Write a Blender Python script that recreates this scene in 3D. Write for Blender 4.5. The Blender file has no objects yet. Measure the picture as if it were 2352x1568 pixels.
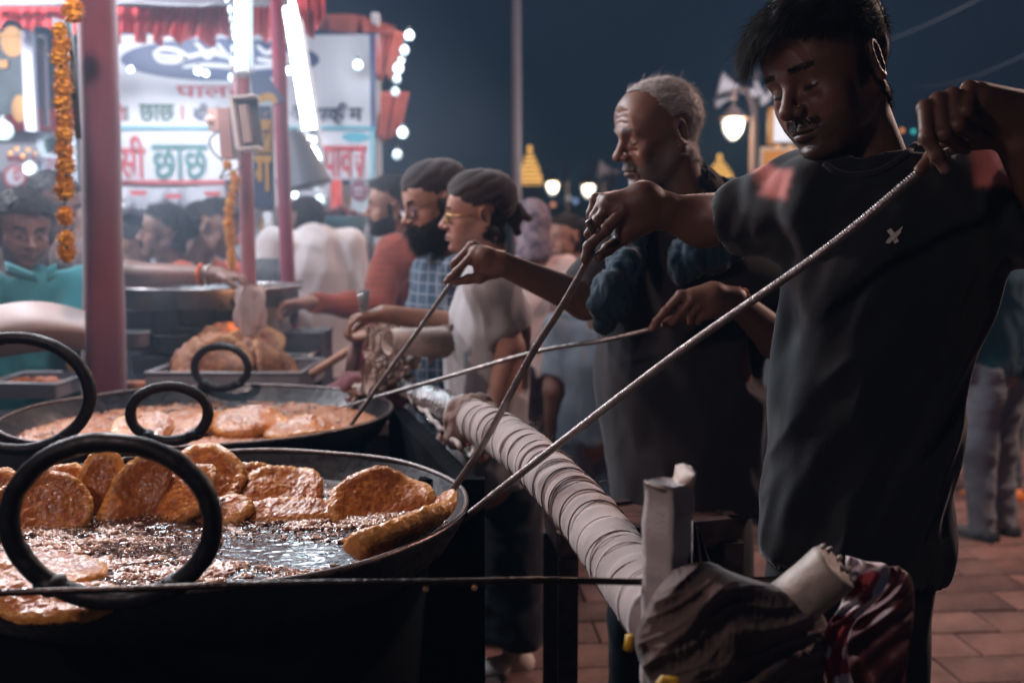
import bpy, math, random
import numpy as np
from mathutils import Vector, Matrix

# ------------------------------------------------------------------ camera, sky, lamps, exposure
SC = bpy.context.scene
COL = SC.collection
PI = math.pi
R = math.radians
CAMH, PITCH, FPX = 1.40, math.atan(219/2286.7), 2286.7
cam_d = bpy.data.cameras.new("camera"); cam = bpy.data.objects.new("camera", cam_d); COL.objects.link(cam)
cam_d.lens = 35; cam_d.sensor_width = 36; cam_d.clip_start = 0.05; cam_d.clip_end = 600
cam.location = (0, 0, CAMH); cam.rotation_euler = (PI/2 - PITCH, 0, 0)
cam_d.dof.use_dof = True; cam_d.dof.focus_distance = 1.62; cam_d.dof.aperture_fstop = 2.8; cam_d.dof.aperture_blades = 0
SC.camera = cam
SC.view_settings.view_transform = 'Standard'; SC.view_settings.look = 'None'
SC.view_settings.exposure = 0.0; SC.view_settings.gamma = 1.0; SC.view_settings.use_curve_mapping = False
try:
    SC.cycles.use_denoising = True; SC.cycles.denoiser = 'OPENIMAGEDENOISE'
    SC.cycles.max_bounces = 5; SC.cycles.diffuse_bounces = 2; SC.cycles.glossy_bounces = 3
    SC.cycles.transmission_bounces = 3; SC.cycles.volume_bounces = 0; SC.cycles.transparent_max_bounces = 6
    SC.cycles.sample_clamp_indirect = 3.0
    SC.cycles.use_light_tree = True
except Exception: pass
world = bpy.data.worlds.new("World"); SC.world = world; world.use_nodes = True
wn, wl = world.node_tree.nodes, world.node_tree.links
bg = wn['Background']
# night sky: dark navy overhead, lifted towards the horizon and towards the glow of the lit fair (left of the view)
tc = wn.new('ShaderNodeTexCoord'); sep = wn.new('ShaderNodeSeparateXYZ'); wl.new(tc.outputs['Generated'], sep.inputs[0])
def wmath(op, a, b=None, clamp=False):
    n = wn.new('ShaderNodeMath'); n.operation = op; n.use_clamp = clamp
    for i, v in enumerate((a, b)):
        if v is None: continue
        if isinstance(v, (int, float)): n.inputs[i].default_value = v
        else: wl.new(v, n.inputs[i])
    return n.outputs[0]
side = wmath('ADD', wmath('MULTIPLY', sep.outputs[0], -1.25), 0.30, True)
low = wmath('SUBTRACT', 1.0, wmath('MULTIPLY', sep.outputs[2], 1.15), True)
gl = wmath('POWER', wmath('MULTIPLY', wmath('ADD', side, 0.22), low), 1.3, True)
mx = wn.new('ShaderNodeMix'); mx.data_type = 'RGBA'; wl.new(gl, mx.inputs[0])
mx.inputs[6].default_value = (0.0001, 0.0012, 0.0060, 1); mx.inputs[7].default_value = (0.024, 0.036, 0.056, 1)
wl.new(mx.outputs[2], bg.inputs[0]); bg.inputs[1].default_value = 1.0

def P(u, v, z):
    """point seen at photo position (u, v) of a 2352 x 1568 picture, z metres in front of the camera"""
    x = (u-1176)/FPX*z; y = -(v-784)/FPX*z
    return Vector((x, z*math.cos(PITCH)+y*math.sin(PITCH), CAMH - z*math.sin(PITCH) + y*math.cos(PITCH)))
def G(u, v, h=0.0):
    d = P(u, v, 1.0) - Vector((0, 0, CAMH)); t = (h-CAMH)/d.z
    return Vector((0, 0, CAMH)) + d*t

def lamp(name, kind, loc, power, col=(1, 1, 1), size=0.1, size_y=None, target=None, shape=None):
    d = bpy.data.lights.new(name, kind); d.energy = power; d.color = col
    if kind == 'AREA':
        d.size = size
        if size_y: d.shape = 'RECTANGLE'; d.size_y = size_y
    else: d.shadow_soft_size = size
    o = bpy.data.objects.new(name, d); COL.objects.link(o); o.location = loc
    if target is not None: o.rotation_euler = (Vector(target)-Vector(loc)).to_track_quat('-Z', 'Y').to_euler()
    return o
# added lamps, unseen and assumed, placed to light the cooks, pans, crowd and ground
lamp('assumed_warm_light', 'POINT', (-1.15, .15, 2.15), 30, (1.0, .72, .66), .08)  # assumed fill from the front left, no bulb built here
lamp('assumed_rear_light', 'POINT', (-1.10, 2.30, 2.50), 62, (1.0, .76, .70), .08)  # assumed warm key from the left for the cooks and front pan
lamp('assumed_crowd_light', 'POINT', (-2.7, 3.9, 2.7), 240, (.95, .93, 1.0), .12)  # added unseen light from the left, brightens the faces in the crowd
lamp('assumed_strip_light', 'AREA', (-1.3, 3.5, 2.9), 40, (.75, .90, 1.0), .9, .12, target=(-.3, 2.0, 1.0))  # assumed cool strip above the picture, aimed at the pans
lamp('unseen_ground_light', 'POINT', (3.7, 4.4, 3.4), 430, (1.0, .66, .56), .15)  # assumed unseen lamp, warms the ground at right and rims the young man
lamp('unseen_ground_light', 'POINT', (.55, 6.4, 3.9), 170, (1.0, .66, .56), .15)  # added unseen lamp, brightens the dark ground between the legs and rims the heads


# ------------------------------------------------------------------ materials
MATS = {}
def mat(name, col=(.5, .5, .5), rough=.6, metal=0.0, bump=0.0, bscale=60, var=0.0, vscale=8, emit=None, estr=0.0,
        col2=None, vcol=False, spec=.5, trans=0.0, sheen=0.0, coat=0.0, alpha=1.0, bdist=.004, stretch=None, rvar=0.0, sss=0.0):
    if name in MATS: return MATS[name]
    m = bpy.data.materials.new(name); m.use_nodes = True; N, L = m.node_tree.nodes, m.node_tree.links
    b = N['Principled BSDF']; b.inputs['Base Color'].default_value = (*col, 1); b.inputs['Roughness'].default_value = rough
    b.inputs['Metallic'].default_value = metal; b.inputs['Specular IOR Level'].default_value = spec
    b.inputs['Transmission Weight'].default_value = trans; b.inputs['Sheen Weight'].default_value = sheen
    b.inputs['Coat Weight'].default_value = coat; b.inputs['Alpha'].default_value = alpha
    if sss: b.inputs['Subsurface Weight'].default_value = sss; b.inputs['Subsurface Radius'].default_value = (.02, .008, .004)
    if emit: b.inputs['Emission Color'].default_value = (*emit, 1); b.inputs['Emission Strength'].default_value = estr
    t = N.new('ShaderNodeTexCoord'); src = t.outputs['Object']
    if stretch:
        mp = N.new('ShaderNodeMapping'); mp.inputs['Scale'].default_value = stretch; L.new(src, mp.inputs[0]); src = mp.outputs[0]
    base = None
    if vcol:
        a = N.new('ShaderNodeAttribute'); a.attribute_name = 'col'; base = a.outputs['Color']; L.new(base, b.inputs['Base Color'])
    if var or col2:
        n = N.new('ShaderNodeTexNoise'); n.inputs['Scale'].default_value = vscale; n.inputs['Detail'].default_value = 5
        L.new(src, n.inputs['Vector'])
        rp = N.new('ShaderNodeMapRange'); rp.inputs[1].default_value = .35; rp.inputs[2].default_value = .65; L.new(n.outputs[0], rp.inputs[0])
        x = N.new('ShaderNodeMix'); x.data_type = 'RGBA'; L.new(rp.outputs[0], x.inputs[0])
        c2 = col2 or tuple(c*(1-var) for c in col)
        if vcol:
            ml = N.new('ShaderNodeMix'); ml.data_type = 'RGBA'; ml.blend_type = 'MULTIPLY'; ml.inputs[0].default_value = 1
            x.inputs[6].default_value = (1, 1, 1, 1); x.inputs[7].default_value = (1-var, 1-var, 1-var, 1)
            L.new(base, ml.inputs[6]); L.new(x.outputs[2], ml.inputs[7]); L.new(ml.outputs[2], b.inputs['Base Color'])
        else:
            x.inputs[6].default_value = (*col, 1); x.inputs[7].default_value = (*c2, 1)
            L.new(x.outputs[2], b.inputs['Base Color'])
    if bump or rvar:
        n2 = N.new('ShaderNodeTexNoise'); n2.inputs['Scale'].default_value = bscale; n2.inputs['Detail'].default_value = 6
        L.new(src, n2.inputs['Vector'])
        if bump:
            bp = N.new('ShaderNodeBump'); bp.inputs['Strength'].default_value = bump; bp.inputs['Distance'].default_value = bdist
            L.new(n2.outputs[0], bp.inputs['Height']); L.new(bp.outputs[0], b.inputs['Normal'])
        if rvar:
            r2 = N.new('ShaderNodeMapRange'); r2.inputs[1].default_value = .3; r2.inputs[2].default_value = .7
            r2.inputs[3].default_value = rough-rvar; r2.inputs[4].default_value = rough+rvar
            L.new(n2.outputs[0], r2.inputs[0]); L.new(r2.outputs[0], b.inputs['Roughness'])
    MATS[name] = m; return m

def fabric(name, col, check=None, checkscale=60, var=.25, rough=.85, bump=.25, bscale=350, sheen=.15):
    """woven cloth: fine weave relief, slow colour drift and an optional check or stripe"""
    m = mat(name, col, rough, 0, bump, bscale, var, 5, sheen=sheen, spec=.25, bdist=.002)
    if check is not None and not m.get('chk'):
        m['chk'] = 1
        N, L = m.node_tree.nodes, m.node_tree.links; b = N['Principled BSDF']
        t = N.new('ShaderNodeTexCoord'); old = b.inputs['Base Color'].links[0].from_socket
        outs = []
        for dirn in check[1]:
            w = N.new('ShaderNodeTexWave'); w.bands_direction = dirn; w.inputs['Scale'].default_value = checkscale; w.inputs['Distortion'].default_value = .6
            w.inputs['Detail'].default_value = 2
            L.new(t.outputs['Object'], w.inputs[0]); r = N.new('ShaderNodeMapRange'); r.inputs[1].default_value = check[2]; r.inputs[2].default_value = check[2]+.12
            L.new(w.outputs['Fac'], r.inputs[0]); outs.append(r.outputs[0])
        f = outs[0]
        for o in outs[1:]:
            q = N.new('ShaderNodeMath'); q.operation = 'MAXIMUM'; L.new(f, q.inputs[0]); L.new(o, q.inputs[1]); f = q.outputs[0]
        x = N.new('ShaderNodeMix'); x.data_type = 'RGBA'; L.new(f, x.inputs[0]); L.new(old, x.inputs[6]); x.inputs[7].default_value = (*check[0], 1)
        L.new(x.outputs[2], b.inputs['Base Color'])
    return m

# ------------------------------------------------------------------ objects
def tag(o, label=None, cat=None, group=None, kind=None):
    if label: o['label'] = label
    if cat: o['category'] = cat
    if group: o['group'] = group
    if kind: o['kind'] = kind
    return o
def empty(name, loc=(0, 0, 0), label=None, cat=None, group=None):
    o = bpy.data.objects.new(name, None); COL.objects.link(o); o.location = loc; o.empty_display_size = .05
    return tag(o, label, cat, group)
def place(o, parent=None):
    """keep the world position of a mesh built in world coordinates when it becomes a part"""
    if parent is not None:
        o.parent = parent
        def world_of(q):
            m_ = Matrix.LocRotScale(q.location, q.rotation_euler, q.scale)
            return m_ if q.parent is None else world_of(q.parent) @ q.matrix_parent_inverse @ m_
        w = world_of(parent)
        o.matrix_parent_inverse = w.inverted()
    return o
def mesh_obj(name, V, F, material=None, parent=None, smooth=True, cols=None, origin=None):
    V = np.asarray(V, dtype=np.float64).reshape(-1, 3)
    me = bpy.data.meshes.new(name)
    if origin is None: org = V.mean(axis=0) if len(V) else np.zeros(3)
    else: org = np.array(origin, dtype=float)
    if isinstance(F, np.ndarray):
        nq = F.shape[0]; k = F.shape[1]
        me.vertices.add(len(V)); me.vertices.foreach_set('co', (V-org).astype(np.float32).ravel())
        me.loops.add(nq*k); me.loops.foreach_set('vertex_index', F.astype(np.int32).ravel())
        me.polygons.add(nq); me.polygons.foreach_set('loop_start', (np.arange(nq)*k).astype(np.int32))
        me.update(calc_edges=True)
    else:
        me.from_pydata((V-org).tolist(), [], F)
    if smooth: me.polygons.foreach_set('use_smooth', np.ones(len(me.polygons), dtype=bool))
    if cols is not None:
        ca = me.color_attributes.new('col', 'FLOAT_COLOR', 'POINT')
        c4 = np.ones((len(V), 4), dtype=np.float32); c4[:, :3] = cols; ca.data.foreach_set('color', c4.ravel())
    if material is not None: me.materials.append(material)
    me.update()
    o = bpy.data.objects.new(name, me); COL.objects.link(o); o.location = org.tolist()
    if parent is not None: place(o, parent)
    return o

class MB:
    """collects simple shapes in world coordinates"""
    def __init__(s): s.V = []; s.F = []
    def add(s, V, F):
        n = len(s.V); s.V += [tuple(v) for v in V]; s.F += [tuple(i+n for i in f) for f in F]; return s
    def box(s, c, size, M=None):
        c = Vector(c); h = [x/2 for x in size]; M = M or Matrix.Identity(3)
        V = [c + M @ Vector((x*h[0], y*h[1], z*h[2])) for x in (-1, 1) for y in (-1, 1) for z in (-1, 1)]
        return s.add(V, [(0, 1, 3, 2), (4, 6, 7, 5), (0, 4, 5, 1), (2, 3, 7, 6), (0, 2, 6, 4), (1, 5, 7, 3)])
    def hexa(s, b, t):
        """box from four bottom and four top corners"""
        return s.add(list(b)+list(t), [(3, 2, 1, 0), (4, 5, 6, 7), (0, 1, 5, 4), (1, 2, 6, 5), (2, 3, 7, 6), (3, 0, 4, 7)])
    def tube(s, pts, r, n=8, closed=False, caps=True, flat=1.0):
        pts = [Vector(p) for p in pts]; m = len(pts); rr = r if hasattr(r, '__len__') else [r]*m
        V = []; up = None
        for i, p in enumerate(pts):
            a = pts[(i-1) % m] if (i or closed) else p; b = pts[(i+1) % m] if (i < m-1 or closed) else p
            t = (b-a).normalized()
            if up is None: up = t.orthogonal().normalized()
            up = (up - t*up.dot(t)).normalized() if (up - t*up.dot(t)).length > 1e-6 else t.orthogonal().normalized()
            sd = t.cross(up)
            for k in range(n):
                an = 2*PI*k/n; V.append(p + (up*math.cos(an) + sd*math.sin(an)*flat)*rr[i])
        F = []
        for i in range(m if closed else m-1):
            j = (i+1) % m
            for k in range(n): F.append((i*n+k, i*n+(k+1) % n, j*n+(k+1) % n, j*n+k))
        if caps and not closed: F += [tuple(reversed(range(n))), tuple(range((m-1)*n, m*n))]
        return s.add(V, F)
    def lathe(s, prof, c, n=32, M=None, caps=True):
        c = Vector(c); M = M or Matrix.Identity(3); V = []; m = len(prof)
        for (r, z) in prof:
            for k in range(n): V.append(c + M @ Vector((r*math.cos(2*PI*k/n), r*math.sin(2*PI*k/n), z)))
        F = [(i*n+k, i*n+(k+1) % n, (i+1)*n+(k+1) % n, (i+1)*n+k) for i in range(m-1) for k in range(n)]
        if caps: F += [tuple(reversed(range(n))), tuple(range((m-1)*n, m*n))]
        return s.add(V, F)
    def ball(s, c, r, n=12, m=8, M=None):
        c = Vector(c); r = r if hasattr(r, '__len__') else (r, r, r); M = M or Matrix.Identity(3)
        V = [c + M @ Vector((0, 0, r[2]))]
        for i in range(1, m):
            t = PI*i/m
            for k in range(n): V.append(c + M @ Vector((r[0]*math.sin(t)*math.cos(2*PI*k/n), r[1]*math.sin(t)*math.sin(2*PI*k/n), r[2]*math.cos(t))))
        V.append(c - M @ Vector((0, 0, r[2]))); e = len(V)-1
        F = [(0, 1+k, 1+(k+1) % n) for k in range(n)]
        for i in range(m-2):
            F += [(1+i*n+k, 1+(i+1)*n+k, 1+(i+1)*n+(k+1) % n, 1+i*n+(k+1) % n) for k in range(n)]
        F += [(e, 1+(m-2)*n+(k+1) % n, 1+(m-2)*n+k) for k in range(n)]
        return s.add(V, F)
    def grid(s, fn, nu, nv):
        n = nv+1; V = [fn(i/nu, j/nv) for i in range(nu+1) for j in range(nv+1)]
        return s.add(V, [(i*n+j, i*n+j+1, (i+1)*n+j+1, (i+1)*n+j) for i in range(nu) for j in range(nv)])
    def slab(s, fn, nu, nv, th):
        """a sheet with thickness: fn gives the front, th is the offset vector"""
        th = Vector(th); n = nv+1; N0 = (nu+1)*n
        V = [Vector(fn(i/nu, j/nv)) for i in range(nu+1) for j in range(nv+1)]; V += [v+th for v in V]
        F = []
        for i in range(nu):
            for j in range(nv):
                q = (i*n+j, i*n+j+1, (i+1)*n+j+1, (i+1)*n+j); F += [q, tuple(x+N0 for x in reversed(q))]
        bd = [(i*n, (i+1)*n) for i in range(nu)] + [((i+1)*n+nv, i*n+nv) for i in range(nu)] + [(j+1, j) for j in range(nv)] + [(nu*n+j, nu*n+j+1) for j in range(nv)]
        F += [(a, b, b+N0, a+N0) for a, b in bd]
        return s.add(V, F)
    def build(s, name, material, parent=None, smooth=False, origin=None):
        return mesh_obj(name, s.V, s.F, material, parent, smooth, origin=origin)

def bez(a, b, n=8, sag=0.0, mid=None):
    a, b = Vector(a), Vector(b); out = []
    for i in range(n+1):
        t = i/n; p = a.lerp(b, t)
        if mid is not None: p = a*(1-t)**2 + Vector(mid)*2*t*(1-t) + b*t*t
        p = p + Vector((0, 0, -sag*4*t*(1-t))); out.append(p)
    return out
def smooth_path(pts, n=6):
    """Catmull-Rom through points"""
    pts = [Vector(p) for p in pts]; out = []
    q = [pts[0]*2-pts[1]] + pts + [pts[-1]*2-pts[-2]]
    for i in range(1, len(q)-2):
        for k in range(n):
            t = k/n; a, b, c, d = q[i-1], q[i], q[i+1], q[i+2]
            out.append(.5*((2*b) + (c-a)*t + (2*a-5*b+4*c-d)*t*t + (3*b-3*c+d-a)*t**3))
    out.append(pts[-1]); return out

# ------------------------------------------------------------------ numpy noise
def _h(ix, iy, iz, seed):
    n = (ix*374761393 + iy*668265263 + iz*2147483647 + seed*1274126177) & 0xffffffff
    n = ((n ^ (n >> 13))*1274126177) & 0xffffffff
    return ((n ^ (n >> 16)) & 0xffff)/32767.5 - 1
def vnoise(p, seed=0):
    p = np.asarray(p, dtype=np.float64); i = np.floor(p).astype(np.int64); f = p-i; f = f*f*(3-2*f)
    r = 0
    for dx in (0, 1):
        wx = f[:, 0] if dx else 1-f[:, 0]
        for dy in (0, 1):
            wy = f[:, 1] if dy else 1-f[:, 1]
            for dz in (0, 1):
                wz = f[:, 2] if dz else 1-f[:, 2]
                r = r + wx*wy*wz*_h(i[:, 0]+dx, i[:, 1]+dy, i[:, 2]+dz, seed)
    return r
def fbm(p, oct=3, seed=0):
    r = 0; a = 1.0; p = np.asarray(p)
    for k in range(oct): r = r + a*vnoise(p*2**k, seed+k*7); a *= .5
    return r

# ------------------------------------------------------------------ distance-field modelling
class Field:
    def __init__(s, lo, hi, h):
        s.h = h; s.ax = [np.arange(lo[i], hi[i]+h, h, dtype=np.float32) for i in range(3)]
        sh = tuple(len(a) for a in s.ax); s.d = np.full(sh, 0.5, dtype=np.float32); s.m = np.zeros(sh, dtype=np.uint8)
    def _sl(s, lo, hi, pad):
        sl = []
        for i in range(3):
            a = int(np.searchsorted(s.ax[i], lo[i]-pad)); b = int(np.searchsorted(s.ax[i], hi[i]+pad))
            if b-a < 1: return None
            sl.append(slice(a, b))
        return tuple(sl)
    def _pts(s, sl):
        return np.meshgrid(s.ax[0][sl[0]], s.ax[1][sl[1]], s.ax[2][sl[2]], indexing='ij', sparse=True)
    def _mix(s, sl, b, k, m, op):
        a = s.d[sl]
        if op == 'u':
            h = np.maximum(k-np.abs(a-b), 0)/max(k, 1e-6); s.m[sl] = np.where(b < a, m, s.m[sl]) if m is not None else s.m[sl]
            s.d[sl] = np.minimum(a, b) - h*h*k*.25
        elif op == 's':
            b = -b; h = np.maximum(k-np.abs(a-b), 0)/max(k, 1e-6)
            if m is not None: s.m[sl] = np.where((b > a-.001), m, s.m[sl])
            s.d[sl] = np.maximum(a, b) + h*h*k*.25
        elif op == 'p':   # paint only
            s.m[sl] = np.where(b < 0, m, s.m[sl])
    def ell(s, c, r, k=.01, m=0, op='u', rot=None):
        r = r if hasattr(r, '__len__') else (r, r, r); R_ = max(r)
        sl = s._sl([x-R_ for x in c], [x+R_ for x in c], k+2*s.h)
        if sl is None: return s
        X, Y, Z = s._pts(sl); x, y, z = X-c[0], Y-c[1], Z-c[2]
        if rot is not None:
            q = rot.transposed(); x, y, z = (q[0][0]*x+q[0][1]*y+q[0][2]*z, q[1][0]*x+q[1][1]*y+q[1][2]*z, q[2][0]*x+q[2][1]*y+q[2][2]*z)
        k0 = np.sqrt((x/r[0])**2+(y/r[1])**2+(z/r[2])**2); k1 = np.sqrt((x/r[0]**2)**2+(y/r[1]**2)**2+(z/r[2]**2)**2)+1e-9
        s._mix(sl, (k0*(k0-1)/k1).astype(np.float32), k, m, op); return s
    def cap(s, a, b, ra, rb=None, k=.01, m=0, op='u', sq=None):
        """capsule with two radii; sq = (axis, factor) flattens it along an axis about a"""
        rb = ra if rb is None else rb; R_ = max(ra, rb)
        lo = [min(a[i], b[i])-R_ for i in range(3)]; hi = [max(a[i], b[i])+R_ for i in range(3)]
        sl = s._sl(lo, hi, k+2*s.h)
        if sl is None: return s
        X, Y, Z = s._pts(sl); x, y, z = X-a[0], Y-a[1], Z-a[2]
        ba = [b[i]-a[i] for i in range(3)]; L = sum(q*q for q in ba)+1e-12
        t = np.clip((x*ba[0]+y*ba[1]+z*ba[2])/L, 0, 1)
        x, y, z = x-t*ba[0], y-t*ba[1], z-t*ba[2]
        fac = 1.0
        if sq is not None:
            n, f = sq; n = Vector(n).normalized(); dn = (x*n[0]+y*n[1]+z*n[2])*(1/f-1)
            x, y, z = x+dn*n[0], y+dn*n[1], z+dn*n[2]; fac = (1+f)/2
        s._mix(sl, ((np.sqrt(x*x+y*y+z*z)-(ra+(rb-ra)*t))*fac).astype(np.float32), k, m, op); return s
    def chain(s, pts, rs, k=.01, m=0, op='u', sq=None):
        for i in range(len(pts)-1): s.cap(pts[i], pts[i+1], rs[i], rs[i+1], k, m, op, sq)
        return s
    def box(s, c, hs, r=.005, k=.01, m=0, op='u', rot=None):
        R_ = math.sqrt(sum(q*q for q in hs))+r; sl = s._sl([x-R_ for x in c], [x+R_ for x in c], k+2*s.h)
        if sl is None: return s
        X, Y, Z = s._pts(sl); x, y, z = X-c[0], Y-c[1], Z-c[2]
        if rot is not None:
            q = rot.transposed(); x, y, z = (q[0][0]*x+q[0][1]*y+q[0][2]*z, q[1][0]*x+q[1][1]*y+q[1][2]*z, q[2][0]*x+q[2][1]*y+q[2][2]*z)
        x, y, z = np.abs(x)-hs[0]+r, np.abs(y)-hs[1]+r, np.abs(z)-hs[2]+r
        d = np.sqrt(np.maximum(x, 0)**2+np.maximum(y, 0)**2+np.maximum(z, 0)**2)+np.minimum(np.maximum(x, np.maximum(y, z)), 0)-r
        s._mix(sl, d.astype(np.float32), k, m, op); return s
    def mesh(s, pal=None):
        d = s.d; ins = d < 0
        d = np.pad(d, 1, constant_values=.5); ins = np.pad(ins, 1); M = np.pad(s.m, 1, mode='edge')
        ax = [np.concatenate(([a[0]-s.h], a, [a[-1]+s.h])) for a in s.ax]
        c = [ins[x:ins.shape[0]-1+x, y:ins.shape[1]-1+y, z:ins.shape[2]-1+z] for x in (0, 1) for y in (0, 1) for z in (0, 1)]
        alla = c[0] & c[1] & c[2] & c[3] & c[4] & c[5] & c[6] & c[7]; anya = c[0] | c[1] | c[2] | c[3] | c[4] | c[5] | c[6] | c[7]
        act = anya & ~alla; I = np.argwhere(act); n = len(I)
        idx = np.full(act.shape, -1, dtype=np.int32); idx[act] = np.arange(n)
        cor = [(x, y, z) for x in (0, 1) for y in (0, 1) for z in (0, 1)]
        D = np.stack([d[I[:, 0]+x, I[:, 1]+y, I[:, 2]+z] for x, y, z in cor], 1).astype(np.float64)
        acc = np.zeros((n, 3)); cnt = np.zeros(n)
        for a in range(8):
            for b in range(a+1, 8):
                df = [cor[b][i]-cor[a][i] for i in range(3)]
                if sum(abs(q) for q in df) != 1: continue
                da, db = D[:, a], D[:, b]; ok = (da < 0) != (db < 0); t = np.where(ok, da/np.where(ok, da-db, 1), 0)
                p = np.array(cor[a])[None, :] + t[:, None]*np.array(df)[None, :]
                acc += p*ok[:, None]; cnt += ok
        f = acc/cnt[:, None]
        V = np.stack([ax[i][I[:, i]]+f[:, i]*s.h for i in range(3)], 1)
        F = []
        for axn in range(3):
            o1, o2 = [(1, 2), (2, 0), (0, 1)][axn]
            sh = list(ins.shape); s0 = [slice(0, q) for q in sh]; s1 = list(s0)
            s0[axn] = slice(0, sh[axn]-1); s1[axn] = slice(1, sh[axn])
            a, b = ins[tuple(s0)], ins[tuple(s1)]
            E = np.argwhere(a != b); E = E[(E[:, o1] > 0) & (E[:, o2] > 0) & (E[:, o1] < sh[o1]-1) & (E[:, o2] < sh[o2]-1)]
            fl = a[E[:, 0], E[:, 1], E[:, 2]]
            def cell(d1, d2):
                q = E.copy(); q[:, o1] -= d1; q[:, o2] -= d2; return idx[q[:, 0], q[:, 1], q[:, 2]]
            q = np.stack([cell(1, 1), cell(0, 1), cell(0, 0), cell(1, 0)], 1)
            q[~fl] = q[~fl][:, ::-1]; F.append(q)
        F = np.concatenate(F); F = F[(F >= 0).all(1)]
        cols = None
        if pal is not None:
            pal = np.array(pal, dtype=np.float32); cols = 0
            for x, y, z in cor: cols = cols + pal[M[I[:, 0]+x, I[:, 1]+y, I[:, 2]+z]]
            cols = cols/8
        return V, F, cols
def vnormals(V, F):
    a, b, c, d = (V[F[:, i]] for i in range(4)); n = np.cross(c-a, d-b); N = np.zeros_like(V)
    for i in range(4): np.add.at(N, F[:, i], n)
    return N/(np.linalg.norm(N, axis=1, keepdims=True)+1e-12)
def relax(V, F, it=2, f=.5):
    for _ in range(it):
        S = np.zeros_like(V); C = np.zeros(len(V))
        for i in range(4):
            j = (i+1) % 4; np.add.at(S, F[:, i], V[F[:, j]]); np.add.at(C, F[:, i], 1); np.add.at(S, F[:, j], V[F[:, i]]); np.add.at(C, F[:, j], 1)
        V = V*(1-f)+f*S/np.maximum(C, 1)[:, None]
    return V
def folds(V, F, amp=.006, scale=(6, 6, 2.2), seed=1, rot=None, sharp=True):
    """cloth creases: ridged noise drawn out along one axis"""
    N = vnormals(V, F); p = V @ np.array(rot).T if rot is not None else V
    w = fbm(p*3.0, 2, seed+50)[:, None]*.35
    q = p*np.array(scale)+w
    n = fbm(q, 3, seed)
    if sharp: n = (1-2*np.abs(n))*.9+.35*fbm(q*2.3+5, 2, seed+9)
    return V + N*(n*amp)[:, None]
def join(parts):
    """(V, F, cols) lists into one"""
    Vs, Fs, Cs, k = [], [], [], 0
    for V, F, c in parts: Vs.append(V); Fs.append(F+k); Cs.append(c); k += len(V)
    return np.concatenate(Vs), np.concatenate(Fs), (np.concatenate(Cs) if Cs[0] is not None else None)
def xf(V, M):
    M = np.array(M); return V @ M[:3, :3].T + M[:3, 3]

def strands(name, roots, dirs, length, width, material, parent=None, seg=3, curl=.15, grav=.0, seed=1, stray=.25, normals=None):
    """many thin tapered hairs as one mesh: each a three-sided blade"""
    rs = np.random.RandomState(seed); n = len(roots); roots = np.asarray(roots, float); dirs = np.asarray(dirs, float)
    dirs = dirs + rs.randn(n, 3)*stray; dirs /= np.linalg.norm(dirs, axis=1, keepdims=True)+1e-9
    L = (length*(1+.35*rs.uniform(-1, 1, n)))[:, None] if not hasattr(length, '__len__') else np.asarray(length)[:, None]
    cu = rs.randn(n, 3)*curl
    sd = np.cross(dirs, rs.randn(n, 3)); sd /= np.linalg.norm(sd, axis=1, keepdims=True)+1e-9; s2 = np.cross(dirs, sd)
    V = []
    for k in range(seg+1):
        t = k/seg; c = roots + dirs*L*t + cu*L*t*t + np.array([0, 0, -grav])*L*t*t
        w = width*(1-t*.85)
        for a in range(3): V.append(c + w*(sd*math.cos(a*2*PI/3)+s2*math.sin(a*2*PI/3)))
    V = np.stack(V, 1)           # n, (seg+1)*3, 3
    m = (seg+1)*3; F = []
    for k in range(seg):
        for a in range(3): F.append([k*3+a, k*3+(a+1) % 3, (k+1)*3+(a+1) % 3, (k+1)*3+a])
    F = np.array(F)[None]+(np.arange(n)*m)[:, None, None]
    return mesh_obj(name, V.reshape(-1, 3), F.reshape(-1, 4), material, parent)
# ------------------------------------------------------------------ heads
def frame(fwd, up=(0, 0, 1), roll=0):
    f = Vector(fwd).normalized(); r = f.cross(Vector(up)).normalized(); u = r.cross(f)
    M = Matrix((r, f, u)).transposed()
    if roll: M = M @ Matrix.Rotation(roll, 3, 'Y')
    return M
def facing(az, pitch=0, roll=0):
    """az: degrees from the camera direction (0 looks at the camera, 90 looks to the left of the picture, 180 away); pitch down positive"""
    a, p = R(az), R(pitch); return frame((-math.sin(a)*math.cos(p), -math.cos(a)*math.cos(p), -math.sin(p)), roll=R(roll))

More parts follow.
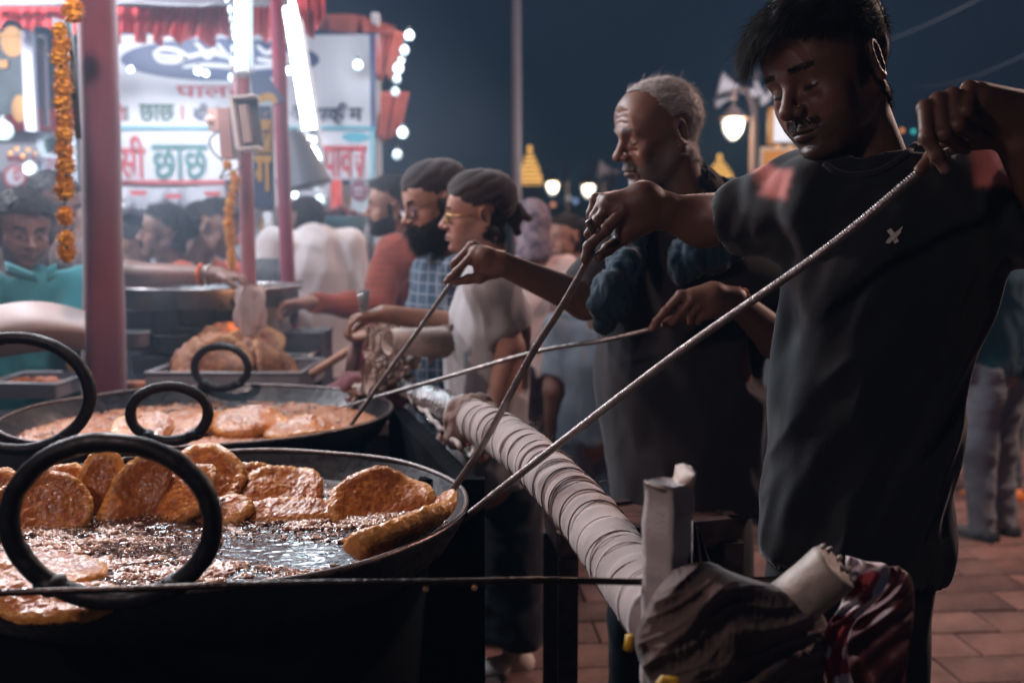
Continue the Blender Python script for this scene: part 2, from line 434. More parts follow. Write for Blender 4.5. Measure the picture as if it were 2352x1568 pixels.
# palette slots: 0 skin 1 lips 2 dark line 3 eye white 4 iris 5 shaded hairline 6 nail
def head_mesh(skin, h=.003, wide=1.0, jaw=1.0, nose=1.0, open_=0.3, age=0.0, hairline=True, beardpaint=None, lips=None, full=1.0, neck=(0, -.035, -.2), neckr=.055, stub=None, mouth=0.0):
    f = Field((-.1, -.125, -.24), (.1, .15, .135), h)
    W = wide
    f.ell((0, -.014, .036), (.076*W, .096, .086), 0, 0)
    f.ell((0, .028, -.030), (.060*W*full, .062, .088), .03, 0)
    f.ell((0, .045, .042), (.058*W, .044, .046), .06, 0)           # forehead
    for s in (-1, 1):
        f.cap((s*.052*W, -.012, -.045), (s*.022, .062, -.098), .018*jaw, .016*jaw, .03, 0)   # jaw line
        f.ell((s*.043*W, .060, -.024), (.021*full, .019, .017), .022, 0)                 # cheekbone
        f.ell((s*.038*W, .058, -.052), (.022*full, .020, .026), .03, 0)
        f.cap((s*.010, .090, .021), (s*.045, .076, .022), .0085+.002*age, .007, .012, 0)  # brow ridge
        if age: f.ell((s*.068, .046, -.050), (.012, .016, .022), .03, 0, 's')
    f.ell((0, .082, -.100), (.021*jaw, .017, .015), .024, 0)       # chin
    f.ell((0, .070, -.062), (.032, .030, .028), .022, 0)           # muzzle
    for s in (-1, 1):
        f.ell((s*.031, .101, .004), (.019, .016, .0125), .012, 0, 's')
        f.cap((s*.016, .098, -.004), (s*.040, .088, -.022), .004, .003, .012, 0, 's')
        f.ell((s*.0315, .0755, .002), (.0150, .0130, .0125), .003, 0)      # lid over the eyeball
        pts = [(s*(.0315+.0152*math.cos(a)), .0755+.0135*max(0, math.sin(a))**.7*.97, .002-.0035-.0045*math.sin(a)) for a in np.linspace(0, PI, 7)]
        f.chain([Vector(p) for p in pts], [.0013]*7, .001, 2)
        if open_ > 0:
            for q in np.linspace(0.25, PI-.25, 7):
                x = .0120*math.cos(q); z0 = -.0022-.0030*math.sin(q)+.0026*open_
                f.ell((s*.0315+x, .0755+.0110*math.sin(q)**.6+.0008, .002+z0), (.0030, .0022, .0030*open_+.0012), .0005, 4 if abs(x) < .0052 else 3)
        f.cap((s*.0170, .0875, .0135), (s*.0455, .0770, .0115), .0032, .0028, .006, 0)   # upper lid fold
        f.cap((s*.0190, .0870, -.0125), (s*.0430, .0770, -.0120), .0030, .0028, .008, 0)   # lower lid pad
    f.cap((0, .088, .014), (0, .1135*1.0, -.026), .0075*nose, .0098*nose, .010, 0)
    f.ell((0, .1165, -.0305), (.0112*nose, .0105*nose, .0098*nose), .008, 0)
    for s in (-1, 1):
        f.ell((s*.0135*nose, .1015, -.0345), (.0085*nose, .0125, .0085), .006, 0)
        f.ell((s*.0068, .1080, -.0445), (.0040, .0062, .0042), .002, 2, 's')
        f.cap((s*.0200, .0970, -.038), (s*.0300, .0860, -.058), .0022, .0018, .008, 0, 's')   # fold beside the mouth
    # lips
    lx = np.linspace(-1, 1, 9)
    up_ = [Vector((.0245*t, .1005-.0155*t*t, -.0630+.0018*math.cos(t*PI*1.6)-.0010*t*t)) for t in lx]
    lo_ = [Vector((.0225*t, .0990-.0150*t*t, -.0735-mouth+.0035*t*t)) for t in lx]
    f.chain(up_, [.0028+.0026*(1-t*t) for t in lx], .005, 1); f.chain(lo_, [.0030+.0038*(1-t*t) for t in lx], .005, 1)
    gr = [Vector((.0250*t, .1050-.0155*t*t, -.0682-mouth*.5+.0006*math.cos(t*PI*1.5))) for t in lx]
    f.chain(gr, [.0016+mouth*.4]*9, .002, 2, 's')
    f.cap((0, .1055, -.046), (0, .1045, -.057), .0022, .0020, .006, 0, 's')
    f.ell((0, .0985, -.087), (.016, .0055, .0045), .010, 0, 's')
    # ears
    for s in (-1, 1):
        rot = Matrix.Rotation(-s*R(22), 3, 'Z') @ Matrix.Rotation(R(-10), 3, 'X')
        c = Vector((s*.0770*W, -.014, -.002))
        rim = [c + rot @ Vector((s*.005, .0165*math.cos(a)*(1.0 if math.sin(a) > 0 else .8), .0285*math.sin(a))) for a in np.linspace(-1.9, 4.0, 18)]
        f.ell(c, (.0055, .0175, .0285), .006, 0, 'u', rot)
        f.chain(rim, [.0040]*4+[.0034]*14, .003, 0)
        f.ell(c+rot @ Vector((s*.0065, .002, .003)), (.0055, .0105, .0170), .003, 0, 's', rot)
        f.ell(c+rot @ Vector((s*.0020, .0085, -.003)), (.0060, .0042, .0055), .003, 2, 's', rot)
        an = [c + rot @ Vector((s*.0025, -.008*math.cos(a), .0120*math.sin(a))) for a in np.linspace(-1.3, 1.5, 6)]
        f.chain(an, [.0024]*6, .003, 0)
        f.ell(c+rot @ Vector((s*.0030, .006, -.0255)), (.0050, .0075, .0085), .005, 0, 'u', rot)
        f.ell(c+rot @ Vector((s*.0045, .0140, -.003)), (.0035, .0040, .0060), .003, 0, 'u', rot)
    # neck
    nb = Vector(neck)
    f.cap((0, -.030, -.060), nb, .050*neckr/.055, neckr, .03, 0)
    for s in (-1, 1): f.cap((s*.045, -.035, -.055), (s*.012, nb.y+.045, nb.z+.01), .010, .010, .018, 0)
    f.ell((0, nb.y+.062, -.135), (.009, .009, .012), .012, 0)
    # age lines
    if age:
        for k, z in enumerate((.045, .057, .069)):
            f.chain([Vector((x, .0935-.35*x*x*10-(z-.045)*.25, z+.002*math.cos(x*120+k))) for x in np.linspace(-.034, .034, 7)], [.0012]*7, .005, 0, 's')
        for s in (-1, 1):
            for q in (-.5, 0, .5): f.cap((s*.050, .070, .002+q*.008), (s*.060, .055, .004+q*.018), .0012, .0008, .004, 0, 's')
            f.cap((s*.0205, .092, -.0195), (s*.042, .077, -.022), .0018, .0014, .006, 0, 's')
            f.cap((s*.026, .089, -.058), (s*.028, .080, -.085), .002, .0015, .008, 0, 's')
    lips = lips or tuple(c*q for c, q in zip(skin, (.80, .62, .62)))
    stub = stub or skin
    pal = [skin, lips, tuple(c*.12 for c in skin), (.42, .40, .38), (.012, .008, .006), tuple(c*.5 for c in skin), tuple(min(1, c*1.5+.05) for c in skin)]
    V, F, C = f.mesh(pal)
    V = relax(V, F, 1, .35)
    # colour of the skin itself: redder nose, cheeks and ears, beard shade on jaw
    nz = fbm(V*45, 3, 3)[:, None]
    C = C*(1+.10*nz)
    red = np.exp(-((np.abs(V[:, 0])-.042)**2/.0006+(V[:, 1]-.07)**2/.002+(V[:, 2]+.03)**2/.0008))+np.exp(-(V[:, 0]**2/.0003+(V[:, 1]-.118)**2/.0006+(V[:, 2]+.03)**2/.0004))
    C[:, 0] *= 1+.15*red
    if stub is not skin:
        w = beard_w(V)[:, None]*.75; base = (C.mean(1) > .0)[:, None]; C = np.where(base, C*(1-w)+np.array(stub)*w, C)
    return V, F, C
def beard_w(V, low=.0):
    """how much of a beard grows at a point of the head: jaw, chin, upper lip"""
    x, y, z = np.abs(V[:, 0]), V[:, 1], V[:, 2]
    side = np.clip((-.028-z-.35*np.maximum(y-.02, 0))/.016, 0, 1)*np.clip((y+.006)/.012, 0, 1)*np.clip((z+.135)/.01, 0, 1)
    burn = np.clip((z+.05)/.02, 0, 1)*np.clip((.020-z)/.01, 0, 1)*np.exp(-((y-.012)/.010)**2)*(x > .05)
    lip = np.exp(-((z+.054)/.0065)**2)*(y > .075)*(x < .034)
    mouth = np.exp(-((z+.068)/.010)**2)*(x < .026)*(y > .08)
    return np.clip(np.maximum(np.maximum(side, burn), lip)-1.2*mouth*(1-lip), 0, 1)
def scalp_w(V, front=.062, temple=.040, low=-.02, bald=0.0):
    x, y, z = np.abs(V[:, 0]), V[:, 1], V[:, 2]
    top = (z > front-.0*y)                                  # above the forehead hairline
    line = np.where(y > .03, front+(y-.03)*.35, np.where(y > -.005, temple-.02+(y+.005)*1.4, low+(-.005-y)*-.55))
    w = (z > line)
    if bald: w = w & ~((y > -.02-.04*bald) & (z > .045+(.05-y)*.05) & (x < .055)) | (w & (y < -.03))
    ear = (x > .070) & (y > -.045) & (y < .015) & (z < .038) & (z > -.05)
    return w & ~ear
def pick(V, F, mask, n, seed=1):
    """n random points on the faces whose first vertex passes mask -> points, normals"""
    rs = np.random.RandomState(seed); N = vnormals(V, F); ok = np.where(mask[F[:, 0]])[0]
    if len(ok) == 0: return np.zeros((0, 3)), np.zeros((0, 3))
    f = F[rs.choice(ok, n)]; w = rs.dirichlet((1, 1, 1, 1), n)
    return (V[f]*w[:, :, None]).sum(1), (N[f]*w[:, :, None]).sum(1)
SKINM = lambda: mat('skin', (.3, .2, .15), .50, 0, .25, 420, .12, 60, vcol=True, spec=.45, bdist=.0006, sss=.0)

# ------------------------------------------------------------------ bodies
def hand(f, wrist, d, n, side=1, curl=.5, s=1.0, m=0, spread=.10, thumb=.6):
    """palm, four unequal bent fingers and a thumb; d points along the hand, n out of the palm"""
    d = Vector(d).normalized(); n = Vector(n); n = (n-d*n.dot(d)).normalized(); l = d.cross(n)*side; w = Vector(wrist)
    rot = Matrix((l, d, n)).transposed()
    f.cap(w-d*.02*s, w+d*.02*s, .026*s, .028*s, .01, m, sq=(n, .72))
    f.ell(w+d*.052*s, (.041*s, .050*s, .0155*s), .012, m, 'u', rot)
    f.ell(w+d*.035*s+l*.028*s+n*.008*s, (.017*s, .030*s, .014*s), .012, m, 'u', rot)
    for i, (o, L_) in enumerate(((.030, 1.0), (.010, 1.1), (-.011, 1.02), (-.030, .80))):
        b = w+d*(.083-abs(i-1)*.004)*s+l*o*s; a = curl*(1+.12*i); dr = (d+l*(o*spread*20)).normalized(); p = b; rr = (.0098-.0006*i)*s
        f.cap(w+d*.03*s+l*o*.6*s-n*.003*s, b, .009*s, rr*1.05, .010, m)
        for k, q in enumerate((.040, .026, .021)):
            an = a*(k+1)*.75; e = p+(dr*math.cos(an)+n*math.sin(an))*q*L_*s
            f.cap(p, e, rr, rr*.93, .003, m); f.ell(e, rr*1.02, .002, m); p = e; rr *= .92
    t0 = w+d*.022*s+l*.026*s; t1 = t0+(d*.75+l*.65+n*.25).normalized()*.038*s
    t2 = t1+(d*.9+l*.25*(1-thumb)+n*thumb).normalized()*.030*s; t3 = t2+(d*.85-l*.25*thumb+n*thumb*.8).normalized()*.022*s
    f.chain([t0, t1, t2, t3], [.0155*s, .0122*s, .0105*s, .0085*s], .006, m)
def fingers(f, chains, k=.0035, m=0):
    for pts, r0, r1 in chains:
        pts = [P(*p) for p in pts]; nn = len(pts); rs = [r0+(r1-r0)*i/(nn-1) for i in range(nn)]
        f.chain(pts, rs, k, m)
        for p, r in zip(pts[1:-1], rs[1:-1]): f.ell(p, r*1.06, .004, m)
def bounds(pts, pad):
    a = np.array([tuple(p) for p in pts]); return a.min(0)-pad, a.max(0)+pad

BLACKHAIR = lambda: mat('black_hair', (.014, .011, .011), .66, spec=.18)
def hair_on(V, F, M, mask, n, length, width, material, parent, flow, seed=1, seg=3, curl=.15, stray=.22, lift=.35, grav=.0, name='hair'):
    """strands rooted on a head in its own frame; flow(p) -> combing direction in that frame"""
    p, nr = pick(V, F, mask, n, seed)
    if len(p) == 0: return None
    dr = flow(p); dr = dr-nr*(dr*nr).sum(1, keepdims=True); dr /= np.linalg.norm(dr, axis=1, keepdims=True)+1e-6
    dr = dr+nr*lift; A = np.array(M)[:3, :3]; sc = np.linalg.norm(A[:, 0])
    ln = length if not callable(length) else length(p)
    return strands(name, xf(p, M), (dr @ A.T)/sc, ln, width, material, parent, seg, curl, grav, seed, stray)
def cap_mesh(V, F, mask, off, jitter=0.0, seed=3):
    """a shell of hair over the masked part of the head"""
    keep = mask[F].all(1); Fk = F[keep]; used, inv = np.unique(Fk, return_inverse=True)
    N = vnormals(V, F); Vk = V[used]+N[used]*(off+jitter*fbm(V[used]*60, 2, seed)[:, None])
    return Vk, inv.reshape(Fk.shape)

def head_at(u, v, z, az, p, roll=0, s=1.0):
    M = facing(az, p, roll).to_4x4() @ Matrix.Scale(s, 4); M.translation = P(u, v, z); return M

def person(label, headspec, skin, torso=None, arms=(), shirt=None, pants=None, legs=None, group=None, hres=.003, fold=.006, fseed=1, hkw={},
           bodyres=.008, shirtres=.0065, sleeve_cut=True, collar=True, extra_skin=None, shirt_extra=None, shirtpal=None, tz=None, name='person', pants_name='trousers', shirt_name='shirt', foldscale=(7, 7, 2.4), shoes=None, foldrot=None):
    """headspec (u,v,z,az,pitch,roll,scale); torso dict(points, radii, sq axis/factor, shoulders); arms: list of dict(pts, r, hand, sleeve)"""
    M = head_at(*headspec); hs = headspec[6] if len(headspec) > 6 else 1.0
    V, F, C = head_mesh(skin, hres, **hkw); HV = xf(V, M); parts = [(HV, F, C)]
    nb = M @ Vector((0, -.035, -.19)); pal = [skin]*5+[skin, tuple(min(1, c*1.5+.05) for c in skin)]
    T = torso
    if T:
        lo, hi = bounds(T['pts']+T['sh'], .32); f = Field(lo, hi, bodyres)
        f.chain(T['pts'], [r*.82 for r in T['r']], .06, 0, sq=T['sq'])
        for q in T['sh']: f.cap(T['pts'][0], q, .045, .045, .04, 0)
        f.cap(nb, T['pts'][0], .05*hs, .07*hs, .04, 0)
        for A in arms: f.cap(A['pts'][0], A['pts'][1], A['r'][0]*.9, A['r'][1]*.9, .02, 0)
        a, b, c = f.mesh(pal); parts.append((a, b, c))
    for A in arms:
        lo, hi = bounds(A['pts'][1:], .10)
        if A.get('chains'): lo2, hi2 = bounds([P(*p) for ch in A['chains'] for p in ch[0]], .03); lo, hi = np.minimum(lo, lo2), np.maximum(hi, hi2)
        f = Field(lo, hi, A.get('h', .0045)); f.chain(A['pts'], A['r'], .02, 0)
        if A.get('chains'):
            for q in A.get('palm', ()): f.cap(P(*q[0]), P(*q[1]), q[2], q[3], .010, 0, sq=(q[4], q[5]) if len(q) > 4 else None)
            fingers(f, A['chains'])
            for q in A.get('nails', ()): f.ell(P(*q[0]), q[1], .001, 6, 'p')
        elif A.get('hand'): hand(f, A['pts'][-1], *A['hand'][:2], **A['hand'][2])
        a, b, c = f.mesh(pal)
        if len(a): a = relax(a, b, 1, .3); parts.append((a, b, c*(1+.08*fbm(a*40, 2, 5)[:, None])))
    if legs:
        lo, hi = bounds([p for L_ in legs for p in L_['pts']], .14); f = Field(lo, hi, .014)
        for L_ in legs: f.chain(L_['pts'], [r*.75 for r in L_['r']], .02, 0)
        parts.append(f.mesh(pal))
    Vb, Fb, Cb = join(parts)
    body = mesh_obj(name, Vb, Fb, SKINM(), cols=Cb, origin=tuple(T['pts'][-1]) if T else None)
    tag(body, label, 'person', group)
    if T and shirt is not None:
        pts = T['pts']; lo, hi = bounds(pts+T['sh']+[A['sl'] for A in arms if A.get('sl') is not None], .30); hi[2] = max(hi[2], pts[0][2]+.12)
        f = Field(lo, hi, shirtres)
        f.chain(pts, T['r'], .07, 0, sq=T['sq'])
        for q in T['sh']: f.cap(pts[0], q, T.get('trap', .058), T.get('shr', .062), .06, 0)
        for A in arms:
            if A.get('sl') is not None: f.cap(A['pts'][0], A['sl'], A['slr'][0], A['slr'][1], .05, 0)
        if shirt_extra: shirt_extra(f)
        low = pts[-1]; ax = (Vector(pts[-1])-Vector(pts[-2])).normalized(); cr = T['r'][-1]
        f.box(low+ax*(cr*.35+.25), (.42, .42, .25), .001, .004, 0, 's', rot=ax.to_track_quat('Z', 'Y').to_matrix())
        f.cap(low-ax*.05, low+ax*cr*.5, cr*.90, cr*.92, .004, 0, 's', sq=T['sq'])
        for A in arms:
            if A.get('sl') is not None and sleeve_cut:
                dv = (A['sl']-Vector(A['pts'][0])).normalized(); r = A['slr'][1]
                f.cap(A['sl']+dv*r*.45, A['sl']+dv*(r*2.5), r*.86, r*.86, .004, 0, 's')
                f.cap(A['sl']+dv*r*1.05, A['sl']+dv*(r*1.3), r*1.15, r*1.15, .004, 0, 's')
        if collar:
            f.cap(nb+Vector((0, 0, -.02)), M @ Vector((0, -.02, -.05)), T.get('neckr', .064), .062, .008, 0, 's')
        Vs, Fs, Cs = f.mesh(shirtpal or [(1, 1, 1)])
        if len(Vs):
            Vs = relax(Vs, Fs, 2, .4); Vs = folds(Vs, Fs, fold, foldscale, fseed, rot=foldrot); Vs = relax(Vs, Fs, 1, .4)
            if shirtpal: Cs = relax(Cs, Fs, 3, .6)
            mesh_obj(shirt_name, Vs, Fs, shirt, body, cols=Cs if shirtpal else None)
    if legs and pants is not None:
        lo, hi = bounds([p for L_ in legs for p in L_['pts']], .16); f = Field(lo, hi, .009)
        for L_ in legs: f.chain(L_['pts'], L_['r'], .05, 0)
        for L_ in legs:
            e = Vector(L_['pts'][-1]); f.box((e.x, e.y, e.z-.15), (.16, .16, .10), .001, .003, 0, 's')
        Vs, Fs, _ = f.mesh(); Vs = folds(relax(Vs, Fs, 1, .4), Fs, .008, (6, 6, 9), fseed+4)
        mesh_obj(pants_name, Vs, Fs, pants, body)
    return body, V, F, M

def stdbody(u, v, z, az, w=.19, drop=.215, hipdrop=.62, lean=0.0, depth=.62, wr=1.0):
    """torso below a head centre at (u,v,z) for a body facing az"""
    c = P(u, v, z); a = R(az); fw = Vector((-math.sin(a), -math.cos(a), 0)); rt = Vector((fw.y, -fw.x, 0))
    nb = c+Vector((0, 0, -drop+.035))-fw*.03; ch = nb+Vector((0, 0, -.20)); wa = nb+Vector((0, 0, -.38)); hp = nb+Vector((0, 0, -hipdrop+.1))
    sh = [nb+rt*w*s_+Vector((0, 0, -.045)) for s_ in (1, -1)]
    return dict(pts=[nb+Vector((0, 0, -.06)), ch, wa, hp], r=[.10*wr, .165*wr, .155*wr, .165*wr], sq=(fw, depth), sh=sh, fw=fw, rt=rt, c=c)
def stdarm(T, side, el=None, wr=None, long_=False, d=None, n=None, curl=.5, h=.006, rs=1.0, sl=None):
    """side 0 right 1 left; elbow and wrist as world points or hanging down"""
    s_ = T['sh'][side]; sg = 1 if side == 0 else -1
    el = el if el is not None else s_+Vector((0, 0, -.27))+T['rt']*sg*.04-T['fw']*.03
    wr = wr if wr is not None else el+Vector((0, 0, -.24))+T['fw']*.06
    d = d if d is not None else (Vector(wr)-Vector(el)); n = n if n is not None else -T['rt']*sg
    sl = sl if sl is not None else (Vector(wr).lerp(Vector(el), .12) if long_ else s_.lerp(Vector(el), .72))
    A = dict(pts=[s_, el, wr], r=[.050*rs, .042*rs, .027*rs], sl=sl, slr=(.066*rs, (.036 if long_ else .062)*rs), hand=(d, n, dict(side=sg, curl=curl)), h=h)
    if long_: A['long'] = el
    return A
def stdlegs(T, foot=None, r=.075, gap=.09, ground=0.0, stride=.0):
    hp = T['pts'][-1]; out = []
    for s_ in (1, -1):
        h = hp+T['rt']*s_*gap*.9+Vector((0, 0, -.02)); ft = Vector((h.x, h.y, ground+.09))+T['fw']*stride*s_
        kn = h.lerp(ft, .5)+T['fw']*.03; out.append(dict(pts=[h, kn, ft], r=[r*1.12, r*.86, r*.72]))
    return out
def shoe(ft, fw, material, name='shoe', parent=None, sole=None, s=1.0, cols=None, h=.006):
    ft = Vector((ft[0], ft[1], 0)); fw = Vector(fw).normalized(); rt = Vector((fw.y, -fw.x, 0)); rot = Matrix((rt, fw, Vector((0, 0, 1)))).transposed()
    f = Field([ft[0]-.2, ft[1]-.2, -.01], [ft[0]+.2, ft[1]+.2, .14], h)
    f.cap(ft+fw*-.05*s+Vector((0, 0, .045*s)), ft+fw*.12*s+Vector((0, 0, .030*s)), .042*s, .036*s, .03, 0)
    f.ell(ft+fw*.08*s+Vector((0, 0, .035*s)), (.047*s, .10*s, .032*s), .02, 0, 'u', rot)
    f.cap(ft+fw*-.04*s+Vector((0, 0, .05)), ft+fw*-.03*s+Vector((0, 0, .085*s)), .040*s, .038*s, .02, 0)
    f.cap(ft+fw*-.035*s+Vector((0, 0, .09*s)), ft+fw*-.03*s+Vector((0, 0, .14*s)), .031*s, .033*s, .003, 0, 's')
    f.box(ft+fw*.04*s+Vector((0, 0, -.02)), (.2, .3, .022), .001, .002, 0, 's', rot)
    V, F, _ = f.mesh(); o = mesh_obj(name, V, F, material, parent)
    f = Field([ft[0]-.2, ft[1]-.2, -.01], [ft[0]+.2, ft[1]+.2, .05], h*.8)
    f.ell(ft+fw*.085*s+Vector((0, 0, .012)), (.050*s, .098*s, .016), .02, 0, 'u', rot); f.ell(ft-fw*.035*s+Vector((0, 0, .012)), (.042*s, .06*s, .016), .02, 0, 'u', rot)
    f.box(ft+Vector((0, 0, -.02)), (.3, .3, .0215), .001, .002, 0, 's')
    V, F, _ = f.mesh(); mesh_obj('sole', V, F, sole or mat('pale_sole', (.55, .5, .45), .7), parent if parent is not None else o)
    return o

# ------------------------------------------------------------------ the two cooks
SK_Y, SK_O, SK_L = (.125, .060, .042), (.150, .070, .048), (.26, .135, .095)
DARK = lambda: fabric('black_jersey', (.016, .018, .024), var=.3, rough=.78, sheen=.25)

def young_cook():
    Z = 1.60; dep = Vector((0, 1, 0))
    T = dict(pts=[P(2012, 492, Z), P(2035, 620, Z), P(1992, 900, Z+.02), P(1958, 1235, Z+.04)], r=[.105, .142, .126, .146], sq=(Vector((.25, 1, 0)), .66),
             sh=[P(1845, 456, 1.60), P(2235, 446, 1.60)], shr=.056, trap=.056, neckr=.074)
    aR = dict(pts=[P(1850, 470, 1.62), P(1612, 508, 1.74), P(1535, 486, 1.72)], r=[.050, .043, .031], sl=P(1705, 500, 1.69), slr=(.066, .056), h=.0030,
        palm=[((1520, 482, 1.72), (1478, 462, 1.71), .032, .033), ((1478, 462, 1.71), (1400, 470, 1.71), .030, .020), ((1478, 462, 1.71), (1425, 490, 1.71), .032, .022),
              ((1490, 490, 1.72), (1440, 530, 1.72), .032, .022), ((1478, 470, 1.73), (1392, 462, 1.73), .026, .014)],
        chains=[([(1480, 470, 1.70), (1433, 482, 1.695), (1392, 527, 1.69), (1352, 566, 1.69), (1343, 596, 1.69)], .0125, .0078),
                ([(1470, 455, 1.71), (1406, 462, 1.705), (1372, 508, 1.705), (1350, 538, 1.70)], .0120, .0078),
                ([(1460, 448, 1.72), (1386, 458, 1.72), (1366, 497, 1.72), (1360, 512, 1.72)], .0115, .0075),
                ([(1450, 446, 1.73), (1368, 458, 1.74), (1358, 490, 1.74), (1357, 505, 1.74)], .0110, .0072),
                ([(1475, 510, 1.74), (1432, 545, 1.74), (1396, 572, 1.72), (1376, 590, 1.70)], .0150, .0085)])
    c = lambda x, y, z: (2067+.1758*x, 160.8+.1758*y, z)
    aL = dict(pts=[P(2250, 450, 1.60), P(2450, 520, 1.47), P(2345, 322, 1.39)], r=[.052, .046, .033], sl=P(2385, 500, 1.52), slr=(.070, .066), h=.0027,
        palm=[(c(1500, 560, 1.385), c(1000, 400, 1.36), .032, .026), (c(1450, 600, 1.385), c(760, 520, 1.37), .030, .024), (c(1400, 700, 1.385), c(560, 620, 1.37), .030, .020),
              (c(1300, 820, 1.40), c(800, 900, 1.395), .022, .018), (c(1000, 520, 1.37), c(460, 560, 1.36), .020, .018)],
        chains=[([c(700, 600, 1.37), c(330, 500, 1.345), c(350, 880, 1.325), c(480, 1110, 1.325), c(595, 1300, 1.33)], .0118, .0078),
                ([c(800, 560, 1.37), c(500, 400, 1.345), c(575, 840, 1.325), c(740, 970, 1.345), c(860, 1040, 1.365)], .0122, .0078),
                ([c(900, 520, 1.37), c(690, 340, 1.345), c(760, 720, 1.325), c(970, 840, 1.345), c(1150, 915, 1.365)], .0122, .0076),
                ([c(1100, 480, 1.38), c(910, 255, 1.350), c(860, 540, 1.328), c(960, 650, 1.345), c(1050, 640, 1.365)], .0120, .0080),
                ([c(1150, 850, 1.41), c(700, 960, 1.41), c(420, 1150, 1.385), c(260, 1310, 1.375)], .0165, .0085)],
        nails=[(c(590, 1290, 1.322), .0068)])
    def pink(f):
        for s_, (a, b, c_) in ((0, ((1782, 420, 1.60), (1, 1, 1), 0)), ):
            f.box(P(1784, 418, 1.57), (.0165, .12, .025), .002, .001, 1, 'p', rot=Matrix.Rotation(R(14), 3, 'Y'))
        f.box(P(2292, 395, 1.58), (.062, .14, .038), .004, .001, 1, 'p', rot=Matrix.Rotation(R(10), 3, 'Y'))
    body, V, F, M = person('young man in black T-shirt with pink shoulder panels, looking down, holding two iron rods',
        (1905, 172, 1.58, 58, 20, 8, 1.0), SK_Y, T, [aR, aL], mat('black_jersey_panels', (.02, .02, .02), .78, 0, .3, 350, .2, 6, vcol=True, sheen=.25, spec=.25, bdist=.002),
        foldrot=Matrix.Rotation(R(-24), 3, 'Y'), fold=.015, fseed=11, hres=.0022, hkw=dict(stub=(.055, .032, .026), open_=.35, jaw=.95, full=.97), shirt_extra=pink, shirtpal=[(.0075, .010, .015), (.62, .20, .17)], shirtres=.0042, foldscale=(9, 9, 2.6), bodyres=.009)
    # trousers run out of the bottom of the picture to the ground
    hp = T['pts'][-1]
    f = Field((hp.x-.3, hp.y-.25, 0.02), (hp.x+.3, hp.y+.25, hp.z+.15), .010)
    for s_ in (-1, 1): f.chain([hp+Vector((s_*.055, 0.01, -.03)), Vector((hp.x+s_*.062, hp.y+.0, .50)), Vector((hp.x+s_*.085, hp.y+.02, .08))], [.080, .070, .060], .04, 0)
    Vp, Fp, _ = f.mesh(); mesh_obj('trousers', folds(Vp, Fp, .006, (6, 6, 4), 8), Fp, fabric('black_trouser_cloth', (.006, .007, .010), var=.3), body)
    for s_ in (-1, 1): shoe((hp.x+s_*.085, hp.y, 0), (-.6, -.5, 0), mat('black_rubber', (.01, .01, .012), .6), 'shoe', body)
    # logo: two crossed strokes embroidered on the chest
    lg = MB(); sh_o = [o_ for o_ in bpy.data.objects if o_.parent == body and o_.name.startswith('shirt')][0]
    from mathutils.bvhtree import BVHTree
    off_ = sh_o.location+body.location-body.location; Mw = Matrix.Translation(sh_o.location)
    bv = BVHTree.FromPolygons([Mw @ v.co for v in sh_o.data.vertices], [tuple(q.vertices) for q in sh_o.data.polygons])
    def P_(u, v, dz):
        o0 = Vector((0, 0, CAMH)); d = (P(u, v, 1.0)-o0).normalized(); h = bv.ray_cast(o0, d, 4)[0]
        return (h-d*(.0016+dz)) if h is not None else P(u, v, 1.45)
    def stroke(pts, w):
        pts = [P_(*p) for p in smooth2(pts)]; w = list(np.interp(np.linspace(0, 1, len(pts)), np.linspace(0, 1, len(w)), w)); V_ = []
        for i, p in enumerate(pts):
            t = (pts[min(i+1, len(pts)-1)]-pts[max(i-1, 0)]).normalized(); s_ = t.cross(Vector((0, 1, 0))).normalized()*w[i]; V_ += [p-s_, p+s_, p+s_+Vector((0, .0012, 0)), p-s_+Vector((0, .0012, 0))]
        n = len(pts); F_ = [(i*4+k, i*4+(k+1) % 4, i*4+4+(k+1) % 4, i*4+4+k) for i in range(n-1) for k in range(4)]+[(3, 2, 1, 0), (n*4-4, n*4-3, n*4-2, n*4-1)]
        lg.add(V_, F_)
    stroke([(2042, 527, 0), (2050, 538, 0), (2060, 557, 0)], [.0034, .0034, .0034])
    stroke([(2036, 558, .001), (2044, 549, .001), (2056, 538, .001), (2066, 530, .001), (2073, 521, .001)], [.0012, .0020, .0022, .0018, .0005])
    stroke([(2041, 559, .0016), (2048, 552, .0016), (2060, 542, .0016), (2070, 532, .0016)], [.0010, .0014, .0014, .0004])
    lg.build('chest_logo', mat('logo_print', (.62, .60, .54), .5), body)
    cm = MB(); q = [P_(u, v, .0) for u, v in [(x.x, x.y) for x in smooth_path([Vector((1893, 376, 0)), Vector((1925, 396, 0)), Vector((1972, 402, 0)), Vector((2025, 390, 0)), Vector((2070, 362, 0)), Vector((2106, 330, 0))], 6)]]
    cm.tube(q, .0062, 8, flat=.6); cm.build('collar', DARK(), body, True)
    # hair: long on top, combed forward into a side fringe, short at the nape
    m = scalp_w(V, front=.058, temple=.046, low=-.045)
    topw = np.clip((V[:, 2]-.035)/.05, 0, 1)*(1+.6*np.clip(V[:, 1]/.08, 0, 1))
    keep = m[F].all(1); Fk = F[keep]; used, inv = np.unique(Fk, return_inverse=True); N_ = vnormals(V, F); Vc = V[used]+N_[used]*(.006+.014*topw[used]+.003*fbm(V[used]*np.array([70, 25, 25]), 2, 3))[:, None]
    o = mesh_obj('hair', xf(Vc, M), inv.reshape(Fk.shape), BLACKHAIR(), body)
    A = np.array(M)[:3, :3]
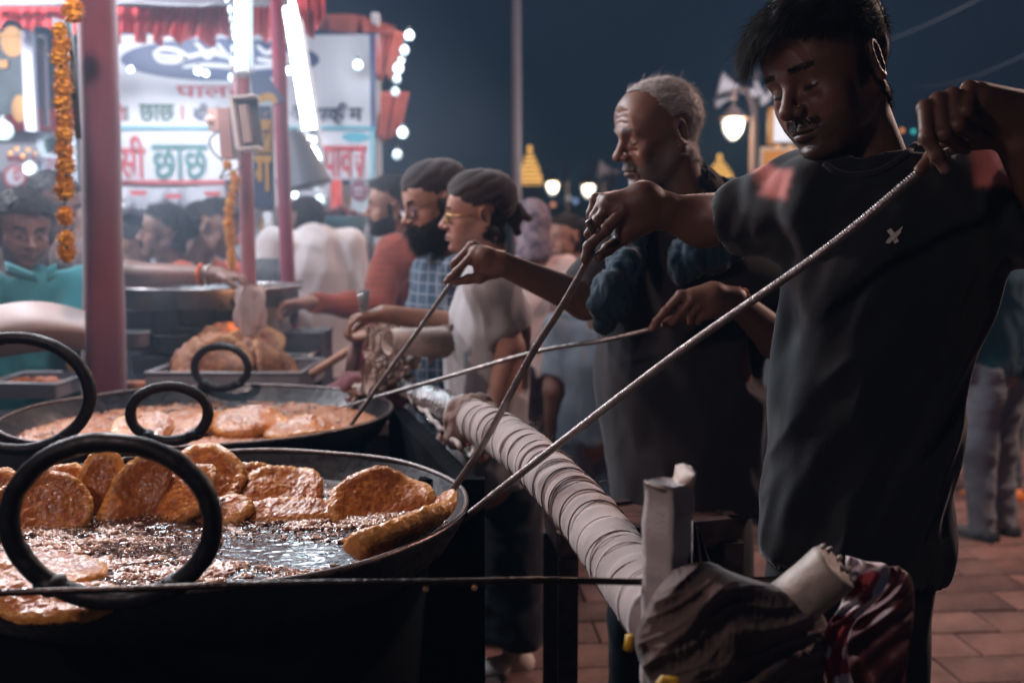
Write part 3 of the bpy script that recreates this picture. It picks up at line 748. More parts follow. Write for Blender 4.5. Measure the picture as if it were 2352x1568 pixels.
    def lay(mask, n, off, flow, ln, w, seed, lift, grav, seg=5, name='hair_strand_mass', stray=.14, curl=.12):
        p, nr = pick(V, F, mask, n, seed); tw = np.clip((p[:, 2]-.035)/.05, 0, 1)*(1+.6*np.clip(p[:, 1]/.08, 0, 1)); q = p+nr*(off+.014*tw)[:, None]
        d = flow(p); d = d-nr*(d*nr).sum(1, keepdims=True); d /= np.linalg.norm(d, axis=1, keepdims=True)+1e-6; d = d+nr*lift
        strands(name, xf(q, M), d @ A.T, ln(p), w, BLACKHAIR(), o, seg, curl, grav, seed, stray)
    fwd = lambda p: np.stack([.45+0*p[:, 0], 1.0+0*p[:, 0], -.15+0*p[:, 0]], 1)
    lay(m & (V[:, 2] > .040), 9000, .004, fwd, lambda p: .030+.006*np.clip(p[:, 1]/.08, 0, 1), .00042, 4, .14, .20)
    lay(m & (V[:, 1] > .045) & (V[:, 2] < .11), 4200, .002, lambda p: np.stack([.50+0*p[:, 0], .50+0*p[:, 0], -1.0+0*p[:, 0]], 1), lambda p: .018+.020*np.clip((p[:, 0]+.02)/.06, 0, 1), .00042, 9, .20, .5, 6, 'fringe', .09, .08)
    lay(m & (V[:, 0] > .0) & (V[:, 1] > .05), 160, .006, lambda p: np.stack([.9+0*p[:, 0], .9+0*p[:, 0], -.1+0*p[:, 0]], 1), lambda p: .034+0*p[:, 0], .0004, 19, .5, .8, 6, 'loose_strands', .4, .4)
    lay(m & (V[:, 2] <= .055), 6000, .003, lambda p: np.stack([0*p[:, 0], -.45+0*p[:, 0], -1+0*p[:, 0]], 1), lambda p: .014+0*p[:, 0], .00036, 5, .18, .0, 2, 'side_hair', .2, .1)
    burn = (np.abs(V[:, 0]) > .055) & (V[:, 1] > .000) & (V[:, 1] < .020) & (V[:, 2] > -.030) & (V[:, 2] < .05)
    lay(burn, 900, .001, lambda p: np.stack([0*p[:, 0], -.1+0*p[:, 0], -1+0*p[:, 0]], 1), lambda p: .009+0*p[:, 0], .0003, 6, .15, .0, 2, 'sideburn', .2, .1)
    brows(V, F, M, body, .9); moustache(V, F, M, body, 620, .0055)
    hair_on(V, F, M, beard_w(V) > .35, 1500, .0025, .00022, BLACKHAIR(), body, lambda p: np.stack([0*p[:, 0], 0*p[:, 0], -1+0*p[:, 0]], 1), 21, 1, .1, .3, .5, name='stubble')
    return body, M
def brows(V, F, M, body, th=1.0, material=None, n=420):
    m = (np.abs(V[:, 2]-.0265+(np.abs(V[:, 0])-.03)**2*4) < .0045*th) & (np.abs(V[:, 0]) > .012) & (np.abs(V[:, 0]) < .050) & (V[:, 1] > .05)
    fl = lambda p: np.stack([np.sign(p[:, 0]), -.3+0*p[:, 0], .25+0*p[:, 0]], 1)
    hair_on(V, F, M, m, int(n*th), .0085, .00035, material or BLACKHAIR(), body, fl, 2, 2, .1, .2, .25, name='eyebrows')
def moustache(V, F, M, body, n=700, ln=.008, material=None, lo=-.0605, hi=-.047):
    m = (V[:, 2] > lo) & (V[:, 2] < hi) & (np.abs(V[:, 0]) < .030) & (V[:, 1] > .082)
    fl = lambda p: np.stack([np.sign(p[:, 0])*1.0, 0*p[:, 0], -1.1+0*p[:, 0]], 1)
    hair_on(V, F, M, m, n, ln, .00035, material or BLACKHAIR(), body, fl, 3, 2, .1, .2, .3, name='moustache')

def old_cook():
    Z = 2.46
    T = dict(pts=[P(1570, 470, Z), P(1562, 640, Z), P(1560, 880, Z), P(1572, 1130, Z)], r=[.12, .195, .195, .185], sq=(Vector((.5, 1, 0)), .66),
             sh=[P(1450, 530, 2.42), P(1715, 520, 2.52)], shr=.062, trap=.06, neckr=.075)
    b = lambda x, y, z: (999.1+.1465*x, 528.3+.1465*y, z)
    aR = dict(pts=[P(1440, 560, 2.44), P(1345, 690, 2.38), P(1150, 605, 2.20)], r=[.052, .044, .0265], sl=P(1362, 660, 2.40), slr=(.070, .066), h=.0035,
        palm=[(b(1010, 520, 2.2), b(760, 440, 2.19), .026, .027), (b(760, 430, 2.19), b(630, 340, 2.19), .024, .014), (b(760, 520, 2.2), b(640, 420, 2.2), .026, .018),
              (b(900, 620, 2.2), b(700, 700, 2.2), .022, .015)],
        chains=[([b(720, 440, 2.19), b(630, 340, 2.185), b(330, 660, 2.18), b(240, 745, 2.18), b(172, 812, 2.18)], .0100, .0070),
                ([b(700, 400, 2.2), b(560, 250, 2.20), b(300, 520, 2.20), b(285, 580, 2.20)], .0095, .0075),
                ([b(740, 420, 2.22), b(600, 230, 2.23), b(400, 430, 2.23), b(420, 560, 2.22)], .0092, .0072),
                ([b(760, 440, 2.24), b(660, 250, 2.26), b(520, 420, 2.26), b(560, 520, 2.25)], .0088, .0070),
                ([b(880, 640, 2.2), b(700, 745, 2.19), b(520, 770, 2.185), b(345, 820, 2.18)], .0160, .0078)],
        nails=[(b(168, 800, 2.174), .0050)])
    d = lambda x, y, z: (1458.5+.1709*x, 620.1+.1709*y, z)
    aL = dict(pts=[P(1715, 540, 2.50), P(1785, 778, 2.34), P(1688, 690, 2.19)], r=[.055, .046, .028], sl=P(1768, 735, 2.38), slr=(.085, .088), h=.0035,
        palm=[(d(1320, 400, 2.19), d(1050, 350, 2.18), .028, .030), (d(1050, 330, 2.18), d(760, 360, 2.17), .028, .020), (d(1050, 430, 2.18), d(850, 480, 2.18), .028, .018), (d(1100, 520, 2.19), d(960, 560, 2.18), .022, .018)],
        chains=[([d(900, 330, 2.17), d(610, 335, 2.165), d(400, 560, 2.165), d(290, 690, 2.165), d(225, 790, 2.17)], .0115, .0082),
                ([d(950, 400, 2.17), d(760, 400, 2.160), d(640, 530, 2.165), d(495, 710, 2.175)], .0112, .0084),
                ([d(1000, 460, 2.17), d(850, 480, 2.165), d(770, 570, 2.175), d(740, 700, 2.19)], .0108, .0080),
                ([d(1060, 520, 2.18), d(960, 560, 2.175), d(890, 640, 2.18), d(850, 700, 2.19)], .0100, .0075),
                ([d(1100, 480, 2.21), d(800, 560, 2.21), d(450, 700, 2.20), d(280, 760, 2.19)], .0150, .0085)],
        nails=[(d(228, 782, 2.16), .0056)])
    shirt = fabric('grey_brown_cotton', (.030, .025, .028), var=.35, rough=.9)
    body, V, F, M = person('old white-haired man with a blue scarf holding two rods over the rear pan',
        (1515, 306, 2.38, 73, 15, -5, 1.02), (.20, .098, .070), T, [aR, aL], shirt, fold=.011, fseed=5, hres=.0026, hkw=dict(age=1, open_=.2, stub=(.17, .13, .115), full=.93, nose=1.06), shirtres=.007, bodyres=.010, foldscale=(6, 6, 2))
    hp = T['pts'][-1]; f = Field((hp.x-.35, hp.y-.28, .02), (hp.x+.35, hp.y+.28, hp.z+.25), .012)
    for s_ in (-1, 1): f.chain([hp+Vector((s_*.07, 0.02, -.06)), Vector((hp.x+s_*.09, hp.y, .48)), Vector((hp.x+s_*.12, hp.y, .06))], [.095, .085, .07], .05, 0)
    Vp, Fp, _ = f.mesh(); mesh_obj('trousers', folds(Vp, Fp, .009, (6, 6, 3), 18), Fp, fabric('dark_trouser_cloth', (.008, .009, .013), var=.3), body)
    # neck of the undershirt, hair, brows
    WH = mat('white_hair', (.80, .74, .70), .6); GH = mat('grey_hair', (.30, .27, .26), .6)
    m = scalp_w(V, front=.070, temple=.045, low=-.050)
    recede = (V[:, 1] > .062-.55*np.abs(V[:, 0])) & (V[:, 2] > .03)
    m = m & ~recede
    Vc, Fc = cap_mesh(V, F, m, .0035, .0015); o = mesh_obj('hair', xf(Vc, M), Fc, GH, body)
    fl = lambda p: np.stack([p[:, 0]*4, -.9+0*p[:, 0], .1-.8*(p[:, 1] < -.03)], 1)
    hair_on(V, F, M, m, 6500, .015, .00048, WH, o, fl, 8, 3, .28, .22, .34, .1, 'white_strands')
    hair_on(V, F, M, m & (V[:, 2] > .09), 24, .028, .0004, WH, o, fl, 9, 4, .6, .4, .5, .3, 'loose_strands')
    brows(V, F, M, body, .8, GH); moustache(V, F, M, body, 500, .005, GH)
    hair_on(V, F, M, beard_w(V) > .3, 2600, .0032, .00026, GH, body, lambda p: np.stack([0*p[:, 0], 0*p[:, 0], -1+0*p[:, 0]], 1), 31, 1, .1, .4, .7, name='stubble')
    # scarf: round the neck, two bunched ends down the front
    sc = fabric('teal_scarf_cloth', (.006, .036, .066), var=.5, rough=.8, sheen=.3)
    f = Field((-.1, 2.0, .85), (1.0, 2.9, 1.75), .0055)
    f.chain([P(1612, 425, 2.42), P(1655, 452, 2.46), P(1700, 470, 2.42), P(1690, 540, 2.32), P(1640, 588, 2.27)], [.034, .038, .038, .038, .036], .03, 0)
    f.chain([P(1620, 430, 2.52), P(1560, 455, 2.56), P(1490, 480, 2.45), P(1450, 530, 2.33), P(1435, 610, 2.28), P(1405, 690, 2.26), P(1385, 745, 2.26)], [.036, .034, .034, .034, .036, .034, .020], .02, 0)
    f.chain([P(1620, 560, 2.27), P(1580, 595, 2.25), P(1560, 635, 2.25)], [.040, .038, .016], .02, 0)
    f.chain([P(1445, 600, 2.25), P(1400, 660, 2.235), P(1372, 700, 2.24)], [.022, .028, .018], .02, 0)
    Vs, Fs, _ = f.mesh(); Vs = folds(Vs, Fs, .009, (30, 30, 4), 33, rot=Matrix.Rotation(R(14), 3, 'Y')); Vs = relax(Vs, Fs, 1, .3); Vs = folds(Vs, Fs, .003, (70, 70, 18), 35)
    mesh_obj('scarf', Vs, Fs, sc, body)
    # ring on a finger, thread bracelet with beads
    b_ = MB(); ct = P(*b(650, 285, 2.195)); b_.tube([ct+Vector((.011*math.cos(a), .010*math.sin(a), .011*math.sin(a)*.9)) for a in np.linspace(0, 2*PI, 16)[:-1]], .0022, 6, True)
    b_.build('finger_ring', mat('tarnished_silver', (.22, .22, .22), .3, 1), body, True)
    br = MB(); ax = (P(1785, 778, 2.34)-P(1688, 690, 2.19)).normalized(); s1 = ax.orthogonal().normalized(); s2 = ax.cross(s1); cc = P(1690, 692, 2.195)
    ring = [cc+(s1*math.cos(a)+s2*math.sin(a))*.0315 for a in np.linspace(0, 2*PI, 28)[:-1]]
    br.tube(ring, .0022, 6, True); br.build('thread_bracelet', mat('red_thread', (.35, .02, .03), .8), body, True)
    bd = MB(); 
    for p in ring[::2]: bd.ball(p, .0046, 8, 6)
    bd.build('bracelet_beads', mat('orange_bead', (.55, .16, .03), .4), body, True)
    return body, M
def smooth2(pts):
    q = smooth_path([Vector(p) for p in pts], 4); return [tuple(x) for x in q]

# ------------------------------------------------------------------ people behind
def flow_back(p): return np.stack([p[:, 0]*3, -.8+0*p[:, 0], .2-1.0*(p[:, 1] < -.02)], 1)
def flow_side(p): return np.stack([.6+p[:, 0]*4, .5-1.2*(p[:, 1] < .0), .1-1.0*(p[:, 1] < -.02)], 1)
def short_hair(V, F, M, body, n=3200, ln=.022, material=None, flow=flow_back, th=.008, seed=1, width=.0007, **k):
    m = scalp_w(V, **(dict(front=.062, temple=.050, low=-.045) | k)); mt = material or BLACKHAIR()
    Vc, Fc = cap_mesh(V, F, m, th, .004, seed); o = mesh_obj('hair', xf(Vc, M), Fc, mt, body)
    if n: hair_on(V, F, M, m, n, ln, width, mt, o, flow, seed, 3, .2, .25, .5, .1, 'hair_strand_mass')
    return o
def specs(M, body, material, tilt=0.0, r=.0195):
    """wire spectacles in the head's frame"""
    g = MB(); A = M.to_3x3()
    W = lambda x, y, z: M @ Vector((x, y, z))
    for s in (-1, 1):
        c = (s*.033, .100, -.004)
        g.tube([W(c[0]+r*1.15*math.cos(a), c[1]-.004*abs(math.cos(a))*(s*math.cos(a) > 0)*2, c[2]+r*.82*math.sin(a)) for a in np.linspace(0, 2*PI, 20)[:-1]], .0013, 6, True)
        g.tube([W(s*.055, .094, .004), W(s*.074, .05, .006), W(s*.082, -.005, .008)], .0014, 6)
    g.tube([W(-.011, .104, 0), W(0, .107, .003), W(.011, .104, 0)], .0013, 6)
    g.build('spectacles', material, body, True)
    ln = MB()
    for s in (-1, 1):
        ln.add([W(s*.033+r*1.1*math.cos(a), .100, -.004+r*.78*math.sin(a)) for a in np.linspace(0, 2*PI, 15)[:-1]], [tuple(range(14))])
        ln.add([W(s*.033+r*1.1*math.cos(a), .0985, -.004+r*.78*math.sin(a)) for a in np.linspace(0, 2*PI, 15)[:-1]], [tuple(range(14))])
    ln.build('lens', mat('lens_glass', (1, 1, 1), .03, trans=1.0), body)
def turban(V, F, M, body, material, knot=False, h=.11, seed=2, tail=True):
    f = Field((-.13, -.17, -.07), (.13, .12, .20), .004)
    f.ell((0, -.014, .054), (.083, .104, .080), 0, 0); f.cap((0, .02, .066), (0, -.05, .060), .070, .074, .03, 0)
    f.ell((0, -.080, .030), (.052, .036, .048), .03, 0)
    f.box((0, .16, -.005), (.2, .10, .030), .005, .012, 0, 's', rot=Matrix.Rotation(R(-28), 3, 'X'))
    f.cap((-.10, -.02, .0), (.10, -.02, .0), .040, .040, .014, 0, 's')
    f.ell((0, .02, -.05), (.10, .09, .045), .01, 0, 's')
    V2, F2, _ = f.mesh(); V2 = relax(V2, F2, 2, .4)
    # wound layers: diagonal ridges round the crown
    N = vnormals(V2, F2); q = V2[:, 2]*1.0+V2[:, 1]*.55+.15*np.abs(V2[:, 0]); w = fbm(V2*14, 2, seed)
    V2 = V2+N*(.0030*np.abs(np.sin(q*95+w*1.6))-.001+.0016*w)[:, None]
    o = mesh_obj('turban', xf(V2, M), F2, material, body)
    if tail:
        f = Field((-.06, -.20, -.09), (.06, -.05, .06), .004)
        f.ell((0, -.115, .005), (.026, .030, .030), .01, 0); f.cap((0, -.13, .0), (.01, -.165, -.02), .016, .012, .02, 0); f.cap((0, -.11, -.01), (-.01, -.125, -.06), .020, .012, .02, 0)
        V3, F3, _ = f.mesh(); mesh_obj('turban_knot', xf(folds(V3, F3, .004, (40, 40, 20), 5), M), F3, material, o)
    return o
def facade():
    pass
def crowd():
    skL = (.30, .155, .110)
    # turbaned boy in profile
    T = stdbody(1100, 492, 3.12, 85, w=.165, drop=.20, hipdrop=.78, depth=.80, wr=.92)
    T['pts'][-1] = P(1120, 1075, 3.16); T['pts'][2] = P(1122, 850, 3.16); T['r'] = [.09, .150, .145, .160]
    aL = stdarm(T, 1, el=P(1172, 800, 3.0), wr=P(1122, 985, 2.98), sl=P(1162, 735, 3.02), h=.005); aL['slr'] = (.068, .078); aL['hand'] = (Vector((-.15, 0, -1)), Vector((-1, .3, 0)), dict(side=-1, curl=.5))
    aR = stdarm(T, 0, el=P(1120, 800, 3.3), wr=P(1060, 940, 3.25))
    L = [dict(pts=[P(1140, 1030, 3.2), P(1155, 1260, 3.22), P(1150, 1440, 3.24)], r=[.105, .085, .080]), dict(pts=[P(1170, 1030, 3.2), P(1180, 1260, 3.2), P(1190, 1450, 3.18)], r=[.105, .085, .080])]
    kurta = fabric('grey_dotted_kurta', (.52, .48, .48), check=((.22, .22, .25), ('X', 'Z'), .80), checkscale=45, var=.12, bump=.5)
    b, V, F, M = person('turbaned boy with gold glasses in a pale grey short-sleeved kurta, in profile', (1098, 493, 3.10, 84, 3, -6, .98), (.34, .170, .125), T, [aL, aR], kurta,
        fabric('navy_black_trousers', (.012, .014, .020)), L, hkw=dict(open_=.25, full=1.1, jaw=.9), fold=.011, fseed=21, shirt_name='kurta', foldscale=(7, 7, 1.8))
    tb = fabric('brown_turban_cloth', (.036, .024, .024), var=.3, bump=.3); turban(V, F, M, b, tb)
    specs(M, b, mat('gold_wire', (.7, .42, .12), .25, 1)); brows(V, F, M, b, .7)
    short_hair(V, F, M, b, 900, .02, th=.004, front=.5, temple=.03, low=-.07)
    cr = mat('clog_rubber', (.80, .68, .60), .6)
    for ft, fw, nm in (((P(1165, 1530, 3.24).x, P(1165, 1530, 3.24).y), (-1, -.35, 0), 'clog'), ((P(1140, 1470, 3.45).x, P(1140, 1470, 3.45).y), (-1, -.1, 0), 'clog')):
        s = shoe(ft, fw, cr, 'clog', b, mat('pale_sole', (.55, .5, .45), .7), 1.0)
        hl = MB(); fwv = Vector(fw).normalized(); rt = Vector((fwv.y, -fwv.x, 0)); rs = random.Random(4)
        for i in range(9):
            hl.ball(Vector((ft[0], ft[1], .056-.004*abs(i % 3-1)))+fwv*(.07+.022*(i//3))+rt*(.020*(i % 3-1)-.012), .0042, 8, 4)
        hl.build('clog_holes', mat('hole_shadow', (.02, .015, .015), .9), b)
    # bearded man with glasses and turban
    T = stdbody(1005, 478, 3.35, 72, w=.21, drop=.22, hipdrop=.72, depth=.75, wr=1.08)
    aL = stdarm(T, 1, el=P(1075, 752, 3.15), wr=P(880, 722, 3.02), sl=P(1075, 720, 3.18), h=.0045); aL['r'] = [.055, .047, .029]; aL['hand'] = (Vector((-1, -.25, -.12)), Vector((.1, -.1, -1)), dict(side=-1, curl=.55))
    aR = stdarm(T, 0, el=P(975, 760, 3.5), wr=P(865, 770, 3.35)); aR['hand'] = (Vector((-1, -.2, -.1)), Vector((0, 0, 1)), dict(side=1, curl=.5))
    L = stdlegs(T)
    b, V, F, M = person('bearded man with glasses and a dark turban in a navy checked shirt', (1000, 470, 3.32, 64, 14, 2, 1.04), skL, T, [aL, aR],
        fabric('navy_check', (.018, .040, .075), check=((.16, .18, .22), ('X', 'Z'), .90), checkscale=9, var=.35), fabric('dark_check_apron', (.02, .024, .036)), L, fold=.008, fseed=31, hkw=dict(open_=.5))
    turban(V, F, M, b, tb, tail=False); specs(M, b, mat('black_wire', (.03, .025, .03), .3, .6), r=.021); brows(V, F, M, b, 1.1)
    bm = (beard_w(V) > .15) & (V[:, 2] > -.125)
    Vc, Fc = cap_mesh(V, F, bm, .012, .006, 4); o = mesh_obj('beard', xf(Vc, M), Fc, BLACKHAIR(), b)
    hair_on(V, F, M, bm & (V[:, 2] < -.03), 5200, .034, .0009, BLACKHAIR(), o, lambda p: np.stack([p[:, 0]*2, .35+0*p[:, 0], -1+0*p[:, 0]], 1), 6, 4, .25, .3, .45, .1, 'beard_strands')
    moustache(V, F, M, b, 1100, .016, lo=-.066)
    # man in the rust coloured shirt
    T = stdbody(905, 476, 4.30, 80, w=.20, drop=.225, hipdrop=.75, depth=.8)
    aL = stdarm(T, 1, el=P(865, 705, 4.05), wr=P(705, 694, 3.85), long_=True, h=.006, rs=1.1); aL['slr'] = (.078, .046); aL['long_mid'] = 1
    aL['hand'] = (Vector((-1, -.2, -.1)), Vector((0, -.2, -1)), dict(side=-1, curl=.7, s=1.08))
    aL['pts'][0] = P(905, 580, 4.15); Tsh = T
    ru = fabric('rust_shirt_cloth', (.30, .060, .034), check=((.16, .032, .022), ('Z',), .88), checkscale=11, var=.45)
    def sl(f):
        f.cap(P(905, 580, 4.15), P(865, 700, 4.05), .080, .062, .05, 0); f.cap(P(865, 702, 4.05), P(715, 695, 3.86), .058, .044, .03, 0)
    aL['sl'] = None
    b, V, F, M = person('man in a patterned rust-orange shirt, in profile, reaching towards the hot counter', (902, 474, 4.22, 82, 3, -6, 1.0), skL, T, [aL], ru,
        fabric('dark_denim', (.02, .025, .04)), stdlegs(T), hkw=dict(open_=.4), fold=.010, fseed=41, shirt_extra=sl)
    short_hair(V, F, M, b, 2600, .035, flow=flow_back, th=.012); brows(V, F, M, b, 1); moustache(V, F, M, b, 500, .008)
    bm = beard_w(V) > .25; Vc, Fc = cap_mesh(V, F, bm, .004, .002, 4); o = mesh_obj('beard', xf(Vc, M), Fc, BLACKHAIR(), b)
    hair_on(V, F, M, bm, 1500, .012, .0006, BLACKHAIR(), o, lambda p: np.stack([p[:, 0]*2, .1+0*p[:, 0], -1+0*p[:, 0]], 1), 6, 2, .25, .3, .5, name='beard_strands')
    # man in white seen from behind
    T = stdbody(712, 505, 5.4, 150, w=.21, drop=.115, hipdrop=.82, depth=.62, wr=1.12)
    a1 = stdarm(T, 0, long_=True, h=.012, rs=1.2); a2 = stdarm(T, 1, el=T['sh'][1]+Vector((0, 0, -.28))+T['rt']*-.07, wr=T['sh'][1]+Vector((0, 0, -.40))+T['fw']*.2, long_=True, h=.012, rs=1.2)
    for a in (a1, a2): a['slr'] = (.085, .050)
    def sl2(f):
        for a in (a1, a2): f.cap(a['pts'][0], a['pts'][1], .082, .062, .05, 0); f.cap(a['pts'][1], a['pts'][2], .060, .046, .02, 0)
    for a in (a1, a2): a['sl'] = None
    sl0 = sl2
    def sl2(f): sl0(f); f.cap(P(710, 606, 5.40), P(706, 562, 5.37), .095, .072, .03, 0)
    wsh = fabric('white_shirt_cloth', (.62, .58, .58), var=.12)
    b, V, F, M = person('man in a long white shirt seen from behind beside the lit counter', (703, 508, 5.52, 142, 2, 5, 1.08), (.20, .10, .07), T, [a1, a2], wsh,
        fabric('grey_trousers', (.12, .11, .12)), stdlegs(T), fold=.014, fseed=51, shirt_extra=sl2, collar=False, hres=.005, foldscale=(6, 6, 1.2))
    short_hair(V, F, M, b, 1800, .02, th=.007, width=.0011, low=-.055)
    # teal shirt man at the left edge
    T = stdbody(48, 528, 3.7, -28, w=.20, drop=.205, hipdrop=.75, depth=.62, wr=1.1)
    aR = stdarm(T, 0, el=T['sh'][0]+Vector((-.08, -.05, -.30)), wr=P(60, 735, 3.35)); aL = stdarm(T, 1, el=P(150, 790, 3.6), wr=P(118, 722, 3.35), sl=P(150, 780, 3.6))
    for a in (aR, aL): a['hand'] = (Vector((.9, -.2, .1)), Vector((0, 0, -1)), dict(side=1, curl=.6)); a['slr'] = (.075, .065)
    aL['hand'] = (Vector((-.9, -.25, .15)), Vector((0, 0, -1)), dict(side=-1, curl=.6)); aR['sl'] = aR['pts'][1]; 
    tl = fabric('teal_shirt_cloth', (.035, .20, .22), var=.25)
    b, V, F, M = person('man in an open-necked teal shirt with side-swept hair at the left edge', (52, 524, 3.66, -40, 18, -2, 1.06), (.20, .105, .085), T, [aR, aL], tl,
        fabric('dark_denim', (.02, .025, .04)), stdlegs(T), fold=.008, fseed=61, hkw=dict(open_=.3, stub=(.10, .055, .045), full=1.05))
    short_hair(V, F, M, b, 3600, .045, flow=lambda p: np.stack([-.9+0*p[:, 0], .35+0*p[:, 0], -.1-.8*(p[:, 1] < -.02)], 1), th=.016, front=.058); brows(V, F, M, b, 1.1)
    pl = MB()
    for k in range(2):   # shirt placket and collar wings
        a, b_, c = (P(95, 640, 3.44), P(128, 760, 3.42), P(135, 840, 3.42))
    c1, c2 = P(58, 600, 3.50), P(118, 612, 3.56)
    pl.slab(lambda s, t: P(10+75*s, 600+30*s+28*t*(1-s*.3), 3.50-.06*s), 6, 3, (0, .006, 0)); pl.slab(lambda s, t: P(128-20*s, 604+10*s+34*t, 3.50-.02*s), 4, 3, (0, .006, 0))
    pl.build('collar', tl, b, True)
    # man behind him, arm stretched out past the red post
    T = stdbody(120, 470, 4.15, -60, w=.20, drop=.23, hipdrop=.75, depth=.7, wr=1.1)
    aL = stdarm(T, 1, el=P(300, 632, 3.75), wr=P(505, 632, 3.62), sl=P(262, 622, 3.82), h=.005); aL['pts'][0] = P(165, 590, 4.05); aL['r'] = [.06, .052, .030]; aL['slr'] = (.08, .065)
    aL['hand'] = (Vector((1, -.15, -.12)), Vector((-.1, 0, -1)), dict(side=-1, curl=.75))
    b, V, F, M = person('man in a brown shirt behind the marigold garland, stretching his bare arm out', (122, 470, 4.1, -62, 20, 0, 1.05), (.20, .10, .078), T, [aL], fabric('brown_shirt_cloth', (.085, .045, .042)),
        fabric('dark_denim', (.02, .025, .04)), stdlegs(T), fold=.008, fseed=71)
    short_hair(V, F, M, b, 2400, .03, th=.010); brows(V, F, M, b)
    br = MB(); ax = Vector((1, -.1, 0)); cc = P(478, 632, 3.63); s1 = Vector((0, 0, 1)); s2 = ax.cross(s1).normalized()
    br.tube([cc+(s1*math.cos(a)+s2*math.sin(a))*.036 for a in np.linspace(0, 2*PI, 24)[:-1]], .0035, 6, True); br.build('steel_bangle', mat('bright_steel', (.6, .6, .6), .2, 1), b, True)
    br = MB(); cc = P(462, 631, 3.64); br.tube([cc+(s1*math.cos(a)+s2*math.sin(a))*.037 for a in np.linspace(0, 2*PI, 24)[:-1]], .006, 6, True); br.build('thread_bracelet', mat('saffron_thread', (.55, .10, .03), .8), b, True)
    # young man with a quiff in white
    T = stdbody(385, 540, 4.75, 68, w=.19, drop=.21, hipdrop=.7, depth=.7)
    b, V, F, M = person('moustached young man with a quiff in a white shirt behind the pots', (380, 535, 4.66, 72, -3, -6, 1.04), (.22, .115, .085), T, [stdarm(T, 0, h=.012), stdarm(T, 1, h=.012)], wsh,
        fabric('grey_trousers', (.12, .11, .12)), stdlegs(T), fold=.008, fseed=81, hres=.0035)
    short_hair(V, F, M, b, 2600, .030, flow=lambda p: np.stack([.3+0*p[:, 0], -.4+0*p[:, 0], .5-1.3*(p[:, 1] < -.02)], 1), th=.012, width=.0009); brows(V, F, M, b); moustache(V, F, M, b, 600, .010)
    # man in orange bending behind the garland
    T = stdbody(488, 530, 4.8, -75, w=.20, drop=.21, hipdrop=.7, depth=.75, wr=1.1)
    b, V, F, M = person('man in a bright orange shirt bending behind the thin garland', (500, 520, 4.7, -72, 25, 0, 1.05), (.20, .10, .075), T, [stdarm(T, 0, h=.012), stdarm(T, 1, h=.012)],
        fabric('orange_shirt_cloth', (.52, .10, .05)), fabric('grey_trousers', (.12, .11, .12)), stdlegs(T), fold=.008, fseed=91, hres=.0045)
    short_hair(V, F, M, b, 1800, .02, th=.006, width=.0009)
    # woman with tied dark hair
    T = stdbody(1300, 540, 5.6, 70, w=.17, drop=.20, hipdrop=.7, depth=.7, wr=.85)
    b, V, F, M = person('young woman with dark hair tied back, eyes lowered, beyond the old man', (1300, 543, 5.55, 60, 12, 0, .98), (.38, .19, .14), T, [stdarm(T, 0, h=.012, rs=.85), stdarm(T, 1, h=.012, rs=.85)],
        fabric('maroon_blouse', (.07, .02, .02)), fabric('dark_denim', (.02, .025, .04)), stdlegs(T), fold=.008, fseed=101, hres=.0035, hkw=dict(jaw=.85, nose=.9))
    o = short_hair(V, F, M, b, 1500, .03, th=.010, width=.0009, front=.066, low=-.08); brows(V, F, M, b, .6)
    pt = MB(); pt.ball(M @ Vector((0, -.118, -.02)), (.034, .034, .042), 12, 8); pt.ball(M @ Vector((0, -.118, -.08)), (.026, .026, .045), 12, 8); pt.build('hair_bun', BLACKHAIR(), b, True)
    # person with a printed head scarf, seen from behind
    T = stdbody(1222, 520, 4.9, 172, w=.17, drop=.21, hipdrop=.72, depth=.62, wr=.98)
    T['pts'][-1] = P(1255, 850, 4.9)
    a1 = stdarm(T, 0, el=P(1322, 740, 4.8), wr=P(1332, 850, 4.78), sl=P(1312, 680, 4.82), h=.006); a2 = stdarm(T, 1, h=.012)
    b, V, F, M = person('person in a printed grey head scarf and pale pink shirt, back turned', (1220, 522, 4.9, 165, 5, 0, 1.0), (.34, .17, .125), T, [a1, a2],
        fabric('pale_pink_shirt', (.70, .52, .48), var=.1), fabric('mauve_trousers', (.050, .036, .045)), stdlegs(T, r=.085), fold=.008, fseed=111, hres=.006)
    f = Field((-.13, -.15, -.17), (.13, .13, .16), .006)
    f.ell((0, -.015, .04), (.088, .108, .098), 0, 0); f.cap((0, -.04, -.03), (0, -.05, -.12), .080, .085, .04, 0); f.ell((0, .10, -.03), (.06, .06, .07), .02, 0, 's')
    Vs, Fs, _ = f.mesh(); mesh_obj('head_scarf', xf(folds(Vs, Fs, .004, (16, 16, 16), 7), M), Fs, mat('printed_scarf', (.30, .22, .25), .9, 0, .2, 200, 0, 22, col2=(.09, .07, .10)), b)
    br = MB(); cc = P(1331, 845, 4.78); br.tube([cc+Vector((math.cos(a), math.sin(a), 0))*.031 for a in np.linspace(0, 2*PI, 20)[:-1]], .006, 6, True); br.build('bangles', mat('bright_steel', (.6, .6, .6), .2, 1), b, True)
    lg = T['pts'][-1]
    for s_ in (-1, 1): shoe((lg.x+s_*.08, lg.y), T['fw'], mat('tan_shoe', (.25, .13, .10), .6), 'shoe', b)
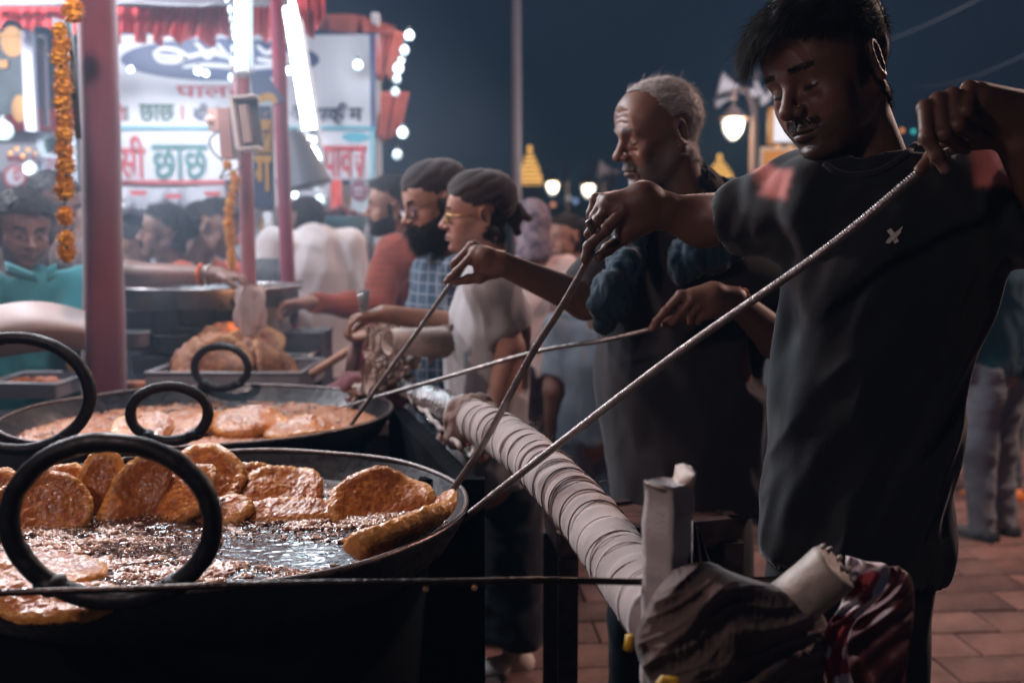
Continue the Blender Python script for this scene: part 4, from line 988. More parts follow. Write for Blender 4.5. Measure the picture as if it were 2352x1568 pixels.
    # right-hand side: man in blue-green shirt, woman in a beige tunic
    def part_person(label, u, v, z, az, shirtm, pantm, shoem, skin, seed, w=.20, hip=.72, extra=None, sleeve=True, s=1.0, hair=True, stride=.0, sole=None, arms=None, legr=.08):
        T = stdbody(u, v, z, az, w=w, drop=.215, hipdrop=hip, depth=.66)
        if extra: extra(T)
        A = arms(T) if arms else [stdarm(T, 0, h=.009), stdarm(T, 1, h=.009)]
        b, V, F, M = person(label, (u, v, z, az, 5, 0, s), skin, T, A, shirtm, pantm, stdlegs(T, r=legr, stride=stride), fold=.009, fseed=seed, hres=.006, bodyres=.012, shirtres=.009)
        if hair: short_hair(V, F, M, b, 700, .02, th=.008, width=.0012, seed=seed)
        for k, s_ in enumerate((1, -1)):
            ft = T['pts'][-1]+T['rt']*s_*.09*.9+T['fw']*stride*s_; shoe((ft.x, ft.y), T['fw'], shoem, 'shoe', b, sole, h=.008)
        return b, T
    amb = mat('amber_sole', (.55, .30, .10), .6)
    part_person('man in a deep teal T-shirt and grey jeans at the right edge', 2300, 452, 4.6, 150, fabric('deep_teal_jersey', (.004, .045, .068), var=.2), fabric('washed_grey_jeans', (.20, .205, .235), var=.45), mat('black_shoe', (.02, .025, .03), .5), (.30, .15, .11), 121, w=.20, hip=.70, sole=amb,
                arms=lambda T: [stdarm(T, 0, el=T['sh'][0]+Vector((.10, .05, -.25)), wr=T['sh'][0]+Vector((.02, -.12, -.42)), h=.009), stdarm(T, 1, h=.009)])
    part_person('person in a long beige tunic and dark jeans with orange trainers', 2312, 500, 5.3, 160, fabric('beige_tunic_cloth', (.46, .34, .28), var=.15), fabric('dark_blue_jeans', (.06, .075, .105), var=.5), mat('orange_trainer', (.75, .22, .03), .5), (.30, .15, .11), 131, hip=.86, w=.18, hair=True)
    part_person('person in a pale top and light blue jeans behind the old man', 1362, 640, 4.5, 175, fabric('pale_blue_shirt', (.24, .27, .32), var=.2), fabric('pale_blue_jeans', (.20, .24, .29), var=.35), mat('black_shoe', (.02, .025, .03), .5), (.25, .12, .09), 141, w=.15, hip=.62)
    part_person('person in light jeans standing between the two cooks', 1785, 520, 4.9, 175, fabric('pale_blue_shirt', (.24, .27, .32), var=.2), fabric('pale_blue_jeans', (.20, .24, .29), var=.35), mat('black_shoe', (.02, .025, .03), .5), (.25, .12, .09), 151, w=.19, hip=.66)
    # smaller figures between the stall posts
    FA = [('child in a lilac dress facing the camera between the posts', 625, 578, 6.6, 25, (.45, .30, .50), (.42, .22, .17), .13, .80),
          ('dark-haired person in black low behind the arm', 300, 580, 4.9, 35, (.03, .03, .04), (.30, .16, .12), .18, 1.0),
          ('man with short hair just behind the orange shirt', 462, 518, 5.4, 200, (.10, .09, .10), (.22, .11, .08), .19, 1.0),
          ('man in a grey shirt far behind the quiff man', 300, 535, 6.6, 70, (.25, .25, .28), (.25, .13, .10), .19, 1.0),
          ('man in a dark jacket between the pole and teal man', 205, 512, 4.8, -50, (.04, .04, .05), (.22, .12, .09), .2, 1.0),
          ('woman in red near the blue bowl', 785, 590, 6.2, 10, (.35, .04, .05), (.28, .14, .10), .17, .95),
          ('person in a yellow scarf right of the woman', 1345, 560, 7.2, 100, (.30, .26, .16), (.32, .16, .12), .17, .98),
          ('man in a blue cap far between the lamps', 1395, 545, 8.5, 60, (.06, .08, .14), (.25, .13, .10), .19, 1.0),
          ('person in a dark top behind the woman', 1330, 545, 6.6, 200, (.03, .03, .04), (.25, .13, .10), .18, 1.0)]
    for i, (lb, u, v, z, az, c, sk, w, s) in enumerate(FA):
        T = stdbody(u, v, z, az, w=w, drop=.215*s, hipdrop=.7*s, depth=.66)
        b, V, F, M = person(lb, (u, v, z, az, 8, 0, s), sk, T, [stdarm(T, 0, h=.016), stdarm(T, 1, h=.016)], fabric('crowd_cloth_%s' % 'abcdefghijk'[i], c), fabric('dark_denim', (.02, .025, .04)), stdlegs(T), fold=.008, fseed=200+i, hres=.006, bodyres=.016, shirtres=.012)
        short_hair(V, F, M, b, 500, .025, th=.009, width=.0014, seed=i)

# ------------------------------------------------------------------ ground
def ground():
    dirt = mat('street_dirt', (.075, .045, .040), .85, 0, .5, 30, .4, 3)
    g = MB(); g.grid(lambda s, t: Vector((-150+300*s, -6+300*t, 0)), 4, 4); g = g.build('ground', dirt); g['kind'] = 'structure'
    pav = [mat('paver_a', (.21, .105, .085), .78, 0, .5, 45, .45, 6, rvar=.12), mat('paver_b', (.17, .085, .070), .8, 0, .5, 45, .5, 7, rvar=.12), mat('paver_c', (.12, .055, .045), .8, 0, .5, 45, .5, 5, rvar=.12)]
    W_, D_ = .36, .20; rot = Matrix.Rotation(R(4), 3, 'Z'); rs = random.Random(5)
    meshes = []
    for k in range(4):
        V = []; hw, hd = W_/2-.004, D_/2-.004
        for z, q in ((.0, 0), (.032, 0), (.036, .005)):
            for a, b in ((-1, -1), (1, -1), (1, 1), (-1, 1)): V.append((a*(hw-q), b*(hd-q), z))
        F = [(i*4+j, i*4+(j+1) % 4, i*4+4+(j+1) % 4, i*4+4+j) for i in range(2) for j in range(4)]+[(8, 9, 10, 11)]
        me = bpy.data.meshes.new('paving_slab'); me.from_pydata(V, [], F); me.materials.append(pav[(0, 1, 0, 2)[k]]); meshes.append(me)
    far = MB(); cnt = 0; slots = []
    for j in range(0, 70):
        for i in range(-24, 40):
            p = rot @ Vector((i*W_+(j % 2)*W_/2, 2.6+j*D_, 0))
            d = p.y*math.cos(PITCH)+CAMH*math.sin(PITCH); u = 1176+FPX*p.x/d; up = p.y*math.sin(PITCH)-CAMH*math.cos(PITCH); v = 784-FPX*up/d
            if -400 < u < 2800 and v < 1640: slots.append((p, u, v, i, j))
    def shows(u, v): return (1090 < u < 1480 and v > 1120) or (2150 < u < 2400 and v > 880) or (1700 < u < 1800 and 900 < v < 1300)
    near = sorted([s for s in slots if shows(s[1], s[2])], key=lambda s: s[0].y)[:290]; ns = set((s[3], s[4]) for s in near)
    for p, u, v, i, j in slots:
        tilt = rs.uniform(-.006, .006); dz = rs.uniform(-.003, .002); k = rs.choice((0, 0, 1, 1, 2, 3))
        if (i, j) in ns:
            o = bpy.data.objects.new('paving_slab', meshes[k]); COL.objects.link(o); o.parent = g; o.matrix_parent_inverse = Matrix.Translation(-g.location)
            o.location = (p.x, p.y, dz); o.rotation_euler = (tilt, tilt*.7, R(4)+rs.uniform(-.01, .01))
        else:
            hw, hd = W_/2-.004, D_/2-.004
            q = [p+rot @ Vector((a*hw, b*hd, 0)) for a, b in ((-1, -1), (1, -1), (1, 1), (-1, 1))]
            far.hexa(q, [x+Vector((0, 0, .035+dz)) for x in q])
    f = far.build('paving_field', pav[0], g); f['kind'] = 'stuff'

def PV(u, v, z):
    """point of the upright plane y = z cos(pitch) that is seen at (u, v)"""
    d = P(u, v, 1.0)-Vector((0, 0, CAMH)); return Vector((0, 0, CAMH))+d*(z*math.cos(PITCH)/d.y)
# ------------------------------------------------------------------ lettering
def text3d(s, u, v, z, h, material, parent=None, width=None, name='lettering', th=.012, bold=.0, yaw=0):
    """a word standing upright, its middle at picture point (u, v), letter height in picture units"""
    cu = bpy.data.curves.new(name, 'FONT'); cu.body = s; cu.size = 1; cu.extrude = .0; cu.align_x = 'CENTER'; cu.align_y = 'CENTER'; cu.offset = bold
    o = bpy.data.objects.new('tmp', cu); COL.objects.link(o); dg = bpy.context.evaluated_depsgraph_get(); dg.update()
    me = o.evaluated_get(dg).to_mesh(); V = np.array([tuple(x.co) for x in me.vertices]); F = [tuple(p.vertices) for p in me.polygons]
    bpy.data.objects.remove(o)
    if len(V) == 0: return None
    lo, hi = V.min(0), V.max(0); c = (lo+hi)/2; V = V-c; sy = h/FPX*z/(hi[1]-lo[1]); sx = sy if width is None else width/FPX*z/(hi[0]-lo[0])
    p = PV(u, v, z); V = np.stack([V[:, 0]*sx+p.x, np.full(len(V), p.y), V[:, 1]*sy+p.z], 1)
    n = len(V); V2 = V.copy(); V2[:, 1] += th
    return mesh_obj(name, np.concatenate([V, V2]), F+[tuple(i+n for i in reversed(f)) for f in F], material, parent, False)
def brush(pts, z, w, material, parent, name='lettering', th=.006):
    """painted stroke of varying width on a flat sign facing us"""
    q = smooth_path([PV(u, v, z) for u, v in pts], 6); n = len(q); V = []
    for i, p in enumerate(q):
        t = (q[min(i+1, n-1)]-q[max(i-1, 0)]); t.y = 0; t.normalize(); s = Vector((t.z, 0, -t.x)); ww = w/FPX*z*(.35+.65*math.sin(PI*min(1, max(0, (i+1)/(n+1))))**.6)
        V += [p-s*ww, p+s*ww, p+s*ww+Vector((0, th, 0)), p-s*ww+Vector((0, th, 0))]
    F = [(i*4+k, i*4+(k+1) % 4, i*4+4+(k+1) % 4, i*4+4+k) for i in range(n-1) for k in range(4)]+[(3, 2, 1, 0), (n*4-4, n*4-3, n*4-2, n*4-1)]
    return mesh_obj(name, V, F, material, parent, False)
def board(u0, v0, u1, v1, z, material, parent, name='panel', th=.02, z1=None):
    a, b = PV(u0, v1, z), PV(u1, v1, z1 or z); c, d = PV(u1, v0, z1 or z), PV(u0, v0, z); c.x = b.x; c.y = b.y; d.x = a.x; d.y = a.y; t = Vector((0, th, 0))
    return MB().hexa([a, b, b+t, a+t], [d, c, c+t, d+t]).build(name, material, parent)
def ellipse_disc(u, v, z, a, b, material, parent, name, th=.006, n=48):
    c = PV(u, v, z); A, B = a/FPX*z, b/FPX*z
    V = [c+Vector((A*math.cos(t), y, B*math.sin(t))) for y in (0, th) for t in np.linspace(0, 2*PI, n+1)[:-1]]
    return mesh_obj(name, V, [tuple(range(n)), tuple(reversed(range(n, 2*n)))]+[(i, (i+1) % n, n+(i+1) % n, n+i) for i in range(n)], material, parent, False)

def glow(name, col, s): return mat(name, col, .5, emit=col, estr=s)
def cloth_strip(pts_top, pts_bot, material, name, parent, amp=.02, freq=18, nu=90, nv=10, th=.004):
    T_, B_ = smooth_path(pts_top, 8), smooth_path(pts_bot, 8)
    def at(L, s): x = s*(len(L)-1); i = min(int(x), len(L)-2); return L[i].lerp(L[i+1], x-i)
    def fn(s, t):
        p = at(T_, s).lerp(at(B_, s), t); return p+Vector((0, amp*(.25+.75*t)*math.sin(s*freq*PI+2*math.sin(s*11)), amp*.6*t*math.sin(s*freq*PI*.5+1)))
    return MB().slab(fn, nu, nv, (0, th, 0)).build(name, material, parent, True)
def bulb_lamp(u, v, z, r, power, col=(.80, .92, 1.0), label='', group=None, em=None, parent=None, name='light_bulb', light=True):
    """r in picture units"""
    c = P(u, v, z); rr = r/FPX*z
    e = empty(name, c, label, 'light bulb', group) if parent is None else None
    g = MB(); g.lathe([(0.001, -1.0*rr), (.38*rr, -.92*rr), (.71*rr, -.71*rr), (.92*rr, -.38*rr), (rr, 0), (.92*rr, .38*rr), (.71*rr, .71*rr), (.40*rr, .92*rr), (.34*rr, 1.0*rr)], c, 16)
    g.build('glass_envelope', em or glow('cool_bulb_glow', (.58, .74, .80), 1.0), e or parent, True)
    s = MB(); s.lathe([(.34*rr, .98*rr), (.38*rr, 1.1*rr), (.34*rr, 1.6*rr), (.2*rr, 1.75*rr)], c, 12); s.build('socket', mat('bulb_socket', (.05, .05, .05), .5), e or parent, True)
    if light and power: lamp(name+'_light', 'POINT', c-Vector((0, rr*1.3, 0)), power, col, .03)
    return e

def fair():
    white = mat('sign_white_vinyl', (.66, .68, .74), .35, 0, .05, 20, .06, 2)
    navy = mat('sign_navy', (.03, .055, .16), .4); red = mat('sign_red', (.50, .05, .06), .4); green = mat('sign_green', (.02, .12, .09), .4); teal = mat('sign_teal_green', (.015, .17, .17), .4)
    cyan = mat('sign_cyan', (.08, .38, .48), .4); inkk = mat('sign_ink', (.04, .05, .10), .4)
    # ---- drinks stall
    Z = 6.2
    s = empty('drinks_sign', P(560, 190, Z), 'large white upper signboard with navy oval emblem and coloured Devanagari lettering', 'signboard')
    board(255, 80, 852, 290, Z, white, s, 'panel', .05)
    board(852, 80, 860, 292, Z-.006, navy, s, 'side_strip', .056); board(255, 76, 860, 80, Z-.006, navy, s, 'top_strip', .056)
    board(255, 290, 860, 297, Z-.006, cyan, s, 'lower_strip', .056)
    ellipse_disc(505, 137, Z-.012, 222, 46, navy, s, 'oval_emblem')
    sw = mat('script_white', (.75, .78, .82), .4)
    for pts, w in (([(352, 124), (372, 112), (405, 116), (425, 130), (402, 142), (368, 140), (354, 128)], 5), ([(352, 126), (420, 132), (480, 120), (520, 128), (575, 122)], 5),
                   ([(448, 98), (462, 112), (475, 132), (492, 118), (486, 104)], 5), ([(500, 100), (512, 118), (530, 134), (552, 116), (548, 104)], 5), ([(420, 154), (480, 150), (560, 156), (640, 152), (700, 158)], 5),
                   ([(590, 104), (612, 122), (640, 110), (660, 126), (690, 116)], 6), ([(590, 136), (640, 142), (700, 132)], 6)):
        brush(pts, Z-.022, w, sw, s, 'emblem_script')
    text3d('पालर', 480, 211, Z-.012, 26, red, s, 150, bold=.015)
    text3d('छाछ', 360, 259, Z-.012, 38, green, s, 80, bold=.02)
    text3d('सी', 268, 259, Z-.012, 38, red, s, 40, bold=.02)
    text3d('शी', 462, 258, Z-.012, 40, inkk, s, 38, bold=.02); brush([(448, 262), (456, 272), (464, 268)], Z-.013, 3, inkk, s)
    text3d('आइ', 690, 262, Z-.012, 36, inkk, s, 44, bold=.02)
    text3d('सकीम', 776, 258, Z-.012, 42, inkk, s, 112, bold=.03); brush([(766, 272), (772, 281), (784, 284)], Z-.013, 3, inkk, s)
    for u, m in ((291, green), (419, red), (500, green)): board(u-2, 243, u+2, 277, Z-.012, m, s, 'separator', .01)
    s = empty('menu_sign', P(560, 355, Z+.1), 'second white signboard below it with big red and teal Devanagari words', 'signboard')
    Zb = Z+.02
    board(258, 298, 508, 416, Zb, white, s, 'panel', .04); board(508, 298, 858, 412, Zb, white, s, 'panel', .04)
    text3d('स्सी'[2:], 302, 362, Zb-.012, 98, red, s, 62, bold=.02)
    text3d('छाछ', 413, 372, Zb-.012, 78, teal, s, 126, bold=.012)
    text3d('पावल', 792, 372, Zb-.012, 72, red, s, 96, bold=.02)
    ellipse_disc(816, 315, Zb-.012, 30, 11, cyan, s, 'small_oval'); board(258, 414, 516, 423, Zb-.008, red, s, 'red_strip', .03)
    board(852, 298, 858, 412, Zb-.008, cyan, s, 'side_strip', .03)
    # frame of the stall
    st = empty('drinks_stall', P(560, 600, 6.4), 'white-lit drinks stall frame with poles, counter and canopy behind the cooks', 'market stall')
    pole = mat('white_pole_paint', (.55, .56, .60), .5)
    for u, v0, v1, z in ((866, 40, 640, 6.35), (612, -60, 640, 6.1), (226, -40, 650, 6.3)):
        a, b = P(u, v0, z), P(u, v1, z); b.x = a.x; MB().box((a+b)/2, (.05, .05, (a-b).length)).build('post', pole, st)
    board(258, 424, 850, 640, 6.9, mat('back_sheet', (.50, .53, .60), .7, 0, .1, 8, .15, 3), st, 'back_cloth', .02)
    board(255, 560, 860, 640, 6.0, mat('counter_front', (.30, .30, .33), .5), st, 'counter', .5)
    cloth_strip([P(250, -20, 5.6), P(400, -24, 5.7), P(520, -22, 5.7), P(640, -18, 5.8)], [P(250, 10, 4.6), P(400, 12, 4.6), P(520, 12, 4.6), P(640, 14, 4.7)], mat('canopy_white', (.42, .43, .48), .7), 'canopy', st, .01, 6, 40, 6)
    # hanging snack packets
    rs = random.Random(3); pk = mat('silver_packet', (.34, .34, .38), .35, .5, .4, 30, .4, 20)
    for i in range(14):
        u = 282+i*18+rs.uniform(-4, 4); v = 478+rs.uniform(-10, 10); z = 5.9+rs.uniform(-.1, .1); c = P(u, v, z); w = .035
        m = MB(); m.slab(lambda a, b, c=c: c+Vector(((a-.5)*2*w, -.012*math.sin(PI*a)*math.sin(PI*b), (b-.5)*2*w*1.2)), 5, 5, (0, .004, 0))
        o = m.build('snack_packet', pk, None, True); o.rotation_euler = (rs.uniform(-.2, .2), R(45)+rs.uniform(-.3, .3), 0)
        tag(o, 'silver snack packet hanging in the row under the red strip of the stall', 'snack packet', 'snack packets hanging under the red strip')
    # awning with a pleated valance
    rc = mat('red_awning_cloth', (.62, .055, .060), .75, 0, .2, 60, .25, 6, sheen=.3)
    aw = empty('red_awning', P(300, 50, 5.2), 'long red pleated awning valance running across the stall tops', 'awning')
    cloth_strip([P(-40, 12, 4.9), P(60, 14, 4.9), P(180, 12, 4.9)], [P(-40, 62, 4.9), P(25, 56, 4.9), P(95, 66, 4.9), P(180, 84, 4.9)], rc, 'valance', aw, .03, 12)
    cloth_strip([P(180, 10, 4.9), P(360, 14, 4.95), P(540, 14, 5.0)], [P(180, 82, 4.9), P(300, 88, 4.95), P(400, 92, 5.0), P(540, 94, 5.0)], rc, 'valance', aw, .045, 26, 130)
    cloth_strip([P(540, 12, 5.0), P(600, 12, 5.05), P(648, 12, 5.1)], [P(540, 92, 5.0), P(600, 90, 5.05), P(640, 92, 5.1)], rc, 'valance', aw, .03, 10, 40)
    board(-60, -6, 660, 12, 4.86, mat('awning_fascia', (.15, .155, .17), .6), aw, 'fascia', .04)
    dr = mat('dark_red_canopy', (.17, .040, .040), .8, 0, .2, 60, .3, 4)
    cp = empty('corner_canopy', P(820, 60, 6.3), 'dull red canopy roof and hanging side drapes over the right corner of the stall', 'canopy')
    cloth_strip([P(735, 35, 6.0), P(820, 34, 6.2), P(910, 62, 6.4)], [P(735, 74, 6.0), P(820, 78, 6.1), P(905, 84, 6.3)], dr, 'roof_cloth', cp, .02, 6, 40)
    sd = mat('side_drape_red', (.40, .10, .085), .8, 0, .2, 60, .3, 4, sheen=.2)
    cloth_strip([P(852, 60, 6.25), P(890, 66, 6.3), P(932, 76, 6.4)], [P(862, 176, 6.25), P(880, 180, 6.3), P(898, 178, 6.4)], sd, 'side_drape', cp, .03, 7, 40)
    cloth_strip([P(862, 212, 6.3), P(900, 210, 6.35), P(940, 212, 6.4)], [P(862, 316, 6.3), P(885, 320, 6.35), P(918, 312, 6.4)], sd, 'side_drape', cp, .02, 5, 40)
    cloth_strip([P(668, -20, 4.9), P(708, -20, 4.9), P(746, -20, 4.9)], [P(690, 50, 4.9), P(716, 80, 4.9), P(744, 40, 4.9)], rc, 'red_flag_cloth', cp, .03, 5, 30)
    # bulbs up the corner
    for i, (u, v, r, w) in enumerate([(940, 82, 13, 'topmost of the bulbs up the corner drape'), (929, 116, 12, 'second from the top of the bulbs by the drape'), (922, 138, 9, 'third from the top of the bulbs by the drape'), (915, 158, 14, 'biggest glare among the upper bulbs by the drape'),
                                      (911, 183, 11, 'fifth from the top of the bulbs by the drape'), (908, 211, 11, 'sixth bulb down, just above the lower drape'), (925, 305, 15, 'large lone bulb at the foot of the lower drape'), (912, 356, 13, 'lowest of the corner bulbs above the turbans')]):
        bulb_lamp(u, v, 6.1, r*.86, 3 if i in (0, 3, 6) else 0, label='cool white bulb, '+w, group='bulbs up the corner of the stall')
    for i, (u, v, r, z, w) in enumerate([(301, 160, 8, 5.6, 'small bulb in front of the left of the navy oval'), (455, 164, 10, 5.6, 'left one of two bulbs below the navy oval'), (474, 170, 8, 5.6, 'right one of two bulbs below the navy oval'), (822, 150, 13, 5.9, 'egg-shaped bulb hanging before the blank part of the sign'), (662, 163, 11, 5.6, 'bulb between the pink post and long tube'), (678, 448, 8, 5.8, 'low bulb beside the hanging grey lampshade'),
                                         (928-100, 447, 0, 5, '')]):
        if r: bulb_lamp(u, v, z, r*.9, 2.2, label='cool white '+w, group='bulbs hanging before the signboards')
    # tubes
    tg = glow('tube_glow', (.62, .80, .88), 2.0); cap_ = mat('tube_cap', (.3, .3, .32), .4)
    def tube(u0, v0, u1, v1, z, w, label, power, z1=None, ext=0, tg=tg):
        a, b = P(u0, v0, z), P(u1, v1, z1 or z); e = empty('tube_light', (a+b)/2, label, 'tube light')
        r = w/2/FPX*z; MB().tube([a, b], r, 14).build('tube', tg, e, True)
        for p, q in ((a, b), (b, a)): d = (p-q).normalized(); MB().tube([p, p+d*.03], r*1.12, 12).build('end_cap', cap_, e, True)
        m = (a+b)/2; off = Vector((0, r*2.6, 0)); MB().box(m+off, ((a-b).length*.02+r*1.6, r*1.5, (a-b).length), M=(a-b).to_track_quat('Z', 'Y').to_matrix()).build('batten', mat('batten_white', (.5, .52, .55), .4), e)
        for t in (.2, .5, .8): lamp('tube_glow_light', 'POINT', a.lerp(b, t)-Vector((.0, r*1.6+.03, 0)), power/3, (.74, .90, 1.0), .05)
        return e
    tube(552, -190, 556, 158, 3.75, 30, 'bright white tube light fixed upright on the red post beside the switch box', 12)
    tube(652, -60, 712, 300, 5.2, 30, 'longest white tube light leaning before the signboards', 3, tg=glow('bright_tube_glow', (.80, .93, 1.0), 12.0))
    tube(700, 310, 718, 420, 5.3, 46, 'short dazzling tube light below the long tube', 3, tg=glow('bright_tube_glow', (.80, .93, 1.0), 12.0))
    tube(698, 480, 742, 455, 5.6, 22, 'small slanting white tube light low beside the red stand', 3)
    fl = empty('floodlight', P(702, 365, 5.25), 'round dazzling floodlight at the foot of the long tube', 'floodlight'); fc = P(702, 365, 5.25); Mf = Vector((.05, -1, -.12)).to_track_quat('Z', 'Y').to_matrix()
    MB().lathe([(.001, .012), (.05, .010), (.085, 0), (.09, -.02)], fc, 28, Mf).build('lens', glow('bright_tube_glow', (.80, .93, 1.0), 12.0), fl, True); MB().lathe([(.092, .002), (.105, .002), (.10, -.06), (.04, -.11), (.001, -.11)], fc, 24, Mf).build('housing', cap_, fl, True); MB().box(fc+Vector((0, .10, .12)), (.04, .03, .3)).build('bracket', cap_, fl)
    # added tubes, unseen above the picture, to streak the oil and light the left
    tb2 = glow('added_tube_glow', (.70, .88, 1.0), 3.5)
    for i, (u0, u1, v, zz) in enumerate(((560, 900, -60, 5.2), (480, 860, -190, 4.8), (620, 980, -330, 4.6))):
        a, b = P(u0, v, zz), P(u1, v, zz); e = empty('added_tube_light', (a+b)/2, 'added white tube light out of view above the picture, row %s' % ('nearest the sign', 'in the middle', 'nearest the pans')[i], 'tube light'); MB().tube([a, b], .019, 12).build('tube', tb2, e, True); MB().box((a+b)/2+Vector((0, 0, .04)), ((b-a).length, .06, .04)).build('batten', mat('batten_white', (.5, .52, .55), .4), e)
    # red posts wrapped in cloth
    vel = mat('maroon_cloth', (.125, .018, .034), .8, 0, .25, 90, .35, 3, sheen=.35); vr = mat('magenta_red_cloth', (.27, .02, .05), .8, 0, .25, 90, .35, 3, sheen=.3); vb = mat('brick_red_cloth', (.24, .035, .035), .8, 0, .25, 90, .35, 3, sheen=.3)
    def post(pts, widths, z, m, label, seed, z1=None):
        q = []; n = 24
        for i in range(n+1):
            t = i/n; q.append((P(pts[0][0]+(pts[1][0]-pts[0][0])*t, pts[0][1]+(pts[1][1]-pts[0][1])*t, z), (widths[0]+(widths[1]-widths[0])*t)/2/FPX*z))
        g = MB(); g.tube([a for a, b in q], [b for a, b in q], 28); V = np.array([tuple(v) for v in g.V]); V[:, :2] += .006*np.stack([fbm(V*np.array([9, 9, 2.2]), 2, seed), fbm(V*np.array([9, 9, 2.2]), 2, seed+3)], 1)
        g.V = [tuple(v) for v in V]; return tag(g.build('wrapped_post', m, None, True), label, 'post')
    post([(222, -30), (243, 930)], (84, 92), 3.25, vel, 'thick maroon cloth-wrapped post in the left foreground, behind the rear pan', 1)
    post([(553, 150), (573, 660)], (36, 34), 3.95, vb, 'thin brick-red post carrying the switch boxes and thin garland', 2)
    post([(634, -30), (668, 780)], (30, 34), 4.6, vr, 'pink-red leaning post beside the dazzling lights', 3)
    # dark rod beside the big post, marigold garlands
    tag(MB().tube([P(158, 48, 3.0), P(170, 180, 3.0), P(180, 318, 3.0)], .010, 8).build('iron_rod', mat('dark_iron_paint', (.02, .025, .03), .5), None, True), 'thin dark iron rod leaning along the left of the maroon post', 'rod')
    mg = [mat('marigold_a', (.78, .34, .012), .7, sheen=.3, var=.3, vscale=60), mat('marigold_b', (.82, .40, .016), .7, sheen=.3, var=.3, vscale=60)]
    def marigold(c, r, parent, seed):
        rs = random.Random(seed); m = MB()
        for ring in range(7):
            el = -1.2+ring*.40; n = (6, 11, 15, 17, 15, 11, 6)[ring]
            for k in range(n):
                a = 2*PI*k/n+ring*.4+rs.uniform(-.15, .15); e = el+rs.uniform(-.15, .15); d = Vector((math.cos(a)*math.cos(e), math.sin(a)*math.cos(e), math.sin(e)))
                s = d.cross(Vector((0, 0, 1))).normalized(); w = d.cross(s); rr = r*rs.uniform(.90, 1.06); p = c+d*rr*.45; q = c+d*rr
                m.add([p-s*r*.12, p+s*r*.12, q+s*r*.26+w*r*.08*rs.uniform(-1, 1), q+d*r*.05, q-s*r*.26+w*r*.08*rs.uniform(-1, 1)], [(0, 1, 2, 3, 4)])
        m.ball(c, r*.80, 10, 7); o = m.build('marigold_flower', mg[seed % 2], parent); return o
    gl = empty('marigold_garland', P(150, 20, 2.95), 'long orange marigold garland hanging beside the thick maroon post', 'garland')
    pts = [(168, 26, 30), (137, 71, 22), (142, 102, 24), (138, 130, 26), (142, 152, 18), (142, 170, 22), (145, 201, 27), (143, 238, 26), (148, 274, 24), (148, 310, 26), (148, 346, 27), (150, 382, 27), (148, 412, 24), (148, 436, 28), (150, 496, 24), (152, 550, 24), (153, 579, 26)]
    th = [P(u, v, 2.95) for u, v, r in pts]; MB().tube(th, .0022, 5).build('thread', mat('garland_thread', (.05, .10, .03), .8), gl)
    for i, (u, v, r) in enumerate(pts):
        marigold(P(u, v, 2.95), r*.92/FPX*2.95, gl, i)
        if i % 2: MB().ball(P(u+2, v+r*.8, 2.93), .006, 6, 4).build('green_calyx', mat('calyx_green', (.02, .05, .02), .7), gl)
    gl = empty('marigold_garland', P(530, 380, 3.8), 'thin orange marigold garland hanging from the switch boxes', 'garland')
    pts = [(522, 380, 11), (536, 400, 9), (540, 414, 12), (538, 432, 12), (533, 450, 11), (530, 466, 13), (526, 484, 13), (526, 500, 10), (525, 514, 14), (528, 530, 13), (529, 546, 13), (530, 560, 11), (532, 580, 11), (532, 596, 12), (533, 610, 10)]
    MB().tube([P(u, v, 3.8) for u, v, r in pts], .002, 5).build('thread', mat('garland_thread', (.05, .10, .03), .8), gl)
    for i, (u, v, r) in enumerate(pts): marigold(P(u, v, 3.8), r*1.1/FPX*3.8, gl, 40+i)
    # switch boxes, wires
    pk_ = mat('pinkish_plastic', (.42, .20, .17), .5, 0, .2, 40, .25, 6); wp = mat('white_plastic', (.66, .58, .55), .4); bk = mat('black_recess', (.03, .03, .035), .5)
    sb = empty('switch_box', P(525, 300, 3.85), 'pinkish upright switch box wired to the thin red post', 'switch box'); Mr = Matrix.Rotation(R(-3), 3, 'Y')
    MB().box(P(524, 308, 3.85), (.050, .07, .19), Mr).build('case', pk_, sb); MB().box(P(541, 308, 3.83), (.008, .10, .19), Mr).build('side_plate', mat('dark_plastic', (.06, .04, .045), .5), sb)
    MB().box(P(497, 276, 3.87), (.05, .05, .085), Mr).build('junction_case', mat('peach_plastic', (.62, .40, .34), .5), sb); MB().ball(P(484, 276, 3.85), .020, 12, 8).build('round_knob', mat('peach_plastic', (.62, .40, .34), .5), sb, True)
    sb = empty('switch_box', P(558, 285, 3.72), 'open white switch box tilted on the thin red post', 'switch box'); Mr = Matrix.Rotation(R(-6), 3, 'Y')
    c = P(556, 284, 3.72); MB().box(c+Vector((-.018, 0, 0)), (.012, .10, .195), Mr).build('side_plate', wp, sb); MB().box(c+Vector((.024, .045, 0)), (.07, .008, .195), Mr).build('back_plate', bk, sb)
    MB().box(c+Vector((.015, 0, .094)), (.085, .10, .008), Mr).build('top_plate', wp, sb); MB().box(c+Vector((.030, 0, -.094)), (.075, .10, .008), Mr).build('bottom_plate', wp, sb); MB().box(c+Vector((.010, .02, 0)), (.03, .05, .14), Mr).build('module', mat('beige_module', (.45, .36, .33), .5), sb)
    wire = mat('black_cable', (.02, .02, .025), .5)
    for i, (pts, lb) in enumerate([([(545, 0), (530, 60), (540, 130), (548, 190), (545, 230)], 'cable hanging down the left of the upright tube light'), ([(560, 170), (572, 200), (562, 235)], 'short cable looping above the white switch box'), ([(505, 300), (482, 320), (490, 350), (520, 380), (505, 410), (560, 380)], 'cable looping from the pinkish box under the thin garland')]):
        tag(MB().tube(smooth_path([P(u, v, 3.8) for u, v in pts], 5), .0035, 6).build('cable', wire, None, True), 'black '+lb, 'cable')
    # fairy lights on a cable
    e = empty('fairy_lights', P(538, 90, 4.2), 'string of small cool lights hanging left of the upright tube light', 'string lights')
